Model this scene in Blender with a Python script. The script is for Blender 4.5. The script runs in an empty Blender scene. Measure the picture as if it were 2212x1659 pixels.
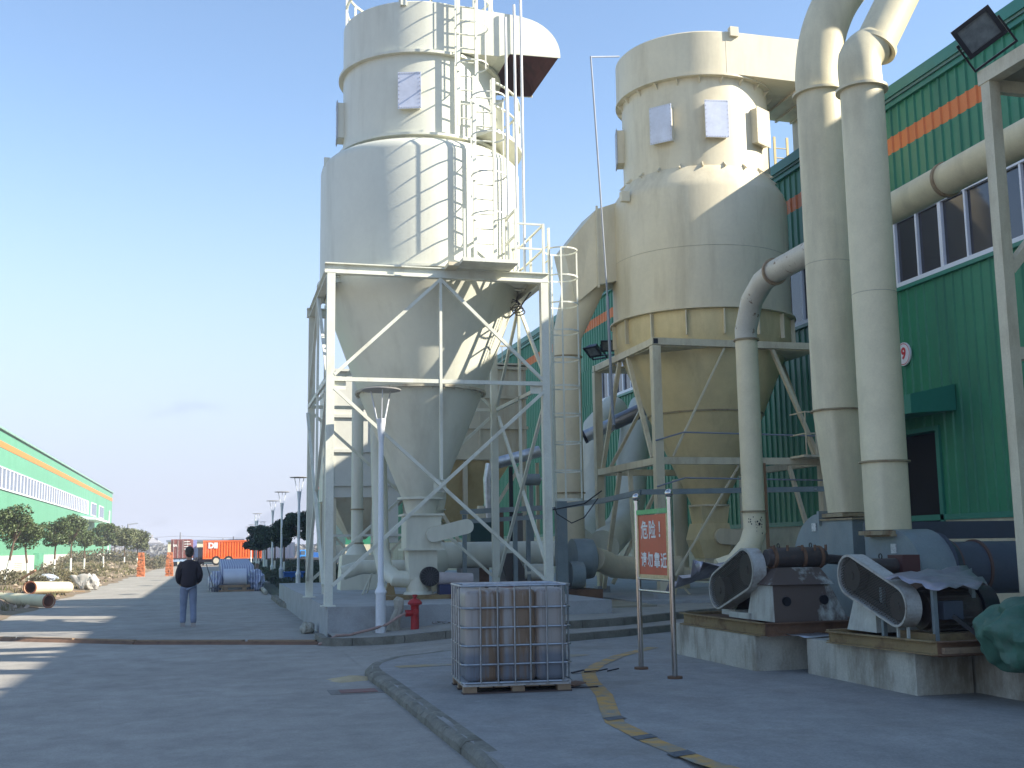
import bpy, bmesh, math, random
from math import sin, cos, pi, radians, sqrt, atan2
from mathutils import Vector, Matrix
random.seed(7)
scene = bpy.context.scene
COL = scene.collection
# ---------------- camera, sky, sun, exposure ----------------
R = Matrix(((0.9671785310739455, -0.02292369507572085, -0.25306163919827956),
            (-0.25371970298660157, -0.14143478472269047, -0.9568816614330304),
            (-0.013856455031339893, 0.989682123651085, -0.1426088804368188)))
FPX = 2436.4
CAM = Vector((0, 0, 1.6))
cd = bpy.data.cameras.new("camera"); cam = bpy.data.objects.new("camera", cd); COL.objects.link(cam)
cd.sensor_width = 36; cd.lens = FPX / 2212 * 36; cd.clip_end = 2000; cd.clip_start = 0.1
cam.matrix_world = Matrix.Translation(CAM) @ R.to_4x4()
scene.camera = cam
SUN = Vector((0.762, -0.372, 0.530)).normalized()
w = bpy.data.worlds.new("World"); scene.world = w; w.use_nodes = True
nt = w.node_tree; nt.nodes.clear()
sky = nt.nodes.new('ShaderNodeTexSky'); sky.sky_type = 'NISHITA'; sky.sun_disc = False
sky.sun_elevation = math.asin(SUN.z); sky.sun_rotation = atan2(SUN.x, SUN.y)
sky.altitude = 0; sky.air_density = 1.0; sky.dust_density = 0.3; sky.ozone_density = 1.7
bg = nt.nodes.new('ShaderNodeBackground'); bg.inputs[1].default_value = 0.124
wo = nt.nodes.new('ShaderNodeOutputWorld')
# smoggy winter horizon: the sky greys towards a pale lavender near the ground all the way round
tcw = nt.nodes.new('ShaderNodeTexCoord'); sxw = nt.nodes.new('ShaderNodeSeparateXYZ'); nt.links.new(tcw.outputs['Generated'], sxw.inputs[0])
mrw = nt.nodes.new('ShaderNodeMapRange'); mrw.interpolation_type = 'SMOOTHERSTEP'; nt.links.new(sxw.outputs[2], mrw.inputs[0])
for i_, v_ in enumerate((0.42, -0.05, 0.0, 1.0)): mrw.inputs[i_ + 1].default_value = v_
mxw = nt.nodes.new('ShaderNodeMix'); mxw.data_type = 'RGBA'; nt.links.new(mrw.outputs[0], mxw.inputs[0]); nt.links.new(sky.outputs[0], mxw.inputs[6]); mxw.inputs[7].default_value = (2.45, 2.68, 3.35, 1)
nt.links.new(mxw.outputs[2], bg.inputs[0]); nt.links.new(bg.outputs[0], wo.inputs[0])
sd = bpy.data.lights.new("sun", 'SUN'); sd.energy = 4.9; sd.angle = radians(0.5); sd.color = (1.0, 0.92, 0.79)
so = bpy.data.objects.new("sun", sd); COL.objects.link(so)
so.rotation_euler = SUN.to_track_quat('Z', 'Y').to_euler()
scene.view_settings.view_transform = 'Standard'; scene.view_settings.look = 'None'
scene.view_settings.exposure = 1.15; scene.view_settings.gamma = 1.0

# back-projection: photo pixel (2212 px wide) -> point of the place at a chosen depth / wall plane / height
def _ray(x, y): return R @ Vector(((x - 1106) / FPX, -(y - 829.5) / FPX, -1))
def at(x, y, Y): q = _ray(x, y); return CAM + q * (Y / q.y)
def atx(x, y, X): q = _ray(x, y); return CAM + q * (X / q.x)
def gr(x, y, z=0.0): q = _ray(x, y); return CAM + q * ((z - 1.6) / q.z)

# ---------------- materials ----------------
MATS = {}
def mat(name, col, rough=0.6, metal=0.0, var=0.12, scale=3.0, dirt=None, damt=0.0, dscale=2.5, streak=False, bump=0.0, bscale=60.0, spec=0.5, fine=0.06, low=0.5, high=0.72):
    if name in MATS: return MATS[name]
    m = bpy.data.materials.new(name); m.use_nodes = True; MATS[name] = m
    t = m.node_tree; N = t.nodes; L = t.links; b = N['Principled BSDF']
    b.inputs['Roughness'].default_value = rough; b.inputs['Metallic'].default_value = metal
    b.inputs['Specular IOR Level'].default_value = spec
    tc = N.new('ShaderNodeNewGeometry')
    def noise(s, det=6, vec=None, rg=0.6):
        n = N.new('ShaderNodeTexNoise'); n.inputs['Scale'].default_value = s; n.inputs['Detail'].default_value = det
        n.inputs['Roughness'].default_value = rg; L.new(vec or tc.outputs['Position'], n.inputs['Vector']); return n
    def ramp(src, a, c0, c, c1):
        r = N.new('ShaderNodeMapRange'); r.inputs['From Min'].default_value = a; r.inputs['From Max'].default_value = c
        r.inputs['To Min'].default_value = c0; r.inputs['To Max'].default_value = c1; L.new(src, r.inputs['Value']); return r.outputs[0]
    n1 = noise(scale); v = ramp(n1.outputs[0], 0.3, 1 - var, 0.7, 1 + var)
    n2 = noise(scale * 14, 4); v2 = ramp(n2.outputs[0], 0.3, 1 - fine, 0.7, 1 + fine)
    mm = N.new('ShaderNodeMath'); mm.operation = 'MULTIPLY'; L.new(v, mm.inputs[0]); L.new(v2, mm.inputs[1])
    hs = N.new('ShaderNodeVectorMath'); hs.operation = 'SCALE'; hs.inputs[0].default_value = col; L.new(mm.outputs[0], hs.inputs['Scale'])
    out = hs.outputs[0]
    if dirt:
        vec = tc.outputs['Position']
        if streak:
            mp = N.new('ShaderNodeMapping'); mp.inputs['Scale'].default_value = (1, 1, 0.09 if streak is True else streak); L.new(vec, mp.inputs['Vector']); vec = mp.outputs[0]
        n3 = noise(dscale, 8, vec, 0.65); f = ramp(n3.outputs[0], low, 0, high, damt)
        mx = N.new('ShaderNodeMix'); mx.data_type = 'RGBA'; L.new(f, mx.inputs[0]); L.new(out, mx.inputs[6]); mx.inputs[7].default_value = (*dirt, 1)
        out = mx.outputs[2]
        ra = ramp(f, 0, rough, 1, min(1, rough + 0.3)); L.new(ra, b.inputs['Roughness'])
    L.new(out, b.inputs['Base Color'])
    if bump:
        nb = noise(bscale, 5); bp = N.new('ShaderNodeBump'); bp.inputs['Strength'].default_value = bump; bp.inputs['Distance'].default_value = 0.01
        L.new(nb.outputs[0], bp.inputs['Height']); L.new(bp.outputs[0], b.inputs['Normal'])
    return m
RUST = (0.16, 0.07, 0.03)
SILOW = mat('cream_white_paint', (0.67, 0.67, 0.555), 0.42, dirt=(0.42, 0.41, 0.33), damt=0.5, dscale=1.6, streak=0.12, bump=0.15, bscale=6, fine=0.02, var=0.05, scale=0.7)
SILOY = mat('yellowed_cream_paint', (0.66, 0.55, 0.30), 0.5, dirt=(0.36, 0.28, 0.14), damt=0.5, dscale=1.6, streak=0.2, bump=0.12, bscale=7, fine=0.03, var=0.07)
SILOC = mat('cream_paint', (0.64, 0.575, 0.41), 0.45, dirt=(0.36, 0.30, 0.19), damt=0.5, dscale=1.7, streak=0.15, bump=0.15, bscale=6, fine=0.03, var=0.06, scale=0.8)
PIPEC = mat('cream_pipe_paint', (0.71, 0.64, 0.43), 0.5, dirt=(0.33, 0.29, 0.20), damt=0.45, dscale=1.6, streak=0.2, bump=0.1, bscale=8, fine=0.04, var=0.07)
RUSTYC = mat('rusty_cream_paint', (0.52, 0.49, 0.38), 0.6, dirt=RUST, damt=0.95, dscale=3.0, streak=0.3, bump=0.2, bscale=30, low=0.54, high=0.64)
SEAM = mat('flange_seam', (0.30, 0.25, 0.15), 0.8, dirt=RUST, damt=0.8, dscale=8)
FRAMEW = mat('white_steel_paint', (0.68, 0.69, 0.59), 0.5, dirt=(0.36, 0.32, 0.22), damt=0.5, dscale=2.5, streak=0.3, var=0.05)
FRAMEC = mat('cream_steel_paint', (0.62, 0.56, 0.40), 0.5, dirt=(0.30, 0.22, 0.12), damt=0.6, dscale=2.5, streak=0.3, var=0.06)
LAMPW = mat('white_lamp_paint', (0.72, 0.75, 0.78), 0.4, dirt=(0.45, 0.42, 0.36), damt=0.5, dscale=3, streak=0.2, var=0.03)
GALV = mat('galvanised_steel', (0.50, 0.52, 0.54), 0.38, 0.85, var=0.18, scale=6, dirt=(0.25, 0.25, 0.24), damt=0.5, dscale=5)
STAIN = mat('polished_steel', (0.55, 0.53, 0.50), 0.16, 1.0, var=0.05)
BLUEG = mat('blue_grey_machine_paint', (0.20, 0.245, 0.255), 0.5, dirt=(0.30, 0.31, 0.27), damt=0.6, dscale=2.4, streak=0.4, bump=0.2, bscale=20)
DARKB = mat('dark_blue_duct_paint', (0.062, 0.075, 0.10), 0.5, dirt=(0.05, 0.05, 0.05), damt=0.6, dscale=3)
RUSTM = mat('rusted_steel', (0.17, 0.095, 0.055), 0.85, dirt=(0.07, 0.04, 0.03), damt=0.8, dscale=4, bump=0.4, bscale=30, var=0.25)
RUSTY = mat('yellow_brown_channel', (0.26, 0.19, 0.09), 0.8, dirt=(0.12, 0.06, 0.035), damt=0.9, dscale=4, bump=0.3)
OILY = mat('oily_cast_iron', (0.055, 0.045, 0.042), 0.45, dirt=(0.12, 0.08, 0.06), damt=0.7, dscale=9, bump=0.4, bscale=40)
PEEL = mat('peeling_cream_paint', (0.47, 0.49, 0.44), 0.6, dirt=(0.20, 0.15, 0.11), damt=0.85, dscale=3.0, streak=0.3, bump=0.25, bscale=25, low=0.50, high=0.74, var=0.15)
GUARDM = mat('grey_guard_paint', (0.44, 0.44, 0.41), 0.5, dirt=(0.20, 0.15, 0.11), damt=0.8, dscale=4.5, low=0.48, high=0.72, fine=.12, bump=0.15, bscale=18)
PEELR = mat('heavily_stained_paint', (0.46, 0.50, 0.45), 0.6, dirt=(0.10, 0.07, 0.055), damt=0.97, dscale=1.9, streak=0.5, bump=0.3, bscale=25, low=0.37, high=0.47, var=0.25)
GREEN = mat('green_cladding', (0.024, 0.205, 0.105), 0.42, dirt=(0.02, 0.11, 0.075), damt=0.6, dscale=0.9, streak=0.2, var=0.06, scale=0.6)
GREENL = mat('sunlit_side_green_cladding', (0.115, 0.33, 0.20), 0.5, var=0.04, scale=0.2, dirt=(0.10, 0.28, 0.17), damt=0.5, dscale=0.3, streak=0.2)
GREENT = mat('dark_green_trim', (0.03, 0.20, 0.14), 0.4, var=0.05)
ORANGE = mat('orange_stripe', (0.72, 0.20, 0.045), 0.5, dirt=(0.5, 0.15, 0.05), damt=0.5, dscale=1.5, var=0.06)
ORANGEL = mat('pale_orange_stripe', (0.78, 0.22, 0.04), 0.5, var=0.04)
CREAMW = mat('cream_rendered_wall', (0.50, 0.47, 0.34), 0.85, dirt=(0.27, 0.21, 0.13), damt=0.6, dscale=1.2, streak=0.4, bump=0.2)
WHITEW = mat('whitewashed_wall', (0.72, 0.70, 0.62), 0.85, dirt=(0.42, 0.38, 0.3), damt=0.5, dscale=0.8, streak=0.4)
ALU = mat('white_window_frame', (0.72, 0.74, 0.80), 0.35, var=0.02)
ROOF = mat('grey_green_roof', (0.12, 0.22, 0.19), 0.5, var=0.06)
BLACK = mat('black_plastic', (0.012, 0.012, 0.016), 0.35, var=0.1)
RUBB = mat('black_rubber', (0.02, 0.02, 0.02), 0.7)
RED = mat('red_hydrant_paint', (0.40, 0.025, 0.025), 0.45, dirt=(0.16, 0.02, 0.02), damt=0.6, dscale=12)
MAROON = mat('dark_red_primer', (0.085, 0.018, 0.016), 0.75, dirt=(0.04, 0.02, 0.02), damt=0.8, dscale=2.5, var=0.2)
CONC = mat('plinth_concrete', (0.46, 0.45, 0.38), 0.9, dirt=(0.19, 0.165, 0.12), damt=0.95, dscale=2.6, streak=0.35, low=.45, high=.66, bump=0.4, bscale=30, fine=0.12)
CONCT = mat('smooth_concrete', (0.36, 0.37, 0.37), 0.88, dirt=(0.22, 0.20, 0.16), damt=0.6, dscale=1.0, bump=0.25, bscale=40, fine=0.1)
KERB = mat('kerb_concrete', (0.20, 0.19, 0.155), 0.95, dirt=(0.09, 0.085, 0.06), damt=0.85, dscale=3.5, bump=0.8, bscale=25, fine=0.15, var=0.2)
YELP = mat('worn_yellow_paint', (0.52, 0.30, 0.08), 0.85, dirt=(0.27, 0.25, 0.20), damt=1.0, dscale=5, low=0.42, high=0.62, var=0.1)
SAND = mat('spilled_sand', (0.46, 0.37, 0.22), 0.95, var=0.15, bump=0.5)
WOOD = mat('weathered_wood', (0.30, 0.21, 0.13), 0.85, dirt=(0.12, 0.085, 0.06), damt=0.8, dscale=6, bump=0.3)
BRICKO = mat('orange_brick', (0.60, 0.20, 0.08), 0.9, var=0.25, scale=9, dirt=(0.42, 0.16, 0.08), damt=0.8, dscale=8)
SOIL = mat('dry_soil', (0.20, 0.145, 0.095), 0.95, dirt=(0.15, 0.15, 0.07), damt=0.9, dscale=1.3, bump=0.8, bscale=12, fine=0.25, var=0.2)
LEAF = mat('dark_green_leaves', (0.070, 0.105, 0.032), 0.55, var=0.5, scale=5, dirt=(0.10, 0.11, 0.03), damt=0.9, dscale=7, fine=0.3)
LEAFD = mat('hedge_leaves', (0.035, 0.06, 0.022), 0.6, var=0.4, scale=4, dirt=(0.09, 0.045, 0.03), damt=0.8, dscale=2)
GRASS = mat('dry_grass', (0.14, 0.12, 0.055), 0.8, var=0.4, scale=2, dirt=(0.12, 0.16, 0.05), damt=0.9, dscale=0.9)
BUSH = mat('olive_scrub', (0.11, 0.105, 0.055), 0.8, var=0.35, scale=1.2, dirt=(0.26, 0.18, 0.12), damt=0.8, dscale=0.7)
BARK = mat('brown_bark', (0.13, 0.09, 0.06), 0.9, bump=0.5)
LIME = mat('limewashed_trunk', (0.70, 0.70, 0.66), 0.9)

def concrete_ground(name, col, stain, yellow=0.0):
    m = bpy.data.materials.new(name); m.use_nodes = True; t = m.node_tree; N = t.nodes; L = t.links; b = N['Principled BSDF']
    b.inputs['Roughness'].default_value = 0.88; b.inputs['Specular IOR Level'].default_value = 0.3
    g = N.new('ShaderNodeNewGeometry')
    def nz(s, d, sc=(1, 1, 1), rg=0.6):
        mp = N.new('ShaderNodeMapping'); mp.inputs['Scale'].default_value = sc; L.new(g.outputs['Position'], mp.inputs[0])
        n = N.new('ShaderNodeTexNoise'); n.inputs['Scale'].default_value = s; n.inputs['Detail'].default_value = d; n.inputs['Roughness'].default_value = rg
        L.new(mp.outputs[0], n.inputs['Vector']); return n.outputs[0]
    def mr(s, a, b_, c, d):
        r = N.new('ShaderNodeMapRange'); L.new(s, r.inputs[0])
        for i, v in enumerate((a, b_, c, d)): r.inputs[i + 1].default_value = v
        return r.outputs[0]
    def mul(a, b_):
        x = N.new('ShaderNodeMath'); x.operation = 'MULTIPLY'; L.new(a, x.inputs[0]); L.new(b_, x.inputs[1]); return x.outputs[0]
    v = mul(mul(mr(nz(0.35, 5), 0.3, 0.7, 0.86, 1.12), mr(nz(2.2, 9, (1, 0.8, 1), 0.78), 0.3, 0.7, 0.80, 1.20)), mr(nz(45, 3), 0.3, 0.7, 0.88, 1.12))
    s = N.new('ShaderNodeVectorMath'); s.operation = 'SCALE'; s.inputs[0].default_value = col; L.new(v, s.inputs['Scale'])
    mx = N.new('ShaderNodeMix'); mx.data_type = 'RGBA'; L.new(mr(nz(0.9, 8, rg=0.72), 0.52, 0.75, 0, 0.6), mx.inputs[0]); L.new(s.outputs[0], mx.inputs[6]); mx.inputs[7].default_value = (*stain, 1)
    # light trowel scuffs
    m2 = N.new('ShaderNodeMix'); m2.data_type = 'RGBA'; L.new(mr(nz(1.6, 10, (0.9, 1.0, 1), 0.8), 0.52, 0.74, 0, 0.45), m2.inputs[0]); L.new(mx.outputs[2], m2.inputs[6]); m2.inputs[7].default_value = (min(1, col[0] * 1.5), min(1, col[1] * 1.5), min(1, col[2] * 1.5), 1)
    L.new(m2.outputs[2], b.inputs['Base Color'])
    bp = N.new('ShaderNodeBump'); bp.inputs['Strength'].default_value = 0.35; bp.inputs['Distance'].default_value = 0.008
    L.new(nz(18, 7), bp.inputs['Height']); L.new(bp.outputs[0], b.inputs['Normal'])
    return m
ROADM = concrete_ground('road_concrete', (0.32, 0.30, 0.265), (0.19, 0.175, 0.15))
APRONM = concrete_ground('apron_concrete', (0.285, 0.28, 0.265), (0.20, 0.175, 0.14))
SIDEM = concrete_ground('pavement_concrete', (0.31, 0.30, 0.265), (0.22, 0.19, 0.13))

def glassmat():
    m = bpy.data.materials.new('dark_window_glass'); m.use_nodes = True; b = m.node_tree.nodes['Principled BSDF']
    b.inputs['Base Color'].default_value = (0.03, 0.028, 0.035, 1); b.inputs['Roughness'].default_value = 0.06; b.inputs['Specular IOR Level'].default_value = 0.9
    return m
GLASS = glassmat()
GLASSL = mat('pale_reflective_glass', (0.12, 0.15, 0.20), 0.15, var=0.05)

# ---------------- mesh helpers ----------------
class MB:
    def __init__(s): s.v = []; s.f = []; s.sm = []
    def add(s, vs, fs, smooth=False):
        o = len(s.v); s.v += [Vector(p) for p in vs]; s.f += [tuple(i + o for i in f) for f in fs]; s.sm += [smooth] * len(fs); return s
    def box(s, a, b):
        x0, y0, z0 = a; x1, y1, z1 = b
        return s.add([(x0, y0, z0), (x1, y0, z0), (x1, y1, z0), (x0, y1, z0), (x0, y0, z1), (x1, y0, z1), (x1, y1, z1), (x0, y1, z1)],
                     [(0, 3, 2, 1), (4, 5, 6, 7), (0, 1, 5, 4), (1, 2, 6, 5), (2, 3, 7, 6), (3, 0, 4, 7)])
    def hexa(s, b4, t4):
        return s.add(list(b4) + list(t4), [(0, 3, 2, 1), (4, 5, 6, 7), (0, 1, 5, 4), (1, 2, 6, 5), (2, 3, 7, 6), (3, 0, 4, 7)])
    def beam(s, p, q, w, h=None, up=(0, 0, 1)):
        p = Vector(p); q = Vector(q); h = h or w; d = (q - p).normalized(); u = Vector(up)
        if abs(d.dot(u)) > 0.98: u = Vector((0, 1, 0))
        a = d.cross(u).normalized() * w / 2; b = a.cross(d).normalized() * h / 2
        return s.hexa([p - a - b, p + a - b, p + a + b, p - a + b], [q - a - b, q + a - b, q + a + b, q - a + b])
    def tube(s, pts, r, n=12, caps=True, smooth=True):
        pts = [Vector(p) for p in pts]; rs = r if isinstance(r, (list, tuple)) else [r] * len(pts)
        vs = []; fs = []; prev = None
        for i, p in enumerate(pts):
            if i == 0: d = pts[1] - p
            elif i == len(pts) - 1: d = p - pts[i - 1]
            else: d = (pts[i + 1] - p).normalized() + (p - pts[i - 1]).normalized()
            d.normalize()
            if prev is None:
                u = Vector((0, 0, 1)) if abs(d.z) < 0.9 else Vector((1, 0, 0))
                a = d.cross(u).normalized()
            else:
                a = (prev - d * prev.dot(d)).normalized()
            prev = a; b = d.cross(a)
            k = 1.0
            if 0 < i < len(pts) - 1:
                c = (pts[i + 1] - p).normalized().dot((p - pts[i - 1]).normalized()); k = 1 / max(0.6, sqrt(max(0.1, (1 + c) / 2)))
            for j in range(n):
                t = 2 * pi * j / n; e = a * cos(t) + b * sin(t)
                if k != 1.0:
                    bi = (pts[i + 1] - p).normalized() - (p - pts[i - 1]).normalized()
                    if bi.length > 1e-5:
                        bi.normalize(); e = e + bi * e.dot(bi) * (k - 1)
                vs.append(p + e * rs[i])
        for i in range(len(pts) - 1):
            for j in range(n):
                fs.append((i * n + j, i * n + (j + 1) % n, (i + 1) * n + (j + 1) % n, (i + 1) * n + j))
        s.add(vs, fs, smooth)
        if caps:
            m = len(vs); o = len(s.v) - m
            s.f.append(tuple(o + j for j in reversed(range(n)))); s.sm.append(False)
            s.f.append(tuple(o + (len(pts) - 1) * n + j for j in range(n))); s.sm.append(False)
        return s
    def cone(s, p, q, r0, r1, n=32, caps=True): return s.tube([p, q], [r0, r1], n, caps)
    def lathe(s, prof, c, n=48, a0=0, a1=2 * pi, capb=True, capt=True):
        cx, cy = c[0], c[1]; cz = c[2] if len(c) > 2 else 0; full = abs(a1 - a0 - 2 * pi) < 1e-6
        m = n if full else n + 1; vs = []; fs = []
        for r, z in prof:
            for j in range(m):
                t = a0 + (a1 - a0) * j / n; vs.append((cx + r * cos(t), cy + r * sin(t), cz + z))
        for i in range(len(prof) - 1):
            for j in range(n):
                k = (j + 1) % m; fs.append((i * m + j, i * m + k, (i + 1) * m + k, (i + 1) * m + j))
        s.add(vs, fs, True)
        o = len(s.v) - len(vs)
        if full and capb and prof[0][0] > 1e-4: s.f.append(tuple(o + j for j in reversed(range(n)))); s.sm.append(False)
        if full and capt and prof[-1][0] > 1e-4: s.f.append(tuple(o + (len(prof) - 1) * m + j for j in range(n))); s.sm.append(False)
        return s
    def prism(s, poly, d):
        n = len(poly); d = Vector(d); poly = [Vector(p) for p in poly]
        return s.add(poly + [p + d for p in poly], [tuple(reversed(range(n))), tuple(range(n, 2 * n))] + [(i, (i + 1) % n, n + (i + 1) % n, n + i) for i in range(n)])
    def hollow(s, p, q, r, t=0.02, n=32):
        p = Vector(p); q = Vector(q); d = (q - p).normalized(); u = Vector((0, 0, 1)) if abs(d.z) < 0.9 else Vector((1, 0, 0))
        a = d.cross(u).normalized(); b = d.cross(a); vs = []
        for (c, rr) in ((p, r), (q, r), (q, r - t), (p, r - t)):
            vs += [c + (a * cos(2 * pi * j / n) + b * sin(2 * pi * j / n)) * rr for j in range(n)]
        fs = []
        for k in range(4):
            k2 = (k + 1) % 4
            for j in range(n): fs.append((k * n + j, k * n + (j + 1) % n, k2 * n + (j + 1) % n, k2 * n + j))
        return s.add(vs, fs, True)
    def sphere(s, c, r, n=12, sc=(1, 1, 1)):
        c = Vector(c); vs = []; fs = []; m = n // 2
        for i in range(m + 1):
            ph = pi * i / m
            for j in range(n):
                t = 2 * pi * j / n; vs.append(c + Vector((r * sc[0] * sin(ph) * cos(t), r * sc[1] * sin(ph) * sin(t), r * sc[2] * cos(ph))))
        for i in range(m):
            for j in range(n): fs.append((i * n + j, (i + 1) * n + j, (i + 1) * n + (j + 1) % n, i * n + (j + 1) % n))
        return s.add(vs, fs, True)
    def leaves(s, c, rad, n, size, rnd, shell=0.55):
        c = Vector(c)
        for _ in range(n):
            while True:
                p = Vector((rnd.uniform(-1, 1), rnd.uniform(-1, 1), rnd.uniform(-1, 1)))
                if 0.0001 < p.length < 1: break
            p = p.normalized() * (shell + (1 - shell) * rnd.random() ** 0.7)
            p = Vector((p.x * rad[0], p.y * rad[1], p.z * rad[2])) + c
            a = Vector((rnd.uniform(-1, 1), rnd.uniform(-1, 1), rnd.uniform(-1, 1))).normalized(); u = a.orthogonal().normalized(); v = a.cross(u)
            k = size * rnd.uniform(0.6, 1.4)
            s.add([p - u * k, p + v * k * 0.55, p + u * k, p - v * k * 0.55], [(0, 1, 2, 3)])
        return s
    def build(s, name, m, parent=None, kind=None, label=None):
        me = bpy.data.meshes.new(name); o = Vector(parent['org']) if parent is not None and 'org' in parent else Vector((0, 0, 0))
        me.from_pydata([tuple(p - o) for p in s.v], [], s.f); me.polygons.foreach_set('use_smooth', s.sm)
        if any(s.sm):
            try: me.set_sharp_from_angle(angle=radians(38))
            except Exception: pass
        me.materials.append(m); me.update()
        ob = bpy.data.objects.new(name, me); COL.objects.link(ob)
        if parent is not None:
            ob.parent = parent; ob['org'] = parent['org'] if 'org' in parent else (0.0, 0.0, 0.0)
        if kind: ob['kind'] = kind
        if label: ob['label'] = label
        return ob
def thing(name, label, cat, loc=(0, 0, 0), group=None):
    o = bpy.data.objects.new(name, None); COL.objects.link(o); o.location = loc; o.empty_display_size = 0.2
    o['org'] = tuple(float(c) for c in loc); o['label'] = label; o['category'] = cat
    if group: o['group'] = group
    return o
def tag(o, label, cat, group=None, kind=None):
    o['label'] = label; o['category'] = cat
    if group: o['group'] = group
    if kind: o['kind'] = kind
    return o
def struct(o): o['kind'] = 'structure'; return o
def dup(o, parent=None, loc=None, label=None, rz=None):
    c = o.copy(); COL.objects.link(c)
    if parent is not None: c.parent = parent
    if loc is not None: c.location = loc
    if rz is not None: c.rotation_euler = (0, 0, rz)
    if label: c['label'] = label
    for ch in list(o.children): dup(ch, c)
    return c
def copyat(o, parent, d):
    c = o.copy(); COL.objects.link(c); c.parent = parent; c.location = Vector(o.location) + Vector(d); return c
def arcpts(c, r, a0, a1, n, plane='xy'):
    out = []
    for i in range(n + 1):
        t = a0 + (a1 - a0) * i / n
        out.append(Vector((c[0] + r * cos(t), c[1] + r * sin(t), c[2])))
    return out
# ================= SETTING: ground, road, apron, pavement, kerbs =================
def sstep(t): t = max(0, min(1, t)); return t * t * (3 - 2 * t)
def yramp(x): return 0.2 * sstep((x - 2.3) / 3.4)
def lerp_tab(tab, x):
    if x <= tab[0][0]: return tab[0][1]
    for (a, b), (c, d) in zip(tab, tab[1:]):
        if x <= c: return b + (d - b) * (x - a) / (c - a)
    return tab[-1][1]
K1 = [(1.90, 14.3), (1.93, 14.8), (2.06, 15.35), (2.46, 16.1), (3.57, 16.95), (5.55, 17.65), (6.5, 18.1), (7.8, 18.9), (9.3, 19.9), (12, 21.2), (15, 22.2)]
K2 = [(1.97, 19.3), (3.2, 19.15), (4.3, 19.0), (5.8, 18.75), (6.9, 19.15), (8.4, 20.25), (9.3, 20.95), (12, 22.2), (15, 22.9)]
mb = MB(); mb.add([(-500, -80, -0.06), (500, -80, -0.06), (500, 800, -0.06), (-500, 800, -0.06)], [(0, 1, 2, 3)])
struct(mb.build('ground', SOIL))
mb = MB(); vs = []; fs = []
ys = [-30, 0, 8, 14, 19, 30, 50, 80, 120, 170]
for y in ys: vs += [(-5.1 + 0.1 * sin(y), y, 0), (2.6, y, 0), (15, y, 0)]
for i in range(len(ys) - 1):
    for j in range(2): fs.append((i * 3 + j, i * 3 + j + 1, i * 3 + j + 4, i * 3 + j + 3))
mb.add(vs, fs); struct(mb.build('road', ROADM))
# cross road the trailers stand on
mb = MB(); mb.add([(-60, 118, 0.004), (60, 118, 0.004), (60, 175, 0.004), (-60, 175, 0.004)], [(0, 1, 2, 3)]); struct(mb.build('cross_road', SIDEM))
# apron (raised 0.1) bounded by the weathered kerb
def k1x(y):
    if y <= 14.3: return 1.92
    return lerp_tab([(b, a) for a, b in K1], y)
mb = MB(); vs = []; fs = []; n = 0
yy = [-30, 0, 6.6, 7.9, 8.3] + [8.3 + i * 0.45 for i in range(1, 32)]
for y in yy:
    z = 0.1 if y >= 7.9 else 0.004 + 0.096 * sstep((y - 6.6) / 1.3)
    x0 = k1x(y) + 0.06; vs += [(x0, y, z - 0.12), (x0, y, z), (x0 + (15 - x0) * 0.3, y, z), (15, y, z), ]
for i in range(len(yy) - 1):
    for j in range(3): fs.append((i * 4 + j, i * 4 + j + 1, i * 4 + j + 5, i * 4 + j + 4))
o = (len(yy) - 1) * 4
mb.add(vs, fs); struct(mb.build('apron', APRONM))
# branch road rising between the two kerbs, and the pavement behind it
mb = MB(); vs = []; fs = []; xs = [2.0 + i * 0.4 for i in range(33)]
for x in xs:
    a = lerp_tab(K1, x) + 0.0; b = lerp_tab(K2, x)
    for t in (0, 0.5, 1): vs.append((x, a + (b - a) * t, 0.005 + yramp(x)))
for i in range(len(xs) - 1):
    for j in range(2): fs.append((i * 3 + j, i * 3 + 3 + j, i * 3 + 4 + j, i * 3 + j + 1))
mb.add(vs, fs); struct(mb.build('branch_road', ROADM))
mb = MB(); vs = []; fs = []
for x in xs:
    b = lerp_tab(K2, x) + 0.05
    for y in (b, 23.0, 30, 36): vs.append((x, y, 0.125 + yramp(x)))
for i in range(len(xs) - 1):
    for j in range(3): fs.append((i * 4 + j, i * 4 + 4 + j, i * 4 + 5 + j, i * 4 + j + 1))
mb.add(vs, fs); struct(mb.build('pavement', SIDEM))
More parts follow.
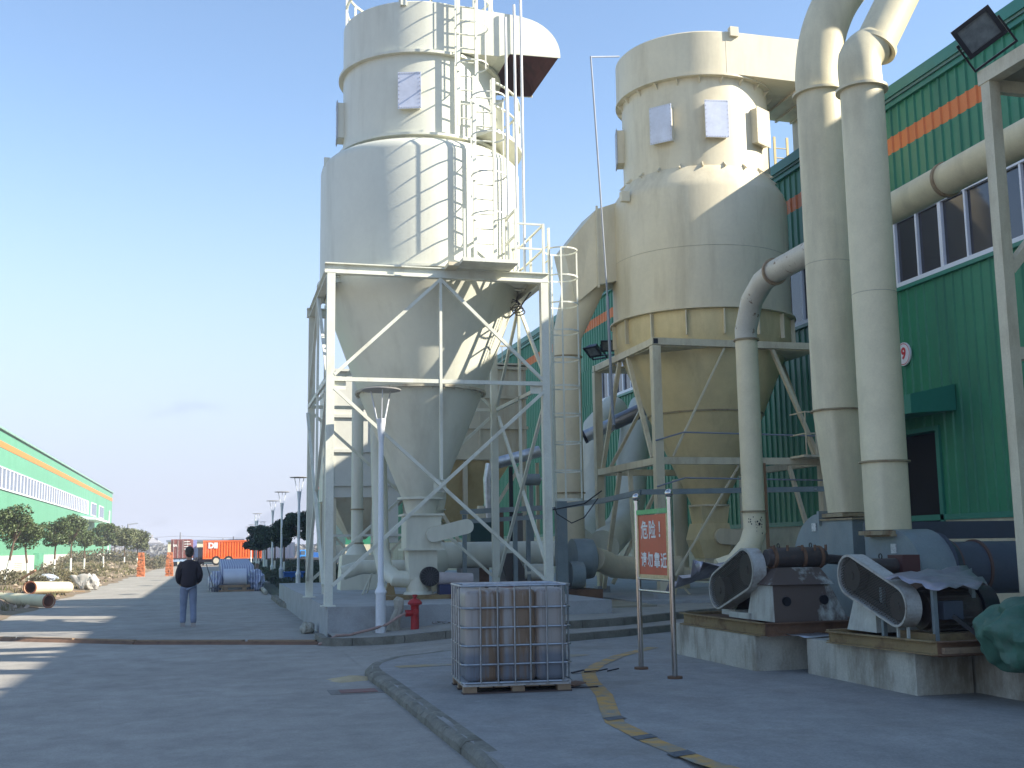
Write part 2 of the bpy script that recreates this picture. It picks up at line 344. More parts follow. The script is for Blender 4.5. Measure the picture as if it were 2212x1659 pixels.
def kerb_run(name, pts, zt, zb, wdt, L=0.62, chip=0.0, mat_=KERB):
    root = thing(name, '', '', pts[0] + (0,)); del root['label']; del root['category']; root['kind'] = 'structure'
    P = [Vector((a, b, 0)) for a, b in pts]; seg = [0]
    for a, b in zip(P, P[1:]): seg.append(seg[-1] + (b - a).length)
    def pt(s):
        s = max(0, min(seg[-1], s))
        for i in range(len(P) - 1):
            if s <= seg[i + 1] + 1e-9: return P[i].lerp(P[i + 1], (s - seg[i]) / max(1e-6, seg[i + 1] - seg[i]))
        return P[-1].copy()
    s = 0; rnd = random.Random(5)
    while s < seg[-1] - 0.1:
        l = L * rnd.uniform(0.8, 1.15); e = min(s + l, seg[-1])
        m = MB(); secs = []; K = 4
        for k in range(K + 1):
            u = s + 0.005 + (e - s - 0.010) * k / K; p = pt(u); d = (pt(u + 0.05) - pt(u - 0.05)).normalized(); nrm = Vector((d.y, -d.x, 0))
            z1 = zt(p); z0 = zb(p) - 0.05
            j = lambda a: rnd.uniform(-a, a) * chip
            # profile: base out, face top with rounded nose, back
            o = -nrm
            secs += [p + o * 0.02 + Vector((0, 0, z0)), p + o * (0.015 + j(0.012)) + Vector((0, 0, z1 - 0.045 + j(0.02))),
                     p + o * (-0.02 + j(0.02)) + Vector((0, 0, z1 - 0.008 + j(0.015))), p + o * (-wdt * 0.55) + Vector((0, 0, z1 + 0.004 + j(0.012))), p - o * wdt + Vector((0, 0, z1 + 0.002)), p - o * wdt + Vector((0, 0, z0))]
        fs = []
        for k in range(K):
            for q in range(5): fs.append((k * 6 + q, k * 6 + q + 1, k * 6 + q + 7, k * 6 + q + 6))
        fs += [(5, 4, 3, 2, 1, 0), tuple(K * 6 + q for q in range(6))]
        m.add(secs, fs, False); m.build('kerb_stone', mat_, root)
        s = e
    return root
kerb_run('apron_kerb', [(1.92, 7.95)] + [(1.92, y) for y in (9, 10, 11, 12, 13)] + K1[:9], lambda p: max(0.1, 0.2 * (p.x > 4.2) * sstep((p.x - 3.5) / 2) + 0.01) if p.x > 4.2 else 0.1 - 0.05 * sstep((8.5 - p.y) / 0.6), lambda p: 0 if p.x < 4.2 else 0.09, 0.16, 0.95, 0.45)
kerb_run('pavement_kerb', [(1.93, 20.55), (1.93, 19.6), (2.05, 19.38)] + K2[1:8], lambda p: 0.13 + yramp(p.x), lambda p: yramp(p.x), 0.16, 0.8, 0.35)
# second bit of kerbing beyond the first platform along the planting bed
kerb_run('planting_bed_kerb', [(3.3, 31.6), (2.0, 32.2), (1.9, 33.2), (1.9, 38.5)], lambda p: 0.13, lambda p: 0, 0.16, 0.9, 1.2)
rnd = random.Random(12); m = MB()
for _ in range(16):
    x = 1.9 + rnd.uniform(-.1, .16); y = 7.75 + rnd.uniform(-.28, .25); s_ = rnd.uniform(.015, .05); r3 = lambda: rnd.uniform(-s_, s_) * .5
    m.add([(x + r3(), y - s_, .0), (x + s_, y + r3(), .0), (x + r3(), y + s_, 0), (x - s_, y + r3(), 0), (x + r3(), y + r3(), s_ * 1.4)], [(4, 0, 1), (4, 1, 2), (4, 2, 3), (4, 3, 0)])
tag(m.build('kerb_crumbs', KERB), 'broken crumbs of concrete at the near end of the kerb', 'rubble', kind='stuff')
# worn yellow markings on the apron
def ribbon(pts, wd, z, seed=0):
    m = MB(); rnd = random.Random(seed); P = [Vector((a, b, z)) for a, b in pts]; vs = []; fs = []
    for i, p in enumerate(P):
        d = (P[min(i + 1, len(P) - 1)] - P[max(i - 1, 0)]).normalized(); nn = Vector((d.y, -d.x, 0))
        vs += [p + nn * (wd / 2 + rnd.uniform(-.006, .006)), p - nn * (wd / 2 + rnd.uniform(-.006, .006))]
    for i in range(len(P) - 1): fs.append((2 * i, 2 * i + 1, 2 * i + 3, 2 * i + 2))
    return m.add(vs, fs)
m = ribbon([(3.62, 6.0), (3.33, 7.5), (3.30, 8.4), (3.35, 9.4), (3.55, 10.1), (3.85, 11.1), (4.12, 12.3), (4.35, 13.1), (4.75, 13.9), (5.4, 14.9), (6.3, 15.9)], 0.17, 0.1045)
struct(m.build('yellow_line', YELP))
m = ribbon([(2.3, 14.6), (2.9, 14.7), (3.5, 14.75), (4.3, 14.9), (5.0, 15.3)], 0.3, 0.104, 3); struct(m.build('faded_yellow_patch', mat('very_faded_yellow', (0.40, 0.30, 0.15), 0.9, dirt=(0.28, 0.27, 0.24), damt=1.0, dscale=3, low=0.36, high=0.56)))
# black bars of the hazard line
root = None
m = MB()
for (x, y) in [(3.42, 7.0), (3.30, 7.85), (3.31, 8.6), (3.42, 9.6)]:
    m.add([(x - .10, y - .12, .1085), (x + .10, y - .04, .1085), (x + .10, y + .12, .1085), (x - .10, y + .04, .1085)], [(0, 1, 2, 3)])
struct(m.build('dark_line_bars', mat('worn_black_paint', (0.10, 0.11, 0.12), 0.9, dirt=(0.25, 0.24, 0.22), damt=0.9, dscale=6)))
# sand spill and drain cover in the road
def heap(name, c, rx, ry, h, m_, seed, label, cat, z=0.0):
    rnd = random.Random(seed); mbb = MB(); n = 22; rings = 6; vs = [(c[0], c[1], z + h)]; ph = rnd.random() * 6
    for i in range(1, rings + 1):
        t = i / rings
        for j in range(n):
            a = 2 * pi * j / n; k = 1 + 0.22 * sin(3 * a + ph) + 0.12 * sin(7 * a + ph * 2)
            vs.append((c[0] + rx * t * k * cos(a), c[1] + ry * t * k * sin(a), z + h * (1 - t) ** 1.3 * rnd.uniform(0.8, 1.2) + (0.003 if i < rings else -0.004)))
    fs = [(0, 1 + j, 1 + (j + 1) % n) for j in range(n)]
    for i in range(rings - 1):
        for j in range(n): fs.append((1 + i * n + j, 1 + (i + 1) * n + j, 1 + (i + 1) * n + (j + 1) % n, 1 + i * n + (j + 1) % n))
    mbb.add(vs, fs, True); return tag(mbb.build(name, m_), label, cat)
heap('sand_spill', (1.72, 14.35), 0.36, 0.24, 0.05, SAND, 3, 'small spill of pale yellow sand at the kerb corner', 'sand')
t = thing('drain_cover', 'square rusty drain cover set in the road beside the kerb', 'drain cover', (1.62, 13.15, 0.003))
MB().box((1.30, 12.93, -.02), (1.94, 13.37, 0.005)).build('frame', mat('drain_concrete', (0.2, 0.19, 0.17), 0.9, dirt=(0.12, 0.1, 0.08), damt=.7, dscale=6), t)
MB().box((1.42, 13.0, 0), (1.83, 13.30, 0.012)).build('lid', mat('rusty_lid', (0.22, 0.13, 0.11), 0.85, dirt=(0.28, 0.06, 0.045), damt=0.9, dscale=14), t)
# bar / hose protector lying over the road
t = thing('cable_ramp', 'long rusty steel and timber cable ramp lying across the road', 'cable ramp', (-1, 21, 0))
P = [(-6.0, 24.4), (-3.5, 22.95), (-2.38, 22.1), (-1.27, 21.2), (0.6, 20.35), (1.78, 19.8)]
rnd = random.Random(2)
for k, (a, b) in enumerate(zip(P, P[1:])):
    a = Vector((*a, 0)); b = Vector((*b, 0)); d = (b - a).normalized(); n_ = Vector((-d.y, d.x, 0))
    MB().add([a - n_ * .11 + Vector((0, 0, 0)), b - n_ * .11, b - n_ * .02 + Vector((0, 0, .05)), a - n_ * .02 + Vector((0, 0, .05)), a + n_ * .0 + Vector((0, 0, 0)), b], [(0, 1, 2, 3), (3, 2, 5, 4)]).build('steel_plate', RUSTM, t)
    MB().beam(a + n_ * (0.06 + rnd.uniform(-.02, .02)) + Vector((0, 0, .035)), b + n_ * 0.07 + Vector((0, 0, .035)) - d * .08, .09, .07).build('timber', WOOD, t)

# ================= RIGHT FACTORY BUILDING =================
XB = 15.0
fb = thing('green_factory', 'long green metal-clad factory on the right with orange stripe and dark windows', 'factory', (XB, 20, 0))
Y0, Y1 = -26.0, 112.0
def ribbed(z0, z1, y0, y1, x, pitch, depth, m_, name, parent, sgn=-1, off=0.0):
    mbb = MB(); vs = []; fs = []; y = y0; i = 0; prof = []
    while y < y1 - 1e-6:
        a = pitch
        for (dy, dx) in ((0, 0), (a * 0.70, 0), (a * 0.78, depth), (a * 0.92, depth)):
            if y + dy < y1: prof.append((y + dy, dx))
        y += a
    prof.append((y1, 0))
    for yy_, dx in prof: vs += [(x + sgn * (dx + off), yy_, z0), (x + sgn * (dx + off), yy_, z1)]
    for k in range(len(prof) - 1): fs.append((2 * k, 2 * k + 1, 2 * k + 3, 2 * k + 2))
    mbb.add(vs, fs); return mbb.build(name, m_, parent)
WT, WBm = 8.86, 7.37          # window band
ZT, ZW = 11.55, 2.15
dY0, dY1, dZ = 21.03, 24.2, 3.95    # doorway
wy0, wy1, wy2, wy3 = 13.6, 27.2, 38.4, 43.4
PT = 0.30
# cladding in bays around openings (each bay a sheet part)
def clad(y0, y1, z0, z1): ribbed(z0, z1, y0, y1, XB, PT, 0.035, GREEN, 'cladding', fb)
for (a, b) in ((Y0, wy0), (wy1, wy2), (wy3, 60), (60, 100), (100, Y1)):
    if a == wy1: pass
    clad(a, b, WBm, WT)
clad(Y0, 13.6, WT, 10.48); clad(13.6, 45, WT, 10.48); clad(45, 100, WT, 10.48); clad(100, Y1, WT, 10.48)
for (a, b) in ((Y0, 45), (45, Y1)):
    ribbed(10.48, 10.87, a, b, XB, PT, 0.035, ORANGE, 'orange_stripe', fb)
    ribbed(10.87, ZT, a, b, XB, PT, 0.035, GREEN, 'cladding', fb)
for (a, b, c, d) in ((Y0, dY0 - .12, ZW, WBm), (dY0 - .12, dY1 + .12, dZ + .1, WBm), (dY1 + .12, 60, ZW, WBm), (60, Y1, ZW, WBm)):
    clad(a, b, c, d)
# body behind (rear + ends + roof)
MB().box((XB + .35, Y0, 0), (XB + 26, Y1, ZT - 0.1)).build('body', GREENT, fb)
mb = MB(); mb.prism([(XB - .15, Y0 - .1, ZT + .22), (XB + 13, Y0 - .1, ZT + 1.5), (XB + 26.3, Y0 - .1, ZT + .22), (XB + 26.3, Y0 - .1, ZT + .1), (XB + 13, Y0 - .1, ZT + 1.38), (XB - .15, Y0 - .1, ZT + .1)], (0, Y1 - Y0 + .2, 0)); mb.build('roof', ROOF, fb)
MB().box((XB - .2, Y0, ZT + .16), (XB - .1, Y1, ZT + .42)).build('gutter', GREENT, fb)
MB().box((XB - .1, Y0, ZT - .02), (XB + .4, Y1, ZT + .1)).build('eaves_trim', GREENT, fb)
MB().box((XB - .06, Y0, ZW - .12), (XB + .2, Y1, ZW)).build('drip_flashing', GREENT, fb)
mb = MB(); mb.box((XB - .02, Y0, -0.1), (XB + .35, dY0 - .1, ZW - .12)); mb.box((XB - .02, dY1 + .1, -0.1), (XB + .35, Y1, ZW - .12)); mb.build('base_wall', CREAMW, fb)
# window bands: frames, mullions and panes one by one
def winband(y0, y1, pane):
    fr = MB(); fr.box((XB - .07, y0, WBm - .07), (XB + .12, y1, WBm + .03)); fr.box((XB - .05, y0, WT - .04), (XB + .12, y1, WT + .04)); fr.build('window_frame', ALU, fb)
    MB().box((XB - .1, y0 - .1, WBm - .16), (XB + .1, y1 + .1, WBm - .075)).build('window_sill', GREENT, fb)
    n = int(round((y1 - y0) / pane)); first = {}
    for i in range(n + 1):
        y = y0 + (y1 - y0) * i / n; big = i % 2 == 0
        k = 'b' if big else 's'
        if k not in first:
            h = .055 if big else .028
            first[k] = (MB().box((XB - .04, y - h, WBm + .03), (XB + .1, y + h, WT - .04)).build('mullion', ALU, fb), y)
        else: copyat(first[k][0], fb, (0, y - first[k][1], 0))
    pw = (y1 - y0) / n; pn = MB().box((XB + .03, y0 + .03, WBm + .03), (XB + .05, y0 + pw - .03, WT - .04)).build('pane', GLASS, fb)
    for i in range(1, n): copyat(pn, fb, (0, i * pw, 0))
winband(wy0, wy1, 0.85); winband(wy2, wy3, 0.84)
MB().box((XB + .2, wy0, WBm), (XB + .34, wy1, WT)).build('dim_interior_sheet', mat('dim_interior', (0.05, 0.045, 0.05), 0.9), fb)  # dark-coloured sheet standing in for the unlit room behind the panes
# doorway with frame, dark opening and awning
mb = MB(); mb.box((XB - .06, dY0 - .12, 0), (XB + .3, dY0, dZ + .1)); mb.box((XB - .06, dY1, 0), (XB + .3, dY1 + .12, dZ + .1)); mb.box((XB - .06, dY0, dZ), (XB + .3, dY1, dZ + .1)); mb.build('door_frame', GREENT, fb)
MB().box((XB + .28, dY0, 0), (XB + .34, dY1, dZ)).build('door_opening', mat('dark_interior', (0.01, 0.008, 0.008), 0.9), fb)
mb = MB(); mb.hexa([(XB - 1.1, 20.3, 4.22), (XB - .02, 20.3, 4.3), (XB - .02, 25, 4.3), (XB - 1.1, 25, 4.22)], [(XB - 1.1, 20.3, 4.62), (XB - .02, 20.3, 4.85), (XB - .02, 25, 4.85), (XB - 1.1, 25, 4.62)])
mb.build('awning', GREENT, fb)
# downpipe
MB().beam((XB - .1, 30.2, ZW), (XB - .1, 30.2, ZT), .16, .12).build('downpipe', mat('brown_downpipe', (0.18, 0.13, 0.10), 0.6), fb)
# number plate 9
t = thing('number_sign', 'round white number 9 sign with red ring on the green wall', 'number sign', (XB - .06, 21.95, 5.76))
def disc(c, r, x0, x1, n=32): return MB().tube([(x0, c[1], c[2]), (x1, c[1], c[2])], r, n)
disc((0, 21.95, 5.76), .265, XB - .05, XB - .085).build('plate', mat('sign_white', (.75, .75, .78), .4, var=.02), t)
m = MB(); ring = []
n = 40
for (r0, r1) in ((.243, .226),):
    vs = [(XB - .089, 21.95 + r * cos(2 * pi * j / n), 5.76 + r * sin(2 * pi * j / n)) for r in (r0, r1) for j in range(n)]
    m.add(vs, [(j, (j + 1) % n, n + (j + 1) % n, n + j) for j in range(n)])
REDT = mat('red_print', (.55, .03, .04), .5, var=.03)
m.build('red_ring', REDT, t)
def text_mesh(body, size, name, m_, parent, origin, xdir, ydir, ext=0.0, bold=0.0, align='CENTER', sx=1.0):
    cu = bpy.data.curves.new('txt', 'FONT'); cu.body = body; cu.size = size; cu.align_x = align; cu.align_y = 'CENTER'; cu.offset = bold; cu.extrude = ext; cu.resolution_u = 3
    ob = bpy.data.objects.new('txt', cu); COL.objects.link(ob); bpy.context.view_layer.update()
    dg = bpy.context.evaluated_depsgraph_get(); me = bpy.data.meshes.new_from_object(ob.evaluated_get(dg)); bpy.data.objects.remove(ob)
    xd = Vector(xdir).normalized() * sx; yd = Vector(ydir).normalized(); zd = xd.normalized().cross(yd)
    o = Vector(origin); mbb = MB(); mbb.add([o + xd * v.co.x + yd * v.co.y + zd * v.co.z for v in me.vertices], [tuple(p.vertices) for p in me.polygons])
    bpy.data.meshes.remove(me)
    return mbb.build(name, m_, parent)
text_mesh('9', .36, 'numeral', REDT, t, (XB - .09, 21.93, 5.76), (0, -1, 0), (0, 0, 1), bold=.012)

# ================= LEFT FACTORY BUILDING =================
XL = -13.5
lf = thing('sunlit_green_factory', 'sunlit long green factory on the left with orange stripe and white windows', 'factory', (XL, 120, 0))
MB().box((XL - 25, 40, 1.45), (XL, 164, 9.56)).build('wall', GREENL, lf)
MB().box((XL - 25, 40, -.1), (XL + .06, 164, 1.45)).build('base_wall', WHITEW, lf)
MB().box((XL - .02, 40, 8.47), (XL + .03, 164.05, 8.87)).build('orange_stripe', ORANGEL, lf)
MB().prism([(XL + .08, 39.8, 9.55), (XL - 12.5, 39.8, 9.75), (XL - 25.3, 39.8, 9.55), (XL - 25.3, 39.8, 9.7), (XL - 12.5, 39.8, 9.9), (XL + .08, 39.8, 9.68)], (0, 124.5, 0)).build('roof', ROOF, lf)
MB().box((XL + .08, 39.8, 9.58), (XL + .16, 164.1, 9.72)).build('gutter', mat('light_grey_gutter', (.22, .36, .29), .5), lf)
mb = MB(); mb.box((XL - .02, 40.5, 5.76), (XL + .10, 133.4, 5.86)); mb.box((XL - .02, 40.5, 7.16), (XL + .06, 133.4, 7.24)); mb.box((XL, 133.2, 5.8), (XL + .08, 133.45, 7.2)); mb.build('window_frame', ALU, lf)
MB().box((XL - .01, 40.5, 5.86), (XL + .025, 133.3, 7.16)).build('window_glass', GLASSL, lf)
mb = MB(); y = 41.0; i = 0
while y < 133: mb.box((XL, y - .10, 5.86), (XL + .055, y + .10, 7.16)); y += 1.5; i += 1
mb.build('mullion', ALU, lf, kind='stuff')
for (a, b) in ((136.6, 142.2), (146, 151.6)):
    f = MB().box((XL, a - .2, 5.74), (XL + .05, b + .2, 7.26)).build('window', ALU, lf)
    MB().box((XL + .05, a + .15, 5.86), (XL + .07, b - .15, 7.14)).build('pane', GLASSL, f)
vent = mat('vent_grey', (0.50, 0.47, 0.43), .8)
for a in (86, 104, 112.4, 121, 139, 147.8, 157.8, 70, 62, 52):
    f = MB().box((XL + .05, a, .32), (XL + .10, a + 3.7, 1.04)).build('vent', vent, lf)
    q = MB()
    for k in range(5): q.box((XL + .10, a + .1, .38 + k * .13), (XL + .14, a + 3.6, .42 + k * .13))
    q.build('slat', vent, f)
for (a, b) in ((95.3, 98.0), (129.4, 134.2), (62.5, 64.5)):
    MB().box((XL + .04, a, 0), (XL + .4, b, 1.6)).build('buttress', mat('buttress_green', (.10, .32, .2), .7), lf)  # buttresses in one even green, close to the cladding colour
MB().hexa([(XL, 126, 5.05), (XL + 1.6, 126, 5.0), (XL + 1.6, 141, 5.0), (XL, 141, 5.05)], [(XL, 126, 5.4), (XL + 1.6, 126, 5.2), (XL + 1.6, 141, 5.2), (XL, 141, 5.4)]).build('awning', ALU, lf)
MB().tube([(XL + .12, 158.5, 1.4), (XL + .12, 158.5, 7)], .12, 8).build('downpipe', ALU, lf)

# a further green shed past the gap
t = thing('far_green_shed', 'farther green factory block glimpsed between the legs of the white frame', 'factory', (15, 140, 0))
MB().box((15, 134, 2.1), (38, 172, 11.6)).build('wall', GREEN, t); MB().box((14.98, 134, 0), (38.02, 172, 2.1)).build('base_wall', CREAMW, t); MB().box((14.8, 133.8, 11.6), (38.2, 172.2, 11.9)).build('roof', ROOF, t); MB().box((14.96, 134, 10.4), (14.999, 172, 10.8)).build('orange_stripe', ORANGE, t)
# ================= CONCRETE PLATFORM AND PLINTHS =================
struct(MB().hexa([(2.0, 20.6, -.05), (7.35, 20.6, -.05), (7.35, 36, -.05), (2.0, 36, -.05)], [(2.0, 20.6, .574), (7.35, 20.6, .574), (7.35, 36, .574), (2.0, 36, .574)]).build('platform', CONCT))
struct(MB().box((8.95, 23.2, 0), (15, 30.5, .39)).build('plinth', CONCT))
struct(MB().box((7.35, 22.3, 0), (8.95, 36, .36)).build('sloping_slab', mat('sandy_concrete', (.33, .30, .22), .9, dirt=(.22, .19, .12), damt=.7, dscale=1)))
struct(MB().box((7.35, 30.5, 0), (15, 60, .39)).build('rear_slab', CONCT))
def fanblock(a, b, lab):
    mbb = MB(); mbb.box(a, b); ob = mbb.build('machine_foundation', CONC); tag(ob, lab, 'foundation', 'concrete foundations under the fans')
    bv = ob.modifiers.new('b', 'BEVEL'); bv.width = .02; bv.segments = 2
fanblock((6.24, 12.5, .06), (9.2, 14.98, .515), 'stained concrete foundation under the far belt-driven fan')
ob = MB().prism([(6.69, 9.97, .06), (7.33, 9.97, .06), (7.33, 10.32, .06), (9.4, 10.32, .06), (9.4, 12.08, .06), (6.69, 12.08, .06)], (0, 0, .44)).build('machine_foundation', CONC)
tag(ob, 'stained concrete foundation under the near belt-driven fan', 'foundation', 'concrete foundations under the fans')
fanblock((7.37, 7.6, .06), (10.2, 10.18, .50), 'concrete foundation at the right edge below the green tarpaulin')
# ================= CYCLONE SILOS =================
def ringflange(mbb, c, r, z, h=.05, w=.09, n=64):
    return mbb.lathe([(r - .02, z - h / 2), (r + w, z - h / 2), (r + w, z + h / 2), (r - .02, z + h / 2)], c, n, capb=False, capt=False)
def bolts(mbb, c, r, z, n, s=.02, h=.03):
    for j in range(n):
        a = 2 * pi * j / n; x = c[0] + r * cos(a); y = c[1] + r * sin(a); mbb.box((x - s, y - s, z - h), (x + s, y + s, z + h))
    return mbb
def panel_door(root, c, r, ang, z0, z1, wd, M1, M2, out=.12):
    """bolted inspection door on a drum: box frame + galvanised cover + bolts"""
    a = radians(ang); n_ = Vector((cos(a), sin(a), 0)); t_ = Vector((-sin(a), cos(a), 0)); C0 = Vector((c[0], c[1], 0)) + n_ * r
    def bx(u0, u1, v0, v1, d0, d1):
        P = [C0 + t_ * u + n_ * d + Vector((0, 0, v)) for v in (v0, v1) for (u, d) in ((u0, d0), (u1, d0), (u1, d1), (u0, d1))]
        return P[:4], P[4:]
    h = wd / 2
    m = MB(); m.hexa(*bx(-h, h, z0, z1, -.15, out)); d = m.build('inspection_door', M1, root)
    m = MB(); m.hexa(*bx(-h - .035, h + .035, z0 - .035, z1 + .035, out + .002, out + .022)); m.build('cover_plate', M2, d)
    m = MB()
    k = 9
    for i in range(k):
        for (u, v) in ((-h + 2 * h * i / (k - 1), z0 - .01), (-h + 2 * h * i / (k - 1), z1 + .01), (-h - .01, z0 + (z1 - z0) * i / (k - 1)), (h + .01, z0 + (z1 - z0) * i / (k - 1))):
            m.hexa(*bx(u - .007, u + .007, v - .007, v + .007, out + .022, out + .03))
    m.build('bolt_row', mat('dull_bolts', (.30, .29, .26), .6), d, kind='stuff')
COVER = mat('pale_galvanised_cover', (0.60, 0.63, 0.72), 0.4, 0.15, dirt=(0.5, 0.5, 0.55), damt=.5, dscale=3, streak=.3)
COVERD = mat('dull_cover', (0.40, 0.42, 0.46), 0.5, 0.2, dirt=(0.3, 0.3, 0.3), damt=.5, dscale=3, streak=.3)

# ---- silo 1 ----
C1 = (4.15, 23.2)
s1 = thing('cyclone_silo', 'tall pale white cyclone silo with hooded outlet standing in a white lattice frame', 'silo', (C1[0], C1[1], 0.574))
MB().lathe([(2.12, 7.05), (2.12, 9.46), (2.09, 9.58), (1.98, 9.68), (1.66, 9.77)], C1, 96, capb=True).build('lower_drum', SILOW, s1)
MB().lathe([(1.66, 9.74), (1.66, 11.62)], C1, 96).build('upper_drum', SILOW, s1)
ringflange(MB(), C1, 1.66, 9.86, .05, .12, 96).build('flange', SILOW, s1)
rg = ringflange(MB(), C1, 1.66, 11.62, .06, .10, 96).build('flange', SILOW, s1)
ringflange(MB(), C1, 2.08, 7.04, .05, .10, 96).build('flange', SILOW, s1)
m = MB()
for j in range(40):
    a = 2 * pi * j / 40; m.hexa([(C1[0] + cos(a + da) * r, C1[1] + sin(a + da) * r, 9.79) for (r, da) in ((1.66, -.005), (1.74, -.005), (1.74, .005), (1.66, .005))], [(C1[0] + cos(a + da) * r, C1[1] + sin(a + da) * r, 9.83) for (r, da) in ((1.66, -.005), (1.74, -.005), (1.74, .005), (1.66, .005))])
# head: volute with tangential outlet and hood
rh = 1.66; Yf = C1[1] - rh; Yb = Yf + 2.15; zb, zt = 11.68, 12.72
MB().lathe([(rh, zb), (rh, zt), (rh - .03, zt + .03)], C1, 96).build('head', SILOW, s1)
pr = [(C1[0], zb), (C1[0], zt)]; xe = 5.95; zo = zt - .16
top = [(C1[0], zt), (xe, zt - .10)]
hc = (xe, zo - .72); hr = .80
arc = [(hc[0] + hr * sin(t) * 1.12, hc[1] + .76 * cos(t)) for t in [i * pi / 2 / 10 for i in range(1, 11)]]
bot = [(hc[0] + hr * 1.12, zb + .10), (5.75, zb + .08), (5.5, zb - .0), (C1[0], zb)]
poly = top + arc + [b for b in bot]
# hood shell: side plates + skin, open below
m = MB(); th = .02
P = [(x, z) for x, z in poly]
def xz(pts, y): return [(x, y, z) for x, z in pts]
m.prism(xz(P, Yf - .015), (0, .02, 0)); m.prism(xz(P, Yb), (0, .02, 0))
skin = top + arc
for (a, b) in zip(skin, skin[1:]): m.add([(a[0], Yf - .012, a[1]), (b[0], Yf - .012, b[1]), (b[0], Yb + .012, b[1]), (a[0], Yb + .012, a[1])], [(0, 1, 2, 3)], True)
m.add([(C1[0], Yf, zb), (5.5, Yf, zb), (5.5, Yb, zb), (C1[0], Yb, zb)], [(0, 1, 2, 3)]); m.add([(5.5, Yf, zb), (5.75, Yf, zb + .08), (5.75, Yb, zb + .08), (5.5, Yb, zb)], [(0, 1, 2, 3)])
m.build('outlet_hood', SILOW, s1)
m = MB()
inn = [(x - .02 if x > 5.9 else x, z - .03) for x, z in skin[1:]]
for (a, b) in zip(inn, inn[1:]): m.add([(a[0], Yf + .02, a[1]), (b[0], Yf + .02, b[1]), (b[0], Yb - .01, b[1]), (a[0], Yb - .01, a[1])], [(0, 1, 2, 3)], True)
ip = [(5.78, zb + .09)] + inn + [(inn[-1][0], zb + .11)]
m.prism(xz(ip, Yf + .01), (0, .01, 0)); m.prism(xz(ip, Yb - .02), (0, .01, 0)); m.box((5.76, Yf + .01, zb + .09), (5.78, Yb - .01, zo))
m.build('hood_interior', MAROON, s1)
for ang in (-86, -10 - 90 + 200, 160, 215): pass
panel_door(s1, C1, 1.66, -107, 10.40, 11.10, .40, SILOW, COVER)
panel_door(s1, C1, 1.66, 176, 10.25, 11.02, .44, SILOW, COVERD)
panel_door(s1, C1, 1.66, -12, 10.40, 11.20, .44, SILOW, COVERD)
for (a, z, r) in ((-112, 12.73, rh), (-40, 12.73, rh), (-172, 9.60, 2.05)):
    aa = radians(a); x = C1[0] + cos(aa) * r; y = C1[1] + sin(aa) * r
    MB().box((x - .06, y - .06, z - .1), (x + .06, y + .04, z + .1)).build('lifting_lug', SILOW, s1)
zf = 4.80
MB().lathe([(.40, 2.62), (1.30, zf)], C1, 72, capb=False, capt=False).build('lower_cone', SILOW, s1)
MB().lathe([(1.30, zf + .01), (2.06, 6.86), (2.10, 7.03)], C1, 96, capb=False, capt=True).build('upper_cone', SILOW, s1)
m = MB(); ringflange(m, C1, 1.29, zf, .05, .08, 72); bolts(m, C1, 1.34, zf - .04, 36, .012, .03); m.build('flange', mat('stained_flange', (.50, .46, .34), .7, dirt=RUST, damt=.7, dscale=6), s1)
ringflange(MB(), C1, .40, 2.61, .05, .09, 32).build('flange', SILOW, s1)
MB().lathe([(.30, 2.28), (.39, 2.60)], C1, 40).build('neck', SILOW, s1)
# rotary airlock under the cone
x, y = C1
MB().hexa([(x - .36, y - .32, 1.58), (x + .36, y - .32, 1.58), (x + .36, y + .32, 1.58), (x - .36, y + .32, 1.58)], [(x - .36, y - .32, 2.25), (x + .36, y - .32, 2.25), (x + .36, y + .32, 2.25), (x - .36, y + .32, 2.25)]).build('airlock_body', SILOW, s1)
m = MB(); m.box((x - .42, y - .38, 2.25), (x + .42, y + .38, 2.29)); m.box((x - .42, y - .38, 1.55), (x + .42, y + .38, 1.59)); m.build('airlock_flange', SILOW, s1)
def obround(p, q, r, n=12):
    p = Vector(p); q = Vector(q); d = (q - p).normalized(); a0 = atan2(d.y, d.x); out = []
    for i in range(n + 1): t = a0 - pi / 2 + pi * i / n; out.append((q.x + r * cos(t), q.y + r * sin(t)))
    for i in range(n + 1): t = a0 + pi / 2 + pi * i / n; out.append((p.x + r * cos(t), p.y + r * sin(t)))
    return out
g = obround((x + .18, 1.86), (x + .86, 2.02), .15); MB().prism([(a, y - .46, b) for a, b in g], (0, .1, 0)).build('chain_guard', SILOW, s1)
MB().hexa([(x - .27, y - .22, .96), (x + .3, y - .22, .96), (x + .3, y + .25, .96), (x - .27, y + .25, .96)], [(x - .31, y - .25, 1.55), (x + .28, y - .25, 1.55), (x + .28, y + .25, 1.55), (x - .31, y + .25, 1.55)]).build('outlet_chute', SILOW, s1)
MB().lathe([(.30, .62), (.32, .66), (.30, .70), (.26, .72), (.26, 1.0)], (x - .05, y), 24).build('discharge_pot', SILOW, s1)
MB().tube([(x + .12, y - .36, 1.02), (x + .12, y - .24, 1.02)], .20, 24).build('fan_cowl', BLACK, s1)
m = MB(); m.tube([(x + .12, y - .385, 1.02), (x + .12, y - .36, 1.02)], .03, 10)
for k in range(18):
    a = 2 * pi * k / 18; m.beam((x + .12 + .04 * cos(a), y - .372, 1.02 + .04 * sin(a)), (x + .12 + .19 * cos(a), y - .372, 1.02 + .19 * sin(a)), .012)
m.build('cowl_grille', mat('charcoal', (.05, .05, .055), .4), s1)
MB().tube([(x + .3, y - .3, .98), (x + 1.0, y - .3, .94)], .13, 20).build('motor_cover', mat('grey_pink_sheet', (.42, .38, .38), .5), s1)
m = MB(); m.box((x + .3, y - .42, .62), (x + .95, y - .1, .86)); m.tube([(x + .35, y - .25, .78), (x + .9, y - .25, .78)], .14, 16); m.build('motor', mat('navy_motor', (.03, .035, .10), .5), s1)
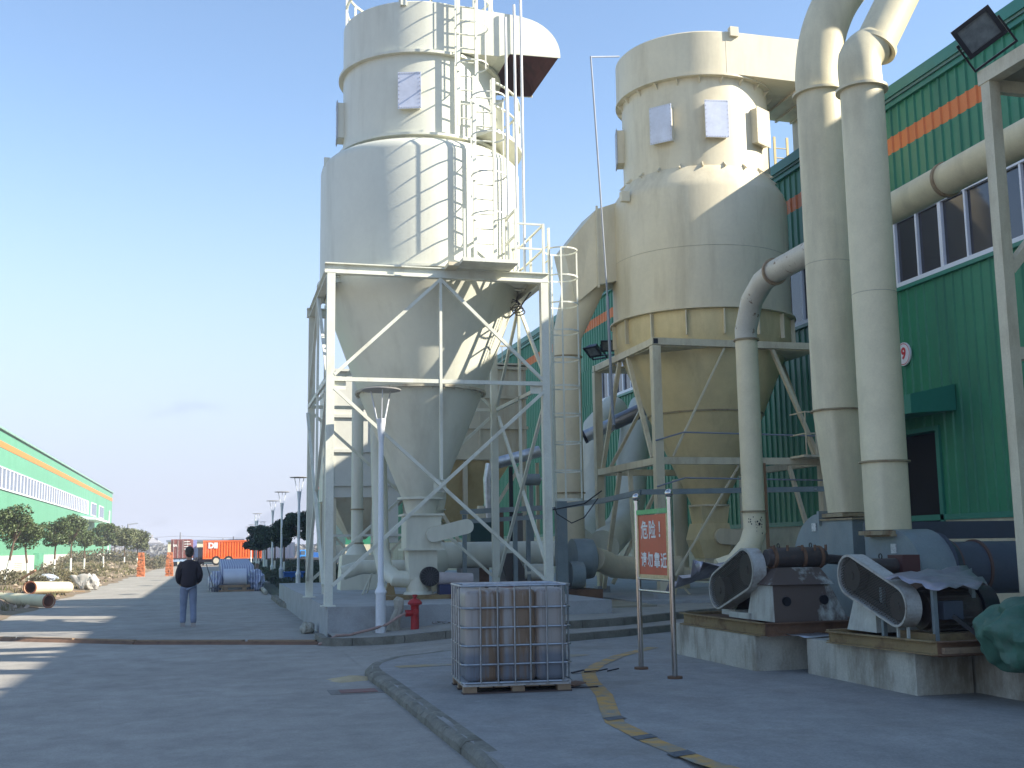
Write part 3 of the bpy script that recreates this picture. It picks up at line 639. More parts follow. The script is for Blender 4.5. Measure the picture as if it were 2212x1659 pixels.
m = MB(); m.hexa([(x - .9, y - .5, .574), (x + 1.4, y - .5, .574), (x + 1.4, y + .3, .574), (x - .9, y + .3, .574)], [(x - .9, y - .5, .66), (x + 1.4, y - .5, .66), (x + 1.4, y + .3, .66), (x - .9, y + .3, .66)]); m.build('base_channel', RUSTY, s1)

# ---- ladder helper (rails, rungs, hoops as sub-parts) ----
def ladder(parent, base, top, width, wdir, out, M, cage=None, rung=.30, rr=.028):
    """base/top: centre line; wdir along rungs; out: direction of the cage"""
    b = Vector(base); t = Vector(top); wd = Vector(wdir).normalized() * width / 2; o = Vector(out).normalized()
    m = MB(); m.beam(b - wd, t - wd, .07, .04, up=o); m.beam(b + wd, t + wd, .07, .04, up=o)
    L = m.build('ladder', M, parent); n = int((t - b).length / rung); d = (t - b).normalized()
    r0 = MB().tube([b - wd + d * rung * .5, b + wd + d * rung * .5], .016, 6).build('rung', M, L)
    for i in range(1, n): copyat(r0, L, d * rung * i)
    if cage:
        z0, z1, sp, R_ = cage; k = int((z1 - z0) / sp); base_pt = Vector((b.x, b.y, 0)); a0 = atan2(wd.y, wd.x)
        cc = base_pt + o * R_ * .9
        def hoop(z):
            pts = [Vector((b.x, b.y, z)) - wd]
            th0 = atan2((-wd).y - (o * R_ * .9).y, (-wd).x - (o * R_ * .9).x); th1 = atan2(wd.y - (o * R_ * .9).y, wd.x - (o * R_ * .9).x)
            mid = atan2(o.y, o.x)
            def un(a, ref):
                while a - ref > pi: a -= 2 * pi
                while a - ref < -pi: a += 2 * pi
                return a
            th0 = un(th0, mid); th1 = un(th1, mid)
            for i in range(15):
                a = th0 + (th1 - th0) * i / 14; pts.append(Vector((cc.x + R_ * cos(a), cc.y + R_ * sin(a), z)))
            pts.append(Vector((b.x, b.y, z)) + wd); return pts
        h0 = MB()
        pts = hoop(z0)
        for p, q in zip(pts, pts[1:]): h0.beam(p, q, .010, .030)
        h0 = h0.build('cage_hoop', M, L)
        for i in range(1, k + 1): copyat(h0, L, (0, 0, sp * i))
        for i in (3, 8, 13):
            p = pts[i]; MB().beam(p, (p.x, p.y, z0 + sp * k), .03, .012).build('cage_strap', M, L)
    return L
# ladders and galleries on silo 1 (front)
ladder(s1, (5.02, 20.88, 7.02), (5.02, 20.88, 10.9), .40, (1, 0, 0), (0.05, -1, 0), FRAMEW, cage=(7.95, 10.6, .80, .34))
ladder(s1, (4.80, 21.36, 10.05), (4.80, 21.36, 13.9), .38, (1, 0, 0), (0.1, -1, 0), FRAMEW, cage=(11.2, 13.6, .8, .33))
# mid gallery: curved platform round the right-hand side
g0, g1 = radians(-58), radians(20)
m = MB(); vs = []; fs = []; N_ = 16
for i in range(N_ + 1):
    a = g0 + (g1 - g0) * i / N_
    for (r, z) in ((1.68, 9.98), (2.2, 9.98), (2.2, 10.06), (1.68, 10.06)): vs.append((C1[0] + r * cos(a), C1[1] + r * sin(a), z))
for i in range(N_):
    for k in range(4): fs.append((i * 4 + k, i * 4 + (k + 1) % 4, (i + 1) * 4 + (k + 1) % 4, (i + 1) * 4 + k))
fs += [(0, 1, 2, 3), tuple(N_ * 4 + k for k in (3, 2, 1, 0))]
gal = m.add(vs, fs).build('gallery', FRAMEW, s1)
m = MB()
for z in (10.55, 11.06):
    pts = [(C1[0] + 2.16 * cos(g0 + (g1 - g0) * i / 14), C1[1] + 2.16 * sin(g0 + (g1 - g0) * i / 14), z) for i in range(15)]
    m.tube(pts, .026, 8)
m.build('handrail', FRAMEW, gal)
for i in range(6):
    a = g0 + (g1 - g0) * i / 5; px, py = C1[0] + 2.16 * cos(a), C1[1] + 2.16 * sin(a); MB().beam((px, py, 10.06), (px, py, 11.08), .045).build('post', FRAMEW, gal)

# roof railing
rl = None
m = MB()
for z in (13.25, 13.75):
    m.tube([(C1[0] + 1.6 * cos(2 * pi * i / 40), C1[1] + 1.6 * sin(2 * pi * i / 40), z) for i in range(41)], .03, 6, caps=False)
rl = m.build('roof_railing', FRAMEW, s1)
for a in (178, -115, -92, -70, -55, -30, -5, 30, 70, 110, 145):
    a = radians(a); MB().beam((C1[0] + 1.6 * cos(a), C1[1] + 1.6 * sin(a), 12.7), (C1[0] + 1.6 * cos(a), C1[1] + 1.6 * sin(a), 13.77), .05).build('post', FRAMEW, rl)
# conduits running up the right side
for (px, y0) in ((1097, 21.32), (1116, 21.36), (1131, 21.4)):
    p = at(px, 430, y0); MB().tube([(p.x, p.y, 7.0), (p.x, p.y, 12.45 + 8 * (y0 - 21.32))], .028, 8).build('conduit', mat('pale_conduit', (.6, .63, .66), .4), s1)
# bottom landing beside the ladder
l0 = MB().box((4.42, 20.18, 6.93), (5.50, 20.98, 7.0)).build('landing', FRAMEW, s1)
m = MB()
for p in ((5.46, 20.22), (5.46, 20.95)): m.beam((p[0], p[1], 7.0), (p[0], p[1], 8.02), .045)
m.beam((5.46, 20.22, 8.0), (5.46, 20.95, 8.0), .04); m.beam((5.46, 20.22, 7.5), (5.46, 20.95, 7.5), .04)
m.build('landing_rail', FRAMEW, s1)
MB().beam((4.46, 20.22, 7.0), (4.46, 20.22, 7.95), .045).build('landing_post', FRAMEW, s1)
MB().box((4.2, 20.45, 6.90), (4.42, 20.98, 6.97)).build('landing_bracket', SILOC, s1)

# ---- steel frame under silo 1 ----
f1 = thing('lattice_support_frame', 'white steel lattice frame with cross bracing carrying the tall pale silo', 'steel frame', (C1[0], C1[1], 0.574))
xa, xb_, ya, yb_ = 2.03, 6.19, 20.87, 25.05
lg = MB().box((xa - .075, ya - .075, .574), (xa + .075, ya + .075, 6.74)).build('leg', FRAMEW, f1)
for (dx, dy) in ((xb_ - xa, 0), (0, yb_ - ya), (xb_ - xa, yb_ - ya)): copyat(lg, f1, (dx, dy, 0))
for (px, py) in ((xa, ya), (xb_, ya), (xa, yb_), (xb_, yb_)): MB().box((px - .13, py - .12, .574), (px + .13, py + .13, .594)).build('base_plate', FRAMEW, f1)
def ibeam(p, q, h, w, M, parent, name='beam'):
    p = Vector(p); q = Vector(q); m = MB(); m.beam(p, q, .02, h); u = Vector((0, 0, h / 2)); m.beam(p + u, q + u, w, .022); m.beam(p - u, q - u, w, .022); return m.build(name, M, parent)
zt1 = 6.83
ibeam((xa - .12, ya, zt1), (xb_ + .1, ya, zt1), .18, .15, FRAMEW, f1); ibeam((xa - .12, yb_, zt1), (xb_ + .1, yb_, zt1), .18, .15, FRAMEW, f1)
ibeam((xa, ya + .08, zt1), (xa, yb_ - .08, zt1), .18, .15, FRAMEW, f1); ibeam((xb_, ya + .08, zt1), (xb_, yb_ - .08, zt1), .18, .15, FRAMEW, f1)
for p, q in (((xa, 22.2), (xb_, 22.2)), ((xa, 24.2), (xb_, 24.2))): ibeam((p[0] + .02, p[1], 6.94), (q[0] - .02, q[1], 6.94), .10, .10, FRAMEW, f1, 'cross_beam')
def faces(p, q, off):
    """bracing of one side between leg p and leg q"""
    p = Vector((*p, 0)); q = Vector((*q, 0)); md = (p + q) / 2; o = Vector(off)
    B = lambda a, za, b, zb_, w_=.06, h_=.06: MB().beam(a + o + Vector((0, 0, za)), b + o + Vector((0, 0, zb_)), w_, h_).build('brace', FRAMEW, f1)
    B(p, 4.72, q, 4.72, .05, .075); B(md, 6.72, md, 2.85, .05, .075)
    B(p, 4.80, md, 6.7); B(md, 6.7, q, 4.80)
    o2 = o * 1.6; B(p, 4.55, q, .95); 
    o = o * 1.7
    B(q, 4.55, p, .95)
faces((xa + .07, ya), (xb_ - .07, ya), (0, -.05, 0)); faces((xa + .07, yb_), (xb_ - .07, yb_), (0, .05, 0))
faces((xa, ya + .07), (xa, yb_ - .07), (-.05, 0, 0)); faces((xb_, ya + .07), (xb_, yb_ - .07), (.05, 0, 0))
for (x_, z_) in ((4.09, 2.75), (2.2, 4.65), (6.0, 4.65)):
    MB().box((x_ - .12, ya - .015, z_ - .12), (x_ + .12, ya - .005, z_ + .12)).build('gusset', FRAMEW, f1)
# caged ladder on the right-hand side
ladder(f1, (6.40, 21.35, 2.35), (6.40, 21.35, 7.95), .38, (0, 1, 0), (1, 0.0, 0), FRAMEW, cage=(2.5, 7.9, .56, .34))
# railings above the right-hand side
m = MB()
R1 = [(5.5, 20.86), (6.2, 20.86), (6.2, 22.9)]
for z in (7.42, 7.92):
    for a, b in zip(R1, R1[1:]): m.beam((*a, z), (*b, z), .035)
m.build('handrail', FRAMEW, f1)
for p in ((5.52, 20.86), (6.2, 20.86), (6.2, 21.8), (6.2, 22.9)): MB().beam((*p, 6.93), (*p, 7.94), .045).build('rail_post', FRAMEW, f1)
MB().box((5.5, 20.9, 6.925), (6.2, 23, 6.95)).build('walkway_deck', FRAMEW, f1)
ladder(f1, (2.45, 26.1, .6), (2.45, 26.1, 7.2), .36, (.3, 1, 0), (-1, .2, 0), FRAMEW)
# black cable loop at the beam corner
t = thing('cable_coil', 'black cable loops hanging at the top right corner of the white frame', 'cable', (5.8, 21.9, 6.4))
m = MB()
for k in range(4):
    cx_, cz_ = 5.95 + .06 * k, 6.62 - .04 * k
    m.tube([(cx_ + .15 * cos(a) * (1 - .1 * k), 22.3 + .05 * k + .06 * sin(2 * a), cz_ + .09 * sin(a)) for a in [2 * pi * i / 18 for i in range(19)]], .012, 6)
m.tube([(6.15, 21.6, 6.75), (6.05, 22.2, 6.5), (5.9, 22.8, 6.35)], .016, 6)
m.build('loops', BLACK, t)

# ---- silo 2 ----
C2 = (11.97, 26.17)
s2 = thing('cyclone_silo', 'cream cyclone silo with three inspection doors standing between the tall silo and the green factory', 'silo', (C2[0], C2[1], 0.39))
R2, r2 = 2.25, 1.885
MB().lathe([(R2, 7.15), (R2, 10.12), (R2 - .06, 10.30), (r2 + .02, 10.74)], C2, 96).build('lower_drum', SILOC, s2)
MB().lathe([(r2, 10.7), (r2, 13.03)], C2, 96).build('upper_drum', SILOC, s2)

m = MB()
for j in range(22):
    a = 2 * pi * (j + .3) / 22; u = Vector((cos(a), sin(a), 0)); tt = Vector((-sin(a), cos(a), 0)) * .015; c = Vector((*C2, 0))
    for (z0, z1) in ((10.70, 10.84), (12.98, 12.84)):
        b = c + u * r2; m.add([b - tt + Vector((0, 0, z0)), b - tt + u * .15 + Vector((0, 0, z0)), b - tt + Vector((0, 0, z1)), b + tt + Vector((0, 0, z0)), b + tt + u * .15 + Vector((0, 0, z0)), b + tt + Vector((0, 0, z1))], [(0, 1, 2), (5, 4, 3), (0, 3, 4, 1), (1, 4, 5, 2), (2, 5, 3, 0)])
m.build('gusset_ring', SILOC, s2, kind='stuff')
ringflange(MB(), C2, r2, 13.03, .05, .16, 96).build('flange', SILOC, s2)
rh2 = 2.02
MB().lathe([(rh2, 13.06), (rh2, 14.12), (rh2 - .04, 14.16)], C2, 96).build('head', SILOC, s2)
Yf2 = C2[1] - rh2
m = MB(); m.hexa([(C2[0], Yf2 - .005, 13.06), (15.1, Yf2 - .005, 13.0), (15.1, Yf2 + 2.5, 13.0), (C2[0], Yf2 + 2.5, 13.06)], [(C2[0], Yf2 - .005, 14.15), (15.1, Yf2 - .005, 14.15), (15.1, Yf2 + 2.5, 14.15), (C2[0], Yf2 + 2.5, 14.15)]); m.build('outlet_duct', SILOC, s2)
m = MB(); m.hexa([(15.1, Yf2, 11.7), (16.0, Yf2, 11.9), (16.0, Yf2 + 2.5, 11.9), (15.1, Yf2 + 2.5, 11.7)], [(15.1, Yf2, 14.15), (16.0, Yf2, 13.6), (16.0, Yf2 + 2.5, 13.6), (15.1, Yf2 + 2.5, 14.15)]); m.build('outlet_hood', SILOC, s2)
for xx in (14.1, 14.6, 15.05): MB().beam((xx, Yf2 + .03, 12.98), (xx, Yf2 + 2.5, 12.98), .05, .06).build('stiffener', SILOC, s2)
a_ = radians(-100); x_, y_ = C2[0] + rh2 * cos(radians(-84)), C2[1] + rh2 * sin(radians(-84))
m = MB(); m.box((x_ - .11, y_ - .1, 14.02), (x_ + .11, y_ + .05, 14.26)); m.build('lifting_lug', SILOC, s2)
m = MB().box((C2[0] - R2 - .12, C2[1] - .75, 10.05), (C2[0] - R2 + .1, C2[1] - .6, 10.3)); m.build('lifting_lug', SILOC, s2)
for ang, M2 in ((-138, COVER), (-99, COVER), (-59, SILOC), (163, COVERD)): panel_door(s2, C2, r2, ang, 11.42, 12.30, .52, SILOC, M2, .16)
m = MB()
for z in (8.65,): m.lathe([(R2 + .001, z - .006), (R2 + .006, z), (R2 + .001, z + .006)], C2, 96, capb=False, capt=False)
m.build('weld_seam', mat('seam_line', (.38, .35, .26), .7), s2)
MB().lathe([(.42, 2.55), (1.44, 4.78)], C2, 72, capb=False, capt=False).build('lower_cone', SILOY, s2)
MB().lathe([(1.44, 4.79), (2.21, 6.6), (2.21, 7.14)], C2, 96, capb=False, capt=False).build('upper_cone', SILOY, s2)
m = MB(); ringflange(m, C2, 1.43, 4.785, .04, .03, 72); m.build('flange', SEAM, s2)
ringflange(MB(), C2, 2.23, 7.14, .04, .11, 96).build('flange', SILOC, s2)
m = MB()
for j in range(16):
    a = 2 * pi * (j + .5) / 16; u = Vector((cos(a), sin(a), 0)); c = Vector((*C2, 0)); m.beam(c + u * 2.26 + Vector((0, 0, 6.5)), c + u * 2.26 + Vector((0, 0, 7.1)), .03, .1, up=u)
m.build('rib_ring', SILOC, s2, kind='stuff')
ringflange(MB(), C2, .42, 2.54, .05, .08, 32).build('flange', SILOC, s2)
x, y = C2
MB().hexa([(x - .33, y - .33, 2.1), (x + .33, y - .33, 2.1), (x + .33, y + .33, 2.1), (x - .33, y + .33, 2.1)], [(x - .38, y - .38, 2.53), (x + .38, y - .38, 2.53), (x + .38, y + .38, 2.53), (x - .38, y + .38, 2.53)]).build('neck', SILOY, s2)
m = MB(); m.hexa([(x - .30, y - .32, 1.25), (x + .30, y - .32, 1.25), (x + .3, y + .32, 1.25), (x - .3, y + .32, 1.25)], [(x - .48, y - .4, 1.7), (x + .42, y - .4, 1.7), (x + .42, y + .4, 1.7), (x - .48, y + .4, 1.7)])
m.hexa([(x - .48, y - .4, 1.7), (x + .42, y - .4, 1.7), (x + .42, y + .4, 1.7), (x - .48, y + .4, 1.7)], [(x - .38, y - .36, 2.1), (x + .36, y - .36, 2.1), (x + .36, y + .36, 2.1), (x - .38, y + .36, 2.1)]); m.build('airlock_body', SILOY, s2)
g = obround((x + .1, 1.78), (x + .9, 1.72), .19); MB().prism([(a, y - .52, b) for a, b in g], (0, .1, 0)).build('chain_guard', SILOC, s2)
MB().tube([(x + .3, y, 1.45), (x + 1.3, y, 1.45)], .18, 16).build('motor', SILOC, s2)
MB().hexa([(x - .3, y - .26, .75), (x + .26, y - .26, .75), (x + .26, y + .26, .75), (x - .3, y + .26, .75)], [(x - .28, y - .3, 1.25), (x + .28, y - .3, 1.25), (x + .28, y + .3, 1.25), (x - .28, y + .3, 1.25)]).build('outlet_chute', SILOC, s2)
MB().tube([(x - 1.15, y - .05, .86), (x + .1, y - .05, .86)], .17, 20).build('discharge_pipe', SILOC, s2)
m = MB(); m.beam((x - .95, y - .1, .78), (x - 1.15, y - .4, .39), .04); m.beam((x - .95, y, .78), (x - .75, y - .35, .39), .04); m.beam((x - 1.0, y + .1, .78), (x - 1.1, y + .3, .39), .04); m.build('pipe_stand', FRAMEC, s2)
# conduit in front of silo 2
t = thing('lightning_conductor', 'thin dark vertical pipe hanging left of the cream silo head', 'conduit', (9.75, 23.9, 8))
m = MB(); A = at(1337, 122, 25.6); B = at(1276, 123, 24.0); Cc = at(1281, 190, 24.0); D = at(1312, 640, 24.0); E_ = at(1323, 890, 24.0)
m.tube([A, B, Cc, D], .022, 8); m.build('upper_pipe', mat('grey_conduit', (.22, .25, .30), .5), t)
MB().tube([D, E_, E_ + Vector((.03, 0, -.3))], .035, 8).build('lower_pipe', mat('grey_conduit', (.22, .25, .30)), t)

# ---- frame under silo 2 ----
f2 = thing('cream_support_frame', 'cream box-section frame with diagonal struts carrying the cream silo', 'steel frame', (C2[0], C2[1], 0.39))
xa, xb_, ya, yb_ = 9.82, 14.0, 24.1, 28.25
hw = .10
zl, zu = 3.5, 6.27
lg = MB().box((xa - hw, ya - hw, .39), (xa + hw, ya + hw, 6.17)).build('leg', FRAMEC, f2)
for (dx, dy) in ((xb_ - xa, 0), (0, yb_ - ya), (xb_ - xa, yb_ - ya)): copyat(lg, f2, (dx, dy, 0))
def tubebeam(a, b, name='beam', w_=.16, h_=.16):
    return MB().beam(a, b, w_, h_).build(name, FRAMEC, f2)
for z in (zl, zu):
    for yy_ in (ya, yb_): tubebeam((xa - hw + .002, yy_, z), (xb_ + hw, yy_, z))
    for xx in (xa, xb_): tubebeam((xx, ya + .09, z), (xx, yb_ - .09, z))
MB().box((xa - .07, ya - .087, zu - .062), (xa + .045, ya - .083, zu + .06)).build('open_tube_end', BLACK, f2)
for (cx_, cy_, sx_, sy_) in ((xa, ya, 1, 1), (xb_, ya, -1, 1), (xa, yb_, 1, -1), (xb_, yb_, -1, -1)):
    MB().prism([(cx_, cy_, 6.16), (cx_ + 1.3 * sx_, cy_, 6.16), (cx_, cy_ + 1.3 * sy_, 6.16)], (0, 0, .03)).build('corner_plate', FRAMEC, f2)
for (cx_, cy_) in ((xa, ya), (xb_, ya), (xa, yb_), (xb_, yb_)): MB().box((cx_ - .17, cy_ - .15, .39), (cx_ + .17, cy_ + .15, .55)).build('foot', CONCT, f2)
def diag(a, b, w_=.10): MB().beam(a, b, w_, w_ * .8).build('strut', FRAMEC, f2)
mx, my = (xa + xb_) / 2, (ya + yb_) / 2
diag((xa + .35, ya - .02, zl + .1), (mx - .35, ya - .02, zu - .1), .05); diag((xb_ - .1, ya, zl + .1), (mx + .9, ya, zu - .1))
diag((xa, ya + .35, zl + .1), (xa, my - .3, zu - .1)); diag((xa, yb_ - .3, zl + .1), (xa, my + .3, zu - .1)); diag((xb_, yb_ - .3, zl + .1), (xb_, my + .3, zu - .1)); diag((xb_, ya + .3, zl + .1), (xb_, my - .3, zu - .1))
diag((xa + .3, yb_, zl + .1), (mx - .3, yb_, zu - .1)); diag((xb_ - .3, yb_, zl + .1), (mx + .3, yb_, zu - .1))
diag((xa + .3, ya - .02, .9), (mx - .1, ya - .02, zl - .1), .05); diag((xb_ - .1, ya, .5), (mx + 1.2, ya, zl - .1))
diag((xa, yb_ - .15, .5), (xa, my + .5, zl - .1)); diag((xa, ya + 1.6, 1.0), (xa, my - .2, zl - .1)); diag((xa + .3, yb_, .6), (mx - .3, yb_, zl - .1)); diag((xb_ - .3, yb_, .6), (mx + .3, yb_, zl - .1))
m = MB()
for z in (4.15, 3.1):
    m.tube([(xa - .1, ya - .1, z - .2), (xa + .6, ya - .1, z), (xb_, ya - .1, z - .05)], .02, 6)
m.build('guard_wire', mat('grey_conduit', (.22, .25, .30)), f2)
lq = at(1692, 420, 29.2)
L2 = ladder(f2, (lq.x, 29.2, 3.5), (lq.x, 29.2, 13.6), .42, (1, 0, 0), (0, -1, 0), mat('yellowed_ladder_paint', (.62, .46, .2), .6, dirt=(.4, .25, .1), damt=.6, dscale=3))
m = MB()
for z in (4.1, 4.6): m.beam((13.2, 23.4, z), (14.8, 23.4, z), .03); m.beam((13.2, 23.4, z), (13.2, 24.1, z), .03)
for k in range(7): m.beam((13.2 + k * .26, 23.4, 3.6), (13.2 + k * .26, 23.4, 4.62), .025)
m.build('landing_rail', FRAMEC, f2)
MB().box((13.1, 23.35, 3.55), (14.9, 24.0, 3.6)).build('landing', FRAMEC, f2)
def floodlight(name, c, s, yaw, pitch, lab, parent=None, rollz=0):
    t = thing(name, lab, 'floodlight', c)
    Rm = Matrix.Rotation(yaw, 3, 'Z') @ Matrix.Rotation(pitch, 3, 'X') @ Matrix.Rotation(rollz, 3, 'Y')
    def T(p): return Vector(c) + Rm @ (Vector(p) * s)
    def bx(a, b, m):
        x0, y0, z0 = a; x1, y1, z1 = b; m.hexa([T((x0, y0, z0)), T((x1, y0, z0)), T((x1, y1, z0)), T((x0, y1, z0))], [T((x0, y0, z1)), T((x1, y0, z1)), T((x1, y1, z1)), T((x0, y1, z1))]); return m
    m = MB(); m.hexa([T((-.5, -.06, -.4)), T((.5, -.06, -.4)), T((.32, .34, -.25)), T((-.32, .34, -.25))], [T((-.5, -.06, .4)), T((.5, -.06, .4)), T((.32, .34, .28)), T((-.32, .34, .28))]); m.build('housing', BLACK, t)
    m = MB(); 
    for (a, b) in (((-.54, -.13, .33), (.54, -.06, .44)), ((-.54, -.13, -.44), (.54, -.06, -.33)), ((-.54, -.13, -.33), (-.42, -.06, .33)), ((.42, -.13, -.33), (.54, -.06, .33))): bx(a, b, m)
    m.build('rim', BLACK, t)
    bx((-.42, -.08, -.33), (.42, -.07, .33), MB()).build('glass', mat('dull_lamp_glass', (.15, .165, .16), .15, var=.3, scale=9), t)
    m = MB(); bx((-.6, .05, -.05), (-.54, .15, .05), m); bx((-.62, .05, -.75), (-.57, .15, .05), m); bx((.57, .05, -.75), (.62, .15, .05), m); bx((-.62, .05, -.8), (.62, .15, -.74), m); m.build('bracket', BLACK, t)
    return t
floodlight('floodlight', (9.72, 28.2, 6.75), .42, radians(-60), radians(50), 'small black floodlight on the back corner of the cream silo frame')
floodlight('floodlight', (9.9, 27.5, 6.78), .36, radians(-20), radians(30), 'second small black floodlight beside its twin on the cream silo frame')

# ================= BIG DUCTS =================
# elbow duct that feeds silo 2 from the left
t = thing('inlet_duct', 'thick cream round duct rising and bending into the left side of the cream silo', 'duct', (8.6, 27.0, .39))
Yd = 27.0
v0 = at(1222, 1120, Yd); v1 = at(1224, 772, Yd); rr_ = .36
xv = v1.x
MB().tube([(xv, Yd, .39), (xv, Yd, v1.z)], rr_, 40).build('riser', SILOC, t)
ringflange(MB(), (xv, Yd), rr_, v1.z, .03, .04, 40).build('flange', SEAM, t); ringflange(MB(), (xv, Yd), rr_, 2.9, .03, .04, 40).build('flange', SEAM, t)
e1 = at(1244, 668, Yd); e2 = at(1283, 560, Yd)
p0 = Vector((xv, Yd, v1.z)); 
MB().tube([p0, Vector((xv + .03, Yd, v1.z + .55)), Vector((e1.x, Yd, e1.z)), Vector((e2.x - .1, Yd, e2.z - .15))], [rr_, rr_ * 1.02, .46, .62], 40).build('mitred_elbow', SILOC, t)
A, B = at(1272, 470, Yd), at(1278, 628, Yd)
m = MB(); x1_ = C2[0] - R2 + .55
m.hexa([(A.x - .05, Yd - .75, B.z - .02), (x1_, Yd - .75, 8.35), (x1_, Yd + .5, 8.35), (A.x - .05, Yd + .5, B.z - .02)], [(A.x - .05, Yd - .75, A.z), (x1_, Yd - .75, 10.45), (x1_, Yd + .5, 10.45), (A.x - .05, Yd + .5, A.z)]); m.build('transition_box', SILOC, t)
m = MB(); m.hexa([(A.x - .55, Yd - .5, B.z - .45), (A.x - .05, Yd - .745, B.z - .02), (A.x - .05, Yd + .495, B.z - .02), (A.x - .55, Yd + .4, B.z - .45)], [(A.x - .85, Yd - .45, A.z - 1.0), (A.x - .05, Yd - .745, A.z - .01), (A.x - .05, Yd + .495, A.z - .01), (A.x - .85, Yd + .4, A.z - 1.0)]); m.build('taper', SILOC, t)
MB().beam((A.x - .05, Yd - .77, B.z - .1), (A.x - .05, Yd - .77, A.z + .08), .05, .04).build('flange', SILOC, t)

# the two large risers from the fans
def riser(name, lab, cx_, cy_, r, zb_, zfl, ztf, base_w, pathtop, rtop, seams, dx=0):
    t = thing(name, lab, 'duct', (cx_, cy_, zb_), 'tall cream riser ducts over the fans')
    MB().tube([(cx_, cy_, zfl), (cx_, cy_, ztf)], r, 56).build('riser', PIPEC, t)
    # square to round transition
    n = 48; vs = []; fs = []
    for j in range(n):
        a = 2 * pi * (j + .5) / n; k = 1 / max(abs(cos(a)), abs(sin(a))); vs.append((cx_ + dx + base_w * k * cos(a), cy_ + base_w * k * sin(a), zb_ + .06))
    for j in range(n):
        a = 2 * pi * (j + .5) / n; vs.append((cx_ + r * cos(a), cy_ + r * sin(a), zfl))
    MB().add(vs, [(j, (j + 1) % n, n + (j + 1) % n, n + j) for j in range(n)], True).build('square_transition', PIPEC, t)
    b = base_w + .05; MB().box((cx_ + dx - b, cy_ - b, zb_), (cx_ + dx + b, cy_ + b, zb_ + .05)).build('base_flange', SEAM, t)
    ringflange(MB(), (cx_, cy_), r, zfl, .02, .035, 56).build('flange', SEAM, t)
    ringflange(MB(), (cx_, cy_), r, ztf, .035, .055, 56).build('flange', PIPEC, t)
    for z in seams: MB().lathe([(r + .0005, z - .004), (r + .003, z), (r + .0005, z + .003)], (cx_, cy_), 56, capb=False, capt=False).build('weld_seam', mat('seam_line', (.38, .35, .26)), t)
    P_ = [Vector(p) for p in pathtop]; Q = []
    for i in range(len(P_) - 1):
        p0_ = P_[max(0, i - 1)]; p1_ = P_[i]; p2_ = P_[i + 1]; p3_ = P_[min(len(P_) - 1, i + 2)]
        for k in range(5):
            u = k / 5; Q.append(.5 * ((2 * p1_) + (p2_ - p0_) * u + (2 * p0_ - 5 * p1_ + 4 * p2_ - p3_) * u * u + (3 * p1_ - p0_ - 3 * p2_ + p3_) * u ** 3))
    Q.append(P_[-1]); MB().tube(Q, rtop, 56).build('elbow', PIPEC, t)
    return t
Ya, Yb2 = 13.6, 11.95
pa = at(1787, 500, Ya); ra = .322
pb = at(1880, 500, Yb2); rb = .265
ztfA = at(1765, 205, Ya).z; zflA = at(1812, 888, Ya).z; zbA = at(1830, 1112, Ya).z - .03
ztfB = at(1862, 196, Yb2).z; zflB = at(1917, 998, Yb2).z; zbB = at(1920, 1150, Yb2).z - .03
A1 = at(1822, 20, Ya + .1); A2 = at(1905, -60, Ya + .15)
riser('riser_duct', 'wider farther one of the two tall cream riser ducts, elbow behind the other', pa.x, Ya, ra, zbA, zflA, ztfA, .215,
      [(pa.x, Ya, ztfA), (pa.x, Ya, ztfA + .35), (pa.x + .12, Ya, ztfA + .95), (pa.x + .42, Ya, ztfA + 1.55), (pa.x + .95, Ya - .05, ztfA + 2.1), (pa.x + 1.9, Ya - .15, ztfA + 2.6), (pa.x + 3.2, Ya - .3, ztfA + 2.9), (15.2, Ya - .5, ztfA + 2.9)], ra, (5.4,), .10)
B0 = Vector((pb.x, Yb2, ztfB)); B1 = at(1888, 100, Yb2); B2 = at(1942, -10, Yb2)
dB = (B2 - B1).normalized()
riser('riser_duct', 'nearer narrow cream riser duct bending up to the right at the top of the picture', pb.x, Yb2, rb, zbB, zflB, ztfB, .20,
      [B0, (pb.x, Yb2, ztfB + .42), (B1.x - .02, Yb2, B1.z)], rb, (4.6,))
t = bpy.data.objects['riser_duct.001']
MB().tube([Vector((B1.x, Yb2, B1.z)) - dB * .05, Vector((B1.x, Yb2, B1.z)) + dB * 3.0, Vector((B1.x, Yb2, B1.z)) + dB * 3.6 + Vector((1.0, -.1, .3)), Vector((15.6, Yb2 - .3, (B1 + dB * 3.6).z + .3))], rb * .97, 48).build('upper_duct', PIPEC, t)
m = MB(); n_ = dB; q0 = Vector((B1.x, Yb2, B1.z)) - dB * .02; m.tube([q0 - dB * .03, q0 + dB * .03], rb + .03, 48); m.build('flange', PIPEC, t)
# pneumatic pipe: vertical, elbow, then along the wall towards the camera
t = thing('pneumatic_pipe', 'cream pipe with scuffed elbow running up beside the cream silo and along the factory wall', 'pipe', (9.6, 19.05, .3))
r_ = .205; Yp = 19.05; Xp = 9.62
zb0 = at(1620, 1105, Yp).z; z1_ = at(1612, 735, Yp).z; z2_ = at(1612, 640, Yp).z + .1
xs0 = at(1628, 1100, Yp).x; xs1 = at(1612, 735, Yp).x
PIPEW = mat('worn_pipe_paint', (0.54, 0.52, 0.43), 0.5, dirt=(0.20, 0.13, 0.08), damt=.95, dscale=7, bump=.15, low=.60, high=.66, var=.08)
MB().tube([(xs0, Yp, zb0), (xs1, Yp, z1_)], r_, 32).build('lower_riser', PIPEC, t)
for (xx, zz_) in ((xs0, zb0), (xs1, z1_)): ringflange(MB(), (xx, Yp), r_, zz_, .03, .035, 32).build('flange', SEAM, t)
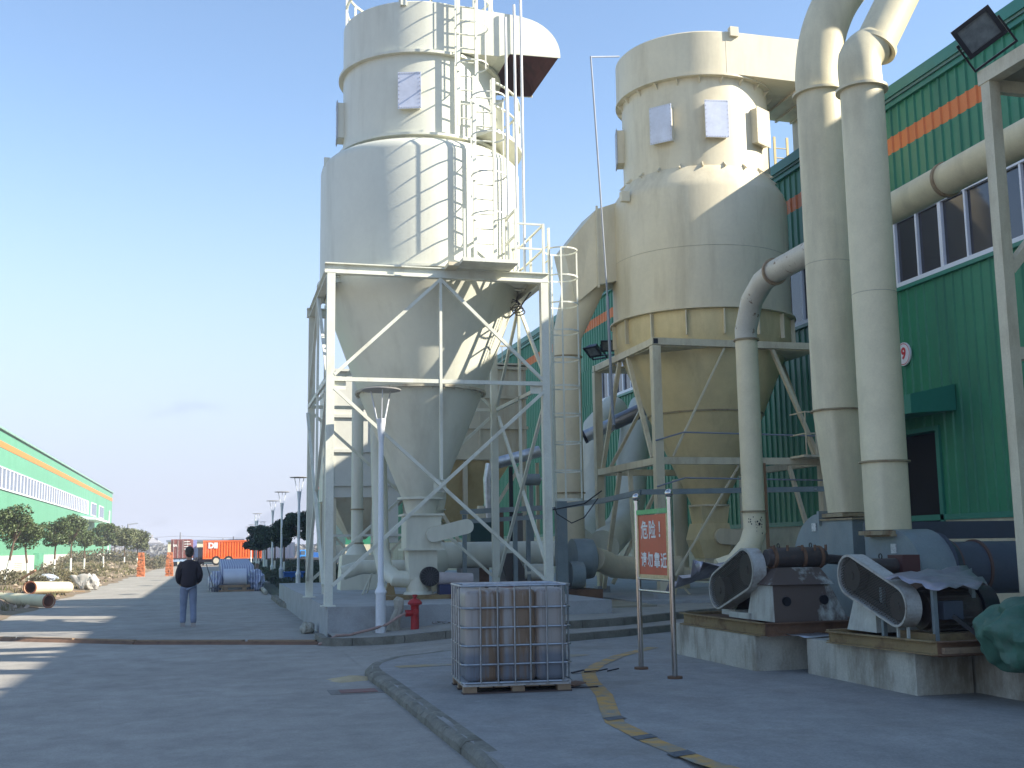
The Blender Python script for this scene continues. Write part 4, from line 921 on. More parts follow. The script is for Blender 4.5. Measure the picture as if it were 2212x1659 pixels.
MB().tube([(xs1, Yp, z1_), (xs1, Yp, z2_ - .75), (xs1 + .02, Yp - .25, z2_ - .25), (xs1 + .03, Yp - .7, z2_ + .02), (xs1 + .04, Yp - 1.15, z2_ + .1)], r_, 32).build('elbow', PIPEW, t)
Pz = [Vector((xs1 + .04, Yp - 1.15, z2_ + .1)), Vector((9.62, 14.2, 6.48)), Vector((9.62, 12.0, 6.52)), Vector((9.62, 5.0, 6.6))]
MB().tube([Pz[0], Pz[0].lerp(Pz[1], .52)], r_, 32).build('upper_pipe', PIPEW, t)
MB().tube([Pz[0].lerp(Pz[1], .52), Pz[1], Pz[2], Pz[3]], [r_, .222, .225, .225], 32).build('upper_pipe', PIPEC, t)
for q in (Pz[0], Pz[0].lerp(Pz[1], .5), Vector((9.62, 12.9, 6.5))):
    MB().tube([q + Vector((0, .025, 0)), q - Vector((0, .025, 0))], r_ + .045, 32).build('flange', mat('brown_flange', (.33, .25, .16), .7, dirt=RUST, damt=.7, dscale=8), t)
MB().tube([(xs0, Yp, zb0), (xs0, Yp, zb0 - .35), (xs0 - .10, Yp, zb0 - .62), (xs0 - .38, Yp + .05, zb0 - .95), (xs0 - .7, Yp + .1, zb0 - 1.05)], r_, 28).build('bottom_elbow', PIPEC, t)
m = MB(); rnd = random.Random(4)
for k in range(26):
    a = rnd.uniform(-2.6, -1.2); z = zb0 - .1 - abs(rnd.gauss(0, .16)); s_ = rnd.uniform(.006, .016) * (2 if k % 7 == 0 else 1)
    q = Vector((xs0 + (r_ + .003) * cos(a), Yp + (r_ + .003) * sin(a), z)); u = Vector((-sin(a), cos(a), 0)); m.add([q - u * s_, q - Vector((0, 0, s_ * 1.3)), q + u * s_, q + Vector((0, 0, s_))], [(0, 1, 2, 3)])
m.build('worn_holes', BLACK, t, kind='stuff')
m = MB(); m.beam((xs0 + .3, Yp + .1, zb0 + .9), (xs0 + .32, Yp + .1, .3), .05); m.build('prop', mat('rusty_brown_bar', (.3, .17, .09), .8), t)

# ================= BAG FILTER HOUSE behind silo 1 =================
t = thing('dust_filter_house', 'large boxy cream dust filter house with funnel hoppers behind the tall silo frame', 'dust filter', (6.1, 34.5, .574))  # whole house scaled up about the camera, so it sits farther back
FW = mat('filter_white', (.60, .60, .53), .5, dirt=(.45, .43, .35), damt=.4, dscale=1.5, streak=.2, var=.05)
FC = mat('filter_cream', (.54, .50, .37), .55, dirt=(.36, .24, .12), damt=.6, dscale=2.2, streak=.15, var=.07)
FY = mat('filter_yellowed', (.50, .40, .20), .6, dirt=(.33, .20, .09), damt=.6, dscale=2, streak=.3, var=.08)
xm = 5.5; YF = 33.0
MB().box((3.27, YF, 3.08), (xm, 36.9, 6.77)).build('left_casing', FW, t); MB().box((xm, YF, 4.18), (9.16, 36.9, 7.04)).build('right_casing', FC, t)
for z in (3.45, 4.43, 5.45): MB().box((3.22, YF - .07, z - .045), (xm, YF, z + .045)).build('casing_rib', FW, t)
for z in (4.24, 5.17, 6.1, 7.0): MB().box((xm, YF - .08, z - .045), (9.2, YF, z + .045)).build('casing_rib', FC, t)
for xx in (4.46, 3.3): MB().box((xx - .03, YF - .05, 3.08), (xx + .03, YF, 6.77)).build('casing_post', FW, t)
for xx in (6.6, 7.7, 9.12, 5.54): MB().box((xx - .03, YF - .05, 4.18), (xx + .03, YF, 7.0)).build('casing_post', FC, t)
MB().box((3.2, YF - .1, 6.77), (xm + .02, 37, 6.84)).build('lid', FW, t); MB().box((xm + .03, YF - .1, 7.09), (9.24, 37, 7.15)).build('lid', FC, t)
MB().hexa([(3.96, 34, 1.87), (4.4, 34, 1.87), (4.4, 34.8, 1.87), (3.96, 34.8, 1.87)], [(3.3, YF + .02, 3.08), (xm, YF + .02, 3.08), (xm, 36.8, 3.08), (3.3, 36.8, 3.08)]).build('hopper', FC, t)
MB().box((4.47, YF - .03, 1.76), (5.22, YF + .4, 3.08)).build('control_panel_wall', FW, t)
MB().box((4.62, YF - .07, 2.26), (4.69, YF - .03, 2.86)).build('gauge', mat('grey_gauge', (.3, .3, .28), .5), t)
for xx, zz_ in ((4.57, 1.98), (4.9, 1.43)):
    b_ = MB().box((xx - .1, YF - .13, zz_ - .12), (xx + .14, YF - .03, zz_ + .12)).build('switch_box', FC, t); MB().box((xx - .055, YF - .15, zz_ - .066), (xx + .066, YF - .13, zz_ + .066)).build('switch', BLACK, b_)
MB().hexa([(7.0, 34, 2.26), (7.6, 34, 2.26), (7.6, 34.7, 2.26), (7.0, 34.7, 2.26)], [(5.83, YF + .02, 4.18), (8.7, YF + .02, 4.18), (8.7, 36.8, 4.18), (5.83, 36.8, 4.18)]).build('hopper', FY, t)
for xx in (3.36, xm - .05, 7.26, 9.08):
    for yy_ in (33.1, 36.7): MB().beam((xx, yy_, .4), (xx, yy_, 3.1 if xx < 5.4 else 4.2), .13).build('leg', FC, t)
for (a, b) in (((5.6, 4.1), (7.15, 1.6)), ((9.0, 4.1), (7.4, 1.6))): MB().beam((a[0], YF - .02, a[1]), (b[0], YF - .02, b[1]), .09).build('brace', FC, t)
MB().beam((3.3, YF - .05, 1.98), (xm, YF - .05, 1.98), .066).build('cross_rail', FW, t)
for xx in (3.4, 5.4): MB().beam((xx, YF, 1.93), (xx + (1.0 if xx < 4.4 else -1.0), YF, .85), .066).build('brace', FC, t)
rr0 = MB().box((5.6, 34.0, 7.15), (5.62, 34.04, 7.87)).build('rail_post', FC, t)
for k in range(1, 8): copyat(rr0, t, (k * .44, 0, 0))
MB().box((5.6, 34, 7.85), (8.8, 34.04, 7.9)).build('roof_rail', FC, t)
# filter pipes
def vpipe(lab, x0, y0, r, za, zb_, M=SILOW, bend=None):
    t = thing('vertical_pipe', lab, 'pipe', (x0, y0, za)); MB().tube([(x0, y0, za), (x0, y0, zb_)], r, 28).build('pipe', M, t)
    for z in (za + .04, za + .9): ringflange(MB(), (x0, y0), r, z, .03, .03, 28).build('flange', SEAM, t)
    return t
tp = vpipe('pale vertical pipe standing left of the lamp post in front of the filter house', 3.56, 29.2, .15, 1.7, 6.9)
MB().hexa([(3.1, 28.8, .574), (4.3, 28.8, .574), (4.3, 29.6, .574), (3.1, 29.6, .574)], [(3.15, 28.85, 1.45), (4.0, 28.85, 1.45), (4.0, 29.55, 1.45), (3.15, 29.55, 1.45)]).build('fan_box', SILOW, tp)
MB().tube([(3.56, 29.2, 1.75), (3.56, 29.2, 1.45)], [.15, .3], 20).build('cone', SILOW, tp)
tp = thing('low_transfer_pipe', 'low horizontal pale pipe on thin stands behind the front white leg', 'pipe', (3.6, 26.5, .574))
MB().tube([(2.9, 26.4, 1.05), (3.3, 26.3, 1.18), (4.5, 26.2, 1.16), (4.75, 26.2, 1.3), (4.85, 26.2, 1.8), (4.85, 26.2, 4.2)], .16, 24).build('pipe', SILOW, tp)
for z in (1.75,): ringflange(MB(), (4.85, 26.2), .16, z, .03, .03, 24).build('flange', SEAM, tp)
m = MB(); m.beam((3.55, 26.2, 1.05), (3.3, 26.0, .574), .03); m.beam((3.65, 26.2, 1.05), (3.9, 26.0, .574), .03); m.beam((3.55, 26.25, 1.05), (3.5, 26.7, .574), .03); m.build('stand', FRAMEW, tp)
tp = thing('bent_discharge_pipe', 'pale pipe dropping and turning into the discharge pot below the tall silo', 'pipe', (3.6, 23.2, 1.0))
MB().tube([(3.42, 24.4, 4.2), (3.42, 23.9, 1.55), (3.45, 23.5, 1.15), (3.62, 23.2, .98), (4.0, 23.2, .96)], .17, 24).build('pipe', SILOW, tp)
m = MB(); m.hexa([(3.38, 23.1, .574), (3.62, 23.1, .574), (3.62, 23.3, .574), (3.38, 23.3, .574)], [(3.46, 23.12, .9), (3.56, 23.12, .9), (3.56, 23.28, .9), (3.46, 23.28, .9)]); m.build('leg', RUSTY, tp)
# second cyclone cone seen behind silo 1
tp = thing('rear_cyclone', 'second smaller pale cyclone partly hidden behind the tall silo cone', 'cyclone', (4.95, 26.6, .574))
MB().lathe([(.28, 1.9), (.30, 2.2), (.42, 2.75), (.42, 4.6)], (4.98, 26.8), 40).build('body', SILOW, tp); ringflange(MB(), (4.98, 26.8), .36, 2.5, .03, .05, 40).build('flange', SILOW, tp)
MB().lathe([(.30, .574), (.22, 1.2), (.26, 1.95)], (4.98, 26.8), 24).build('base', SILOC, tp)

# ================= CENTRAL LOW DUCT + FAN + RAIL =================
t = thing('central_fan', 'pale fan with long horizontal duct and rusty shaft under the tall silo', 'fan', (5.6, 25.9, .574))
MB().tube([(5.15, 26, 1.42), (7.95, 26, 1.42)], .30, 36).build('horizontal_duct', SILOW, t)
MB().tube([(4.72, 26, 1.36), (4.88, 26, 1.36), (5.2, 26, 1.40)], [.50, .52, .33], 40).build('volute', SILOW, t)
MB().tube([(4.42, 25.9, 1.42), (4.75, 25.9, 1.42)], .20, 20).build('shaft_housing', RUSTM, t)
for xx in (5.75, 6.6, 7.4): MB().box((xx - .22, 25.7, .574), (xx + .2, 26.2, 1.12)).build('duct_saddle', CONCT, t)
m = MB(); m.prism([(6.55, 25.2, .62), (6.95, 25.2, .62), (7.0, 25.2, .9), (6.7, 25.2, 1.45), (6.45, 25.2, 1.45), (6.4, 25.2, 1.2)], (0, .1, 0)); m.build('belt_guard', mat('dark_guard', (.10, .09, .08), .7), t)
MB().box((6.3, 25.0, .574), (7.6, 25.6, .78)).build('motor_base', RUSTM, t); MB().tube([(6.9, 25.35, 1.0), (7.6, 25.35, 1.0)], .2, 20).build('motor', SILOW, t)
t = thing('grey_blue_fan', 'blue-grey centrifugal fan beside the square grey column right of the tall silo', 'fan', (8.4, 25.0, .36))
MB().tube([(7.95, 24.9, 1.30), (8.32, 24.9, 1.30)], .46, 40).build('volute', BLUEG, t)
MB().tube([(8.32, 24.9, 1.3), (8.42, 24.9, 1.3), (8.5, 24.9, 1.3)], [.46, .44, .28], 40).build('inlet_cone', BLUEG, t)
MB().tube([(7.75, 24.5, .95), (8.05, 24.5, .95)], .3, 28).build('outlet', BLUEG, t); MB().box((7.6, 24.4, .36), (8.5, 25.4, .62)).build('base_frame', RUSTM, t)
MB().tube([(8.5, 24.95, 1.3), (8.75, 25.2, 1.25), (9.2, 25.6, 1.1), (9.75, 25.8, 1.05), (11.0, 25.9, 1.05)], .27, 28).build('suction_duct', SILOC, t)
t = thing('square_column', 'square blue-grey steel column rising beside the fan to the cable tray', 'column', (7.75, 24.4, .36)); pc = at(1213, 1200, 24.4)
MB().box((pc.x - .12, 24.3, .36), (pc.x + .12, 24.5, 2.62)).build('shaft', BLUEG, t); MB().box((pc.x - .16, 24.26, .36), (pc.x + .16, 24.54, .4)).build('base_plate', BLUEG, t)
t = thing('cable_tray', 'long blue-grey cable tray rail running between the silos above the fans', 'cable tray', (8, 24, 2.6))
RP = [at(1000, 1106, 25.5), at(1190, 1096, 24.6), at(1300, 1082, 23.9), at(1385, 1063, 22.9), at(1450, 1062, 22.8), at(1790, 1056, 22.6)]
for a, b in zip(RP, RP[1:]):
    m = MB(); m.beam(a, b, .10, .11); m.build('tray_section', BLUEG, t)
m = MB(); m.beam(RP[0] + Vector((0, .3, .0)), RP[1] + Vector((.3, .3, 0)), .05, .09); m.beam(RP[0] + Vector((0, 0, -.22)), RP[1] + Vector((0, 0, -.2)), .04, .1); m.build('lower_rail', BLUEG, t)
for (px, Y_) in ((1003, 25.5), (1112, 25.0), (1140, 25.2)):
    p = at(px, 1112, Y_); MB().beam((p.x, p.y, .574), (p.x, p.y, p.z), .09).build('post', BLUEG, t)
for k in range(5):
    p = RP[3].lerp(RP[5], .12 + k * .2); MB().box((p.x - .03, p.y - .065, p.z - .02), (p.x + .03, p.y - .052, p.z + .02)).build('bolt_plate', GALV, t)
m = MB(); a = at(1182, 1046, 24); b = at(1203, 1110, 23.9); c = at(1235, 1130, 23.8); d = at(1262, 1118, 23.7); e = at(1292, 1076, 23.6); m.tube([a, b, c, d, e], .012, 6); e2 = at(1175, 1105, 24); m.tube([at(1300, 1060, 23.9), at(1262, 1088, 24), e2], .016, 6); m.build('hanging_cable', BLACK, t)
# silver pipe
t = thing('silver_pipe', 'shiny galvanised pipe crossing behind the cream silo frame', 'pipe', (9.2, 30, 4.2))
a = at(1262, 944, 29.5); b = at(1400, 880, 28.9); MB().tube([a, b], .17, 28).build('pipe', GALV, t); MB().hollow(a - (b - a).normalized() * .03, a + (b - a).normalized() * .05, .19, .04).build('collar', BLACK, t)
m = MB(); q = a.lerp(b, .45); q2 = a.lerp(b, .9); m.tube([q, q2], .20, 24); m.build('sleeve', mat('dark_galvanised', (.25, .25, .26), .35, .8), t)
t = thing('silver_pipe', 'shiny galvanised pipe with elbow beside the filter house hopper', 'pipe', (7.4, 28.5, 3))
a = at(1165, 975, 28.2); b = at(1085, 997, 28.2); c = at(1062, 1003, 28.2); d = at(1056, 1035, 28.2); e = at(1058, 1120, 28.2)
MB().tube([a, b, c], .15, 24).build('pipe', GALV, t); MB().tube([c, d, e], [.16, .15, .13], 24).build('elbow', GALV, t)
t = thing('dark_green_machine', 'small dark green machine box behind the horizontal duct', 'machine', (6.9, 28, .574))
p = at(1040, 1152, 28); MB().box((p.x - .28, 28, p.z - .3), (p.x + .32, 28.5, p.z + .28)).build('box', mat('dark_teal_machine', (.02, .06, .055), .5), t); MB().box((p.x - .2, 28.05, .574), (p.x + .2, 28.45, p.z - .3)).build('stand', RUSTM, t)
MB().hexa([(p.x - .1, 28.1, p.z + .28), (p.x + .2, 28.1, p.z + .28), (p.x + .2, 28.4, p.z + .28), (p.x - .1, 28.4, p.z + .28)], [(p.x - .02, 28.2, p.z + .7), (p.x + .12, 28.2, p.z + .7), (p.x + .12, 28.35, p.z + .7), (p.x - .02, 28.35, p.z + .7)]).build('inlet_cone', SILOC, t)
t = thing('blue_grey_motor', 'small blue-grey motor on a post beside the silver pipe', 'motor', (7.8, 28, .574))
p = at(1147, 1036, 28); MB().tube([(p.x - .22, 28, p.z), (p.x + .22, 28, p.z)], .15, 16).build('body', BLUEG, t); MB().box((p.x - .05, 27.97, .574), (p.x + .05, 28.03, p.z - .13)).build('post', BLUEG, t); MB().tube([(p.x + .22, 28, p.z), (p.x + .45, 28, p.z + .03)], .04, 10).build('shaft', GALV, t)
for k, (px, y0, y1, Y_, wd, M_, lab) in enumerate(((1103, 1008, 1105, 28, .09, RUBB, 'black vertical conduit below the silver pipe'), (1082, 1105, 1210, 26.6, .10, RUSTM, 'rusty post behind the horizontal duct, left one'), (1122, 1108, 1200, 26.7, .13, mat('brown_grey_post', (.14, .13, .12), .7), 'brown-grey post behind the horizontal duct, right one'), (1160, 1000, 1200, 28.5, .08, SILOC, 'thin pale pipe between the ladder and the factory wall'))):
    q0 = at(px, y0, Y_); q1 = at(px, y1, Y_); tag(MB().beam((q0.x, Y_, .574), (q0.x, Y_, q0.z), wd).build('service_post', M_), lab, 'post')
# pale S-shaped ducts left of silo 2 against the factory
t = thing('swan_neck_duct', 'fat pale duct with swan neck leaning to the blue-grey fan, behind the cream frame', 'duct', (9.9, 31, .39))
P = [at(1330, 880, 32), at(1290, 925, 31.5), at(1283, 985, 31), at(1283, 1075, 30.5), at(1275, 1130, 29.5), at(1248, 1175, 28.5)]
MB().tube(P, [.42, .42, .34, .34, .40, .5], 32).build('duct', SILOW, t)
t = thing('swan_neck_duct', 'second fat pale duct with swan neck, nearer the cream silo cone', 'duct', (11, 31, .39))
P = [at(1395, 880, 32), at(1375, 935, 31.5), at(1365, 1000, 31), at(1362, 1080, 30), at(1345, 1135, 29), at(1305, 1178, 28)]
MB().tube(P, [.5, .5, .46, .42, .42, .42], 32).build('duct', SILOW, t)
t = thing('standing_pipe', 'plain pale pipe standing behind the cream silo outlet', 'pipe', (13.3, 29.5, .39)); p = at(1470, 1120, 29.6)
MB().tube([(p.x, p.y, .39), (p.x, p.y, 3.4)], .2, 24).build('pipe', SILOC, t)
# ================= BELT-DRIVEN FANS (front right); coordinates, foundations included, scaled about the camera =================
def guard(root, X, hi, lo, r, depth, M, open_face=True):
    """obround belt guard: band (hollow), mesh face, pulleys behind; plane X=const, coordinates (Y,Z)"""
    hi = Vector(hi); lo = Vector(lo); d = (lo - hi).normalized(); a0 = atan2(d.y, d.x)
    def ob(rr, n=16):
        out = []
        for i in range(n + 1): t = a0 - pi / 2 + pi * i / n; out.append((lo.x + rr * .92 * cos(t), lo.y + rr * .92 * sin(t)))
        for i in range(n + 1): t = a0 + pi / 2 + pi * i / n; out.append((hi.x + rr * cos(t), hi.y + rr * sin(t)))
        return out
    o = ob(r); i_ = ob(r - .025); n = len(o); m = MB()
    vs = [(X, a, b) for a, b in o] + [(X + depth, a, b) for a, b in o] + [(X, a, b) for a, b in i_] + [(X + depth, a, b) for a, b in i_]
    fs = []
    for k in range(n):
        q = (k + 1) % n; fs += [(k, q, n + q, n + k), (2 * n + k, 3 * n + k, 3 * n + q, 2 * n + q), (k, 2 * n + k, 2 * n + q, q)]
    m.add(vs, fs, False); G_ = m.build('belt_guard', M, root)
    MB().add([(X + depth - .006, a, b) for a, b in i_], [tuple(range(n))]).build('back_plate', mat('dark_guard_inside', (.045, .035, .03), .8), G_)
    m = MB(); m.add([(X - .004, a, b) for a, b in o] + [(X - .004, a, b) for a, b in i_] + [(X - .012, a, b) for a, b in o] + [(X - .012, a, b) for a, b in i_], [f for k in range(n) for f in ((2 * n + k, 3 * n + k, 3 * n + (k + 1) % n, 2 * n + (k + 1) % n), (k, 2 * n + k, 2 * n + (k + 1) % n, (k + 1) % n), (n + k, n + (k + 1) % n, 3 * n + (k + 1) % n, 3 * n + k))])
    m.build('guard_rim', mat('light_rim_paint', (.42, .41, .36), .5, dirt=RUST, damt=.6, dscale=8), G_)
    # expanded metal face
    m = MB(); L = (lo - hi).length + 2 * r; up = Vector((-d.y, d.x)); c = (hi + lo) / 2
    def inside(p):
        t = max(0, min(1, (p - hi).dot(lo - hi) / (lo - hi).length_squared)); return (p - (hi + (lo - hi) * t)).length < (r - .03)
    for s_ in (1, -1):
        dd = (d + up * .75 * s_).normalized(); nn = Vector((-dd.y, dd.x)); k = -L
        while k < L:
            base = c + nn * k; seg = [base + dd * (q * .03) for q in range(-30, 31)]; ins = [p for p in seg if inside(p)]
            if len(ins) > 1: m.add([(X + .012, ins[0].x - nn.x * .0034, ins[0].y - nn.y * .0034), (X + .012, ins[-1].x - nn.x * .0034, ins[-1].y - nn.y * .0034), (X + .012, ins[-1].x + nn.x * .0034, ins[-1].y + nn.y * .0034), (X + .012, ins[0].x + nn.x * .0034, ins[0].y + nn.y * .0034)], [(0, 1, 2, 3)])
            k += .026
    m.build('guard_mesh', mat('dark_mesh', (.085, .072, .055), .7), G_, kind='stuff')
    for (p, rr) in ((hi, r * .72), (lo, r * .62)):
        m = MB(); m.tube([(X + .03, p.x, p.y), (X + depth - .03, p.x, p.y)], rr, 28); m.tube([(X + .02, p.x, p.y), (X + .03, p.x, p.y)], rr * .3, 16); m.build('pulley', OILY, G_)
    for s_ in (1, -1):
        a = hi + up * r * .7 * s_; b = lo + up * r * .6 * s_; MB().beam((X + .08, a.x, a.y), (X + .08, b.x, b.y), .07, .015, up=(1, 0, 0)).build('drive_belt', RUBB, G_)
    return G_
# ---- fan 1 (far) ----
t = thing('belt_driven_fan', 'farther rusty belt-driven fan, open belt guard slanting up to the right', 'fan', (7.0, 13.2, .515))
m = MB(); zb_, zt_ = .515, .672
for (a, b) in (((6.27, 12.42, zb_), (6.27, 14.75, zb_)), ((7.9, 12.42, zb_), (7.9, 14.75, zb_))):
    pass
def channel(m, a, b, h, w, side):
    a = Vector(a); b = Vector(b); d = (b - a).normalized(); n_ = Vector((-d.y, d.x, 0)) * side
    m.beam(a + Vector((0, 0, h / 2)), b + Vector((0, 0, h / 2)), .012, h); m.beam(a + n_ * w / 2 + Vector((0, 0, h - .006)), b + n_ * w / 2 + Vector((0, 0, h - .006)), w, .012); m.beam(a + n_ * w / 2 + Vector((0, 0, .006)), b + n_ * w / 2 + Vector((0, 0, .006)), w, .012)
m = MB(); channel(m, (6.30, 12.34, zb_), (6.30, 14.72, zb_), .155, .07, 1); m.build('side_channel', RUSTY, t)
m = MB(); channel(m, (6.30, 12.33, zb_), (8.2, 12.33, zb_), .155, .07, -1); m.build('front_channel', RUSTM, t)
m = MB(); channel(m, (6.30, 14.72, zb_), (8.2, 14.72, zb_), .155, .07, 1); m.build('rear_channel', RUSTY, t)
MB().box((6.36, 13.1, zb_), (8.3, 14.6, .64)).build('base_plate', RUSTM, t)
MB().hexa([(6.43, 12.36, .672), (7.42, 12.36, .672), (7.42, 13.06, .672), (6.43, 13.06, .672)], [(6.48, 12.46, 1.10), (7.24, 12.46, 1.10), (7.24, 12.98, 1.10), (6.48, 12.98, 1.10)]).build('pedestal', PEELR, t)
MB().hexa([(6.425, 12.37, .672), (6.435, 12.35, .672), (6.435, 13.05, .672), (6.425, 13.05, .672)], [(6.472, 12.47, 1.09), (6.482, 12.455, 1.09), (6.482, 12.97, 1.09), (6.472, 12.97, 1.09)]).build('pedestal_side', PEEL, t)
for xx, zz_ in ((6.63, .905), (7.13, .915)):
    yy_ = 12.36 + (.1 * (zz_ - .672) / .43) - .018; m = MB(); m.tube([(xx, yy_, zz_), (xx, yy_ + .04, zz_)], .056, 24); m.build('round_hole', BLACK, t)
MB().hexa([(6.44, 12.42, 1.10), (7.28, 12.42, 1.10), (7.28, 13.02, 1.10), (6.44, 13.02, 1.10)], [(6.62, 12.6, 1.30), (7.2, 12.6, 1.30), (7.2, 12.85, 1.30), (6.62, 12.85, 1.30)]).build('bearing_saddle', PEELR, t)
MB().tube([(6.55, 12.72, 1.42), (6.62, 12.72, 1.42), (6.62, 12.72, 1.42), (7.28, 12.72, 1.42), (7.34, 12.72, 1.42)], [.10, .115, .125, .125, .105], 28).build('bearing_housing', OILY, t)
for xx in (6.63, 7.02, 7.26): m = MB(); m.tube([(xx - .02, 12.72, 1.42), (xx + .02, 12.72, 1.42)], .14, 28); m.build('bearing_ring', RUSTM, t)
for xx in (6.72, 7.16): MB().tube([(xx, 12.72 + .03 * cos(a), 1.562 + .03 * sin(a)) for a in [2 * pi * i / 12 for i in range(13)]], .007, 6).build('eye_bolt', BLACK, t)
for xx in (6.6, 6.78, 6.98, 7.15, 7.3): MB().tube([(xx, 12.6, 1.5), (xx, 12.6, 1.57)], .016, 6).build('bolt', RUSTM, t)
MB().tube([(7.3, 12.72, 1.40), (8.0, 13.0, 1.35)], .06, 16).build('shaft', OILY, t)
guard(t, 6.375, (12.98, 1.275), (13.77, 1.00), .265, .17, GUARDM)
MB().tube([(6.65, 13.95, .95), (7.3, 13.95, .95)], .24, 24).build('motor', OILY, t)
MB().box((6.6, 13.75, .672), (7.3, 14.15, .74)).build('motor_foot', PEEL, t)
MB().beam((6.42, 13.5, .71), (6.42, 12.95, .71), .05, .07).build('slide_rail', PEEL, t)
# volute housing
def volute(root, x0, x1, cy_, cz_, pts, M, name='volute'):
    m = MB(); n = len(pts); vs = [(x0, a, b) for a, b in pts] + [(x1, a, b) for a, b in pts]; m.add(vs, [tuple(range(n)), tuple(reversed(range(n, 2 * n)))]); m.add(vs, [(i, n + i, n + (i + 1) % n, (i + 1) % n) for i in range(n)], True); return m.build(name, M, root)
pts = [(13.12, .56), (13.12, 1.885), (13.90, 1.885), (13.90, 1.99)]
for i in range(1, 15):
    a = pi / 2 - (pi * .95) * i / 14; pts.append((13.92 + .80 * cos(a) * (1 - .02 * i / 14), 1.24 + .75 * sin(a)))
pts += [(13.6, .56)]
volute(t, 8.0, 8.62, 0, 0, pts, BLUEG)
MB().box((7.96, 13.88, 1.83), (8.66, 13.93, 2.02)).build('joint_bar', BLUEG, t)
MB().box((7.985, 14.02, 1.75), (7.998, 14.13, 1.86)).build('maker_plate', mat('pale_maker_plate', (.6, .62, .6), .4, dirt=(.1, .12, .12), damt=.9, dscale=40), t)
MB().box((7.97, 13.07, 1.885), (8.66, 13.95, 1.91)).build('outlet_flange', SEAM, t)
def sheet(name, lab, P, M, cat, seed=1, rough_=.02, n=(8, 6), thick=.006):
    """warped sheet from four corners"""
    rnd = random.Random(seed); P = [Vector(p) for p in P]; vs = []; nu, nv = n
    for i in range(nu + 1):
        for j in range(nv + 1):
            u, v = i / nu, j / nv; p = P[0] * (1 - u) * (1 - v) + P[1] * u * (1 - v) + P[2] * u * v + P[3] * (1 - u) * v
            e = (abs(u - .5) * 2) ** 2 + (abs(v - .5) * 2) ** 2
            p += Vector((rnd.uniform(-1, 1), rnd.uniform(-1, 1), rnd.uniform(-1.4, 1.0) * (0.4 + e))) * rough_; vs.append(p)
    fs = [(i * (nv + 1) + j, (i + 1) * (nv + 1) + j, (i + 1) * (nv + 1) + j + 1, i * (nv + 1) + j + 1) for i in range(nu) for j in range(nv)]
    m = MB().add(vs, fs, True); ob = m.build(name, M); s_ = ob.modifiers.new('s', 'SOLIDIFY'); s_.thickness = thick
    return tag(ob, lab, cat)
SHEET = mat('crumpled_galvanised_sheet', (.36, .35, .39), .35, .55, var=.2, scale=6, dirt=(.25, .22, .2), damt=.5, dscale=4)
sheet('sheet_cover', 'torn sheet-metal cover bent over the motor of the farther fan', [(6.15, 15.0, .98), (6.25, 14.15, 1.36), (6.95, 13.75, 1.42), (7.2, 14.9, 1.32)], SHEET, 'cover', 4, .05)
# ---- fan 2 (near) ----
t = thing('belt_driven_fan', 'nearer belt-driven fan, meshed belt guard slanting down to the right', 'fan', (7.4, 11.0, .50))
zb_ = .50
m = MB(); channel(m, (6.62, 9.5, zb_ + .03), (6.62, 11.42, zb_ + .0), .13, .06, 1); m.build('side_channel', RUSTY, t)
m = MB(); channel(m, (6.62, 9.5, zb_ + .03), (8.6, 9.5, zb_ + .03), .13, .06, -1); m.build('front_channel', RUSTM, t)
m = MB(); channel(m, (6.62, 11.45, zb_ + .01), (8.6, 11.45, zb_ + .03), .13, .06, 1); m.build('rear_channel', RUSTY, t)
MB().box((6.70, 9.6, zb_), (8.4, 11.4, .60)).build('base_plate', RUSTM, t)
MB().hexa([(6.83, 10.84, .64), (7.5, 10.84, .64), (7.5, 11.42, .64), (6.83, 11.42, .64)], [(6.90, 10.95, 1.06), (7.4, 10.95, 1.06), (7.4, 11.32, 1.06), (6.90, 11.32, 1.06)]).build('pedestal', PEEL, t)
MB().hexa([(6.9, 10.84, 1.06), (7.5, 10.84, 1.06), (7.5, 11.4, 1.06), (6.9, 11.4, 1.06)], [(7.0, 11.0, 1.22), (7.45, 11.0, 1.22), (7.45, 11.25, 1.22), (7.0, 11.25, 1.22)]).build('bearing_saddle', RUSTM, t)
MB().tube([(6.95, 11.14, 1.33), (7.40, 11.14, 1.33)], .085, 24).build('bearing_housing', OILY, t)
MB().box((7.3, 11.0, 1.25), (7.52, 11.28, 1.45)).build('bearing_block', mat('dark_red_iron', (.085, .032, .028), .6), t)
MB().tube([(7.12, 11.14 + .03 * cos(a), 1.435 + .03 * sin(a)) for a in [2 * pi * i / 12 for i in range(13)]], .007, 6).build('eye_bolt', BLACK, t)
guard(t, 6.72, (11.14, 1.235), (10.30, .945), .228, .17, GUARDM)
m = MB(); m.tube([(7.0, 10.3, .90), (7.06, 10.3, .90), (7.06, 10.3, .90), (7.55, 10.3, .90), (7.6, 10.3, .90)], [.19, .20, .235, .235, .2], 32)
for k in range(20):
    a = 2 * pi * k / 20; m.beam((7.1, 10.3 + .235 * cos(a), .9 + .235 * sin(a)), (7.5, 10.3 + .235 * cos(a), .9 + .235 * sin(a)), .012, .02)
m.build('motor', OILY, t); MB().tube([(7.6, 10.3, .90), (7.78, 10.3, .90)], .245, 32).build('motor_fan_cowl', BLACK, t)
MB().box((7.06, 9.98, .82), (7.28, 10.1, 1.0)).build('terminal_box', DARKB, t)
MB().beam((7.1, 9.9, .86), (7.35, 9.6, .55), .04).build('flexible_conduit', RUBB, t)
MB().box((6.95, 10.0, .60), (7.6, 10.6, .68)).build('motor_foot', RUSTY, t)
for p in ((6.77, 10.35), (6.80, 10.22)): MB().beam((p[0], p[1], .62), (p[0], p[1], .74), .025).build('guard_foot', PEEL, t)
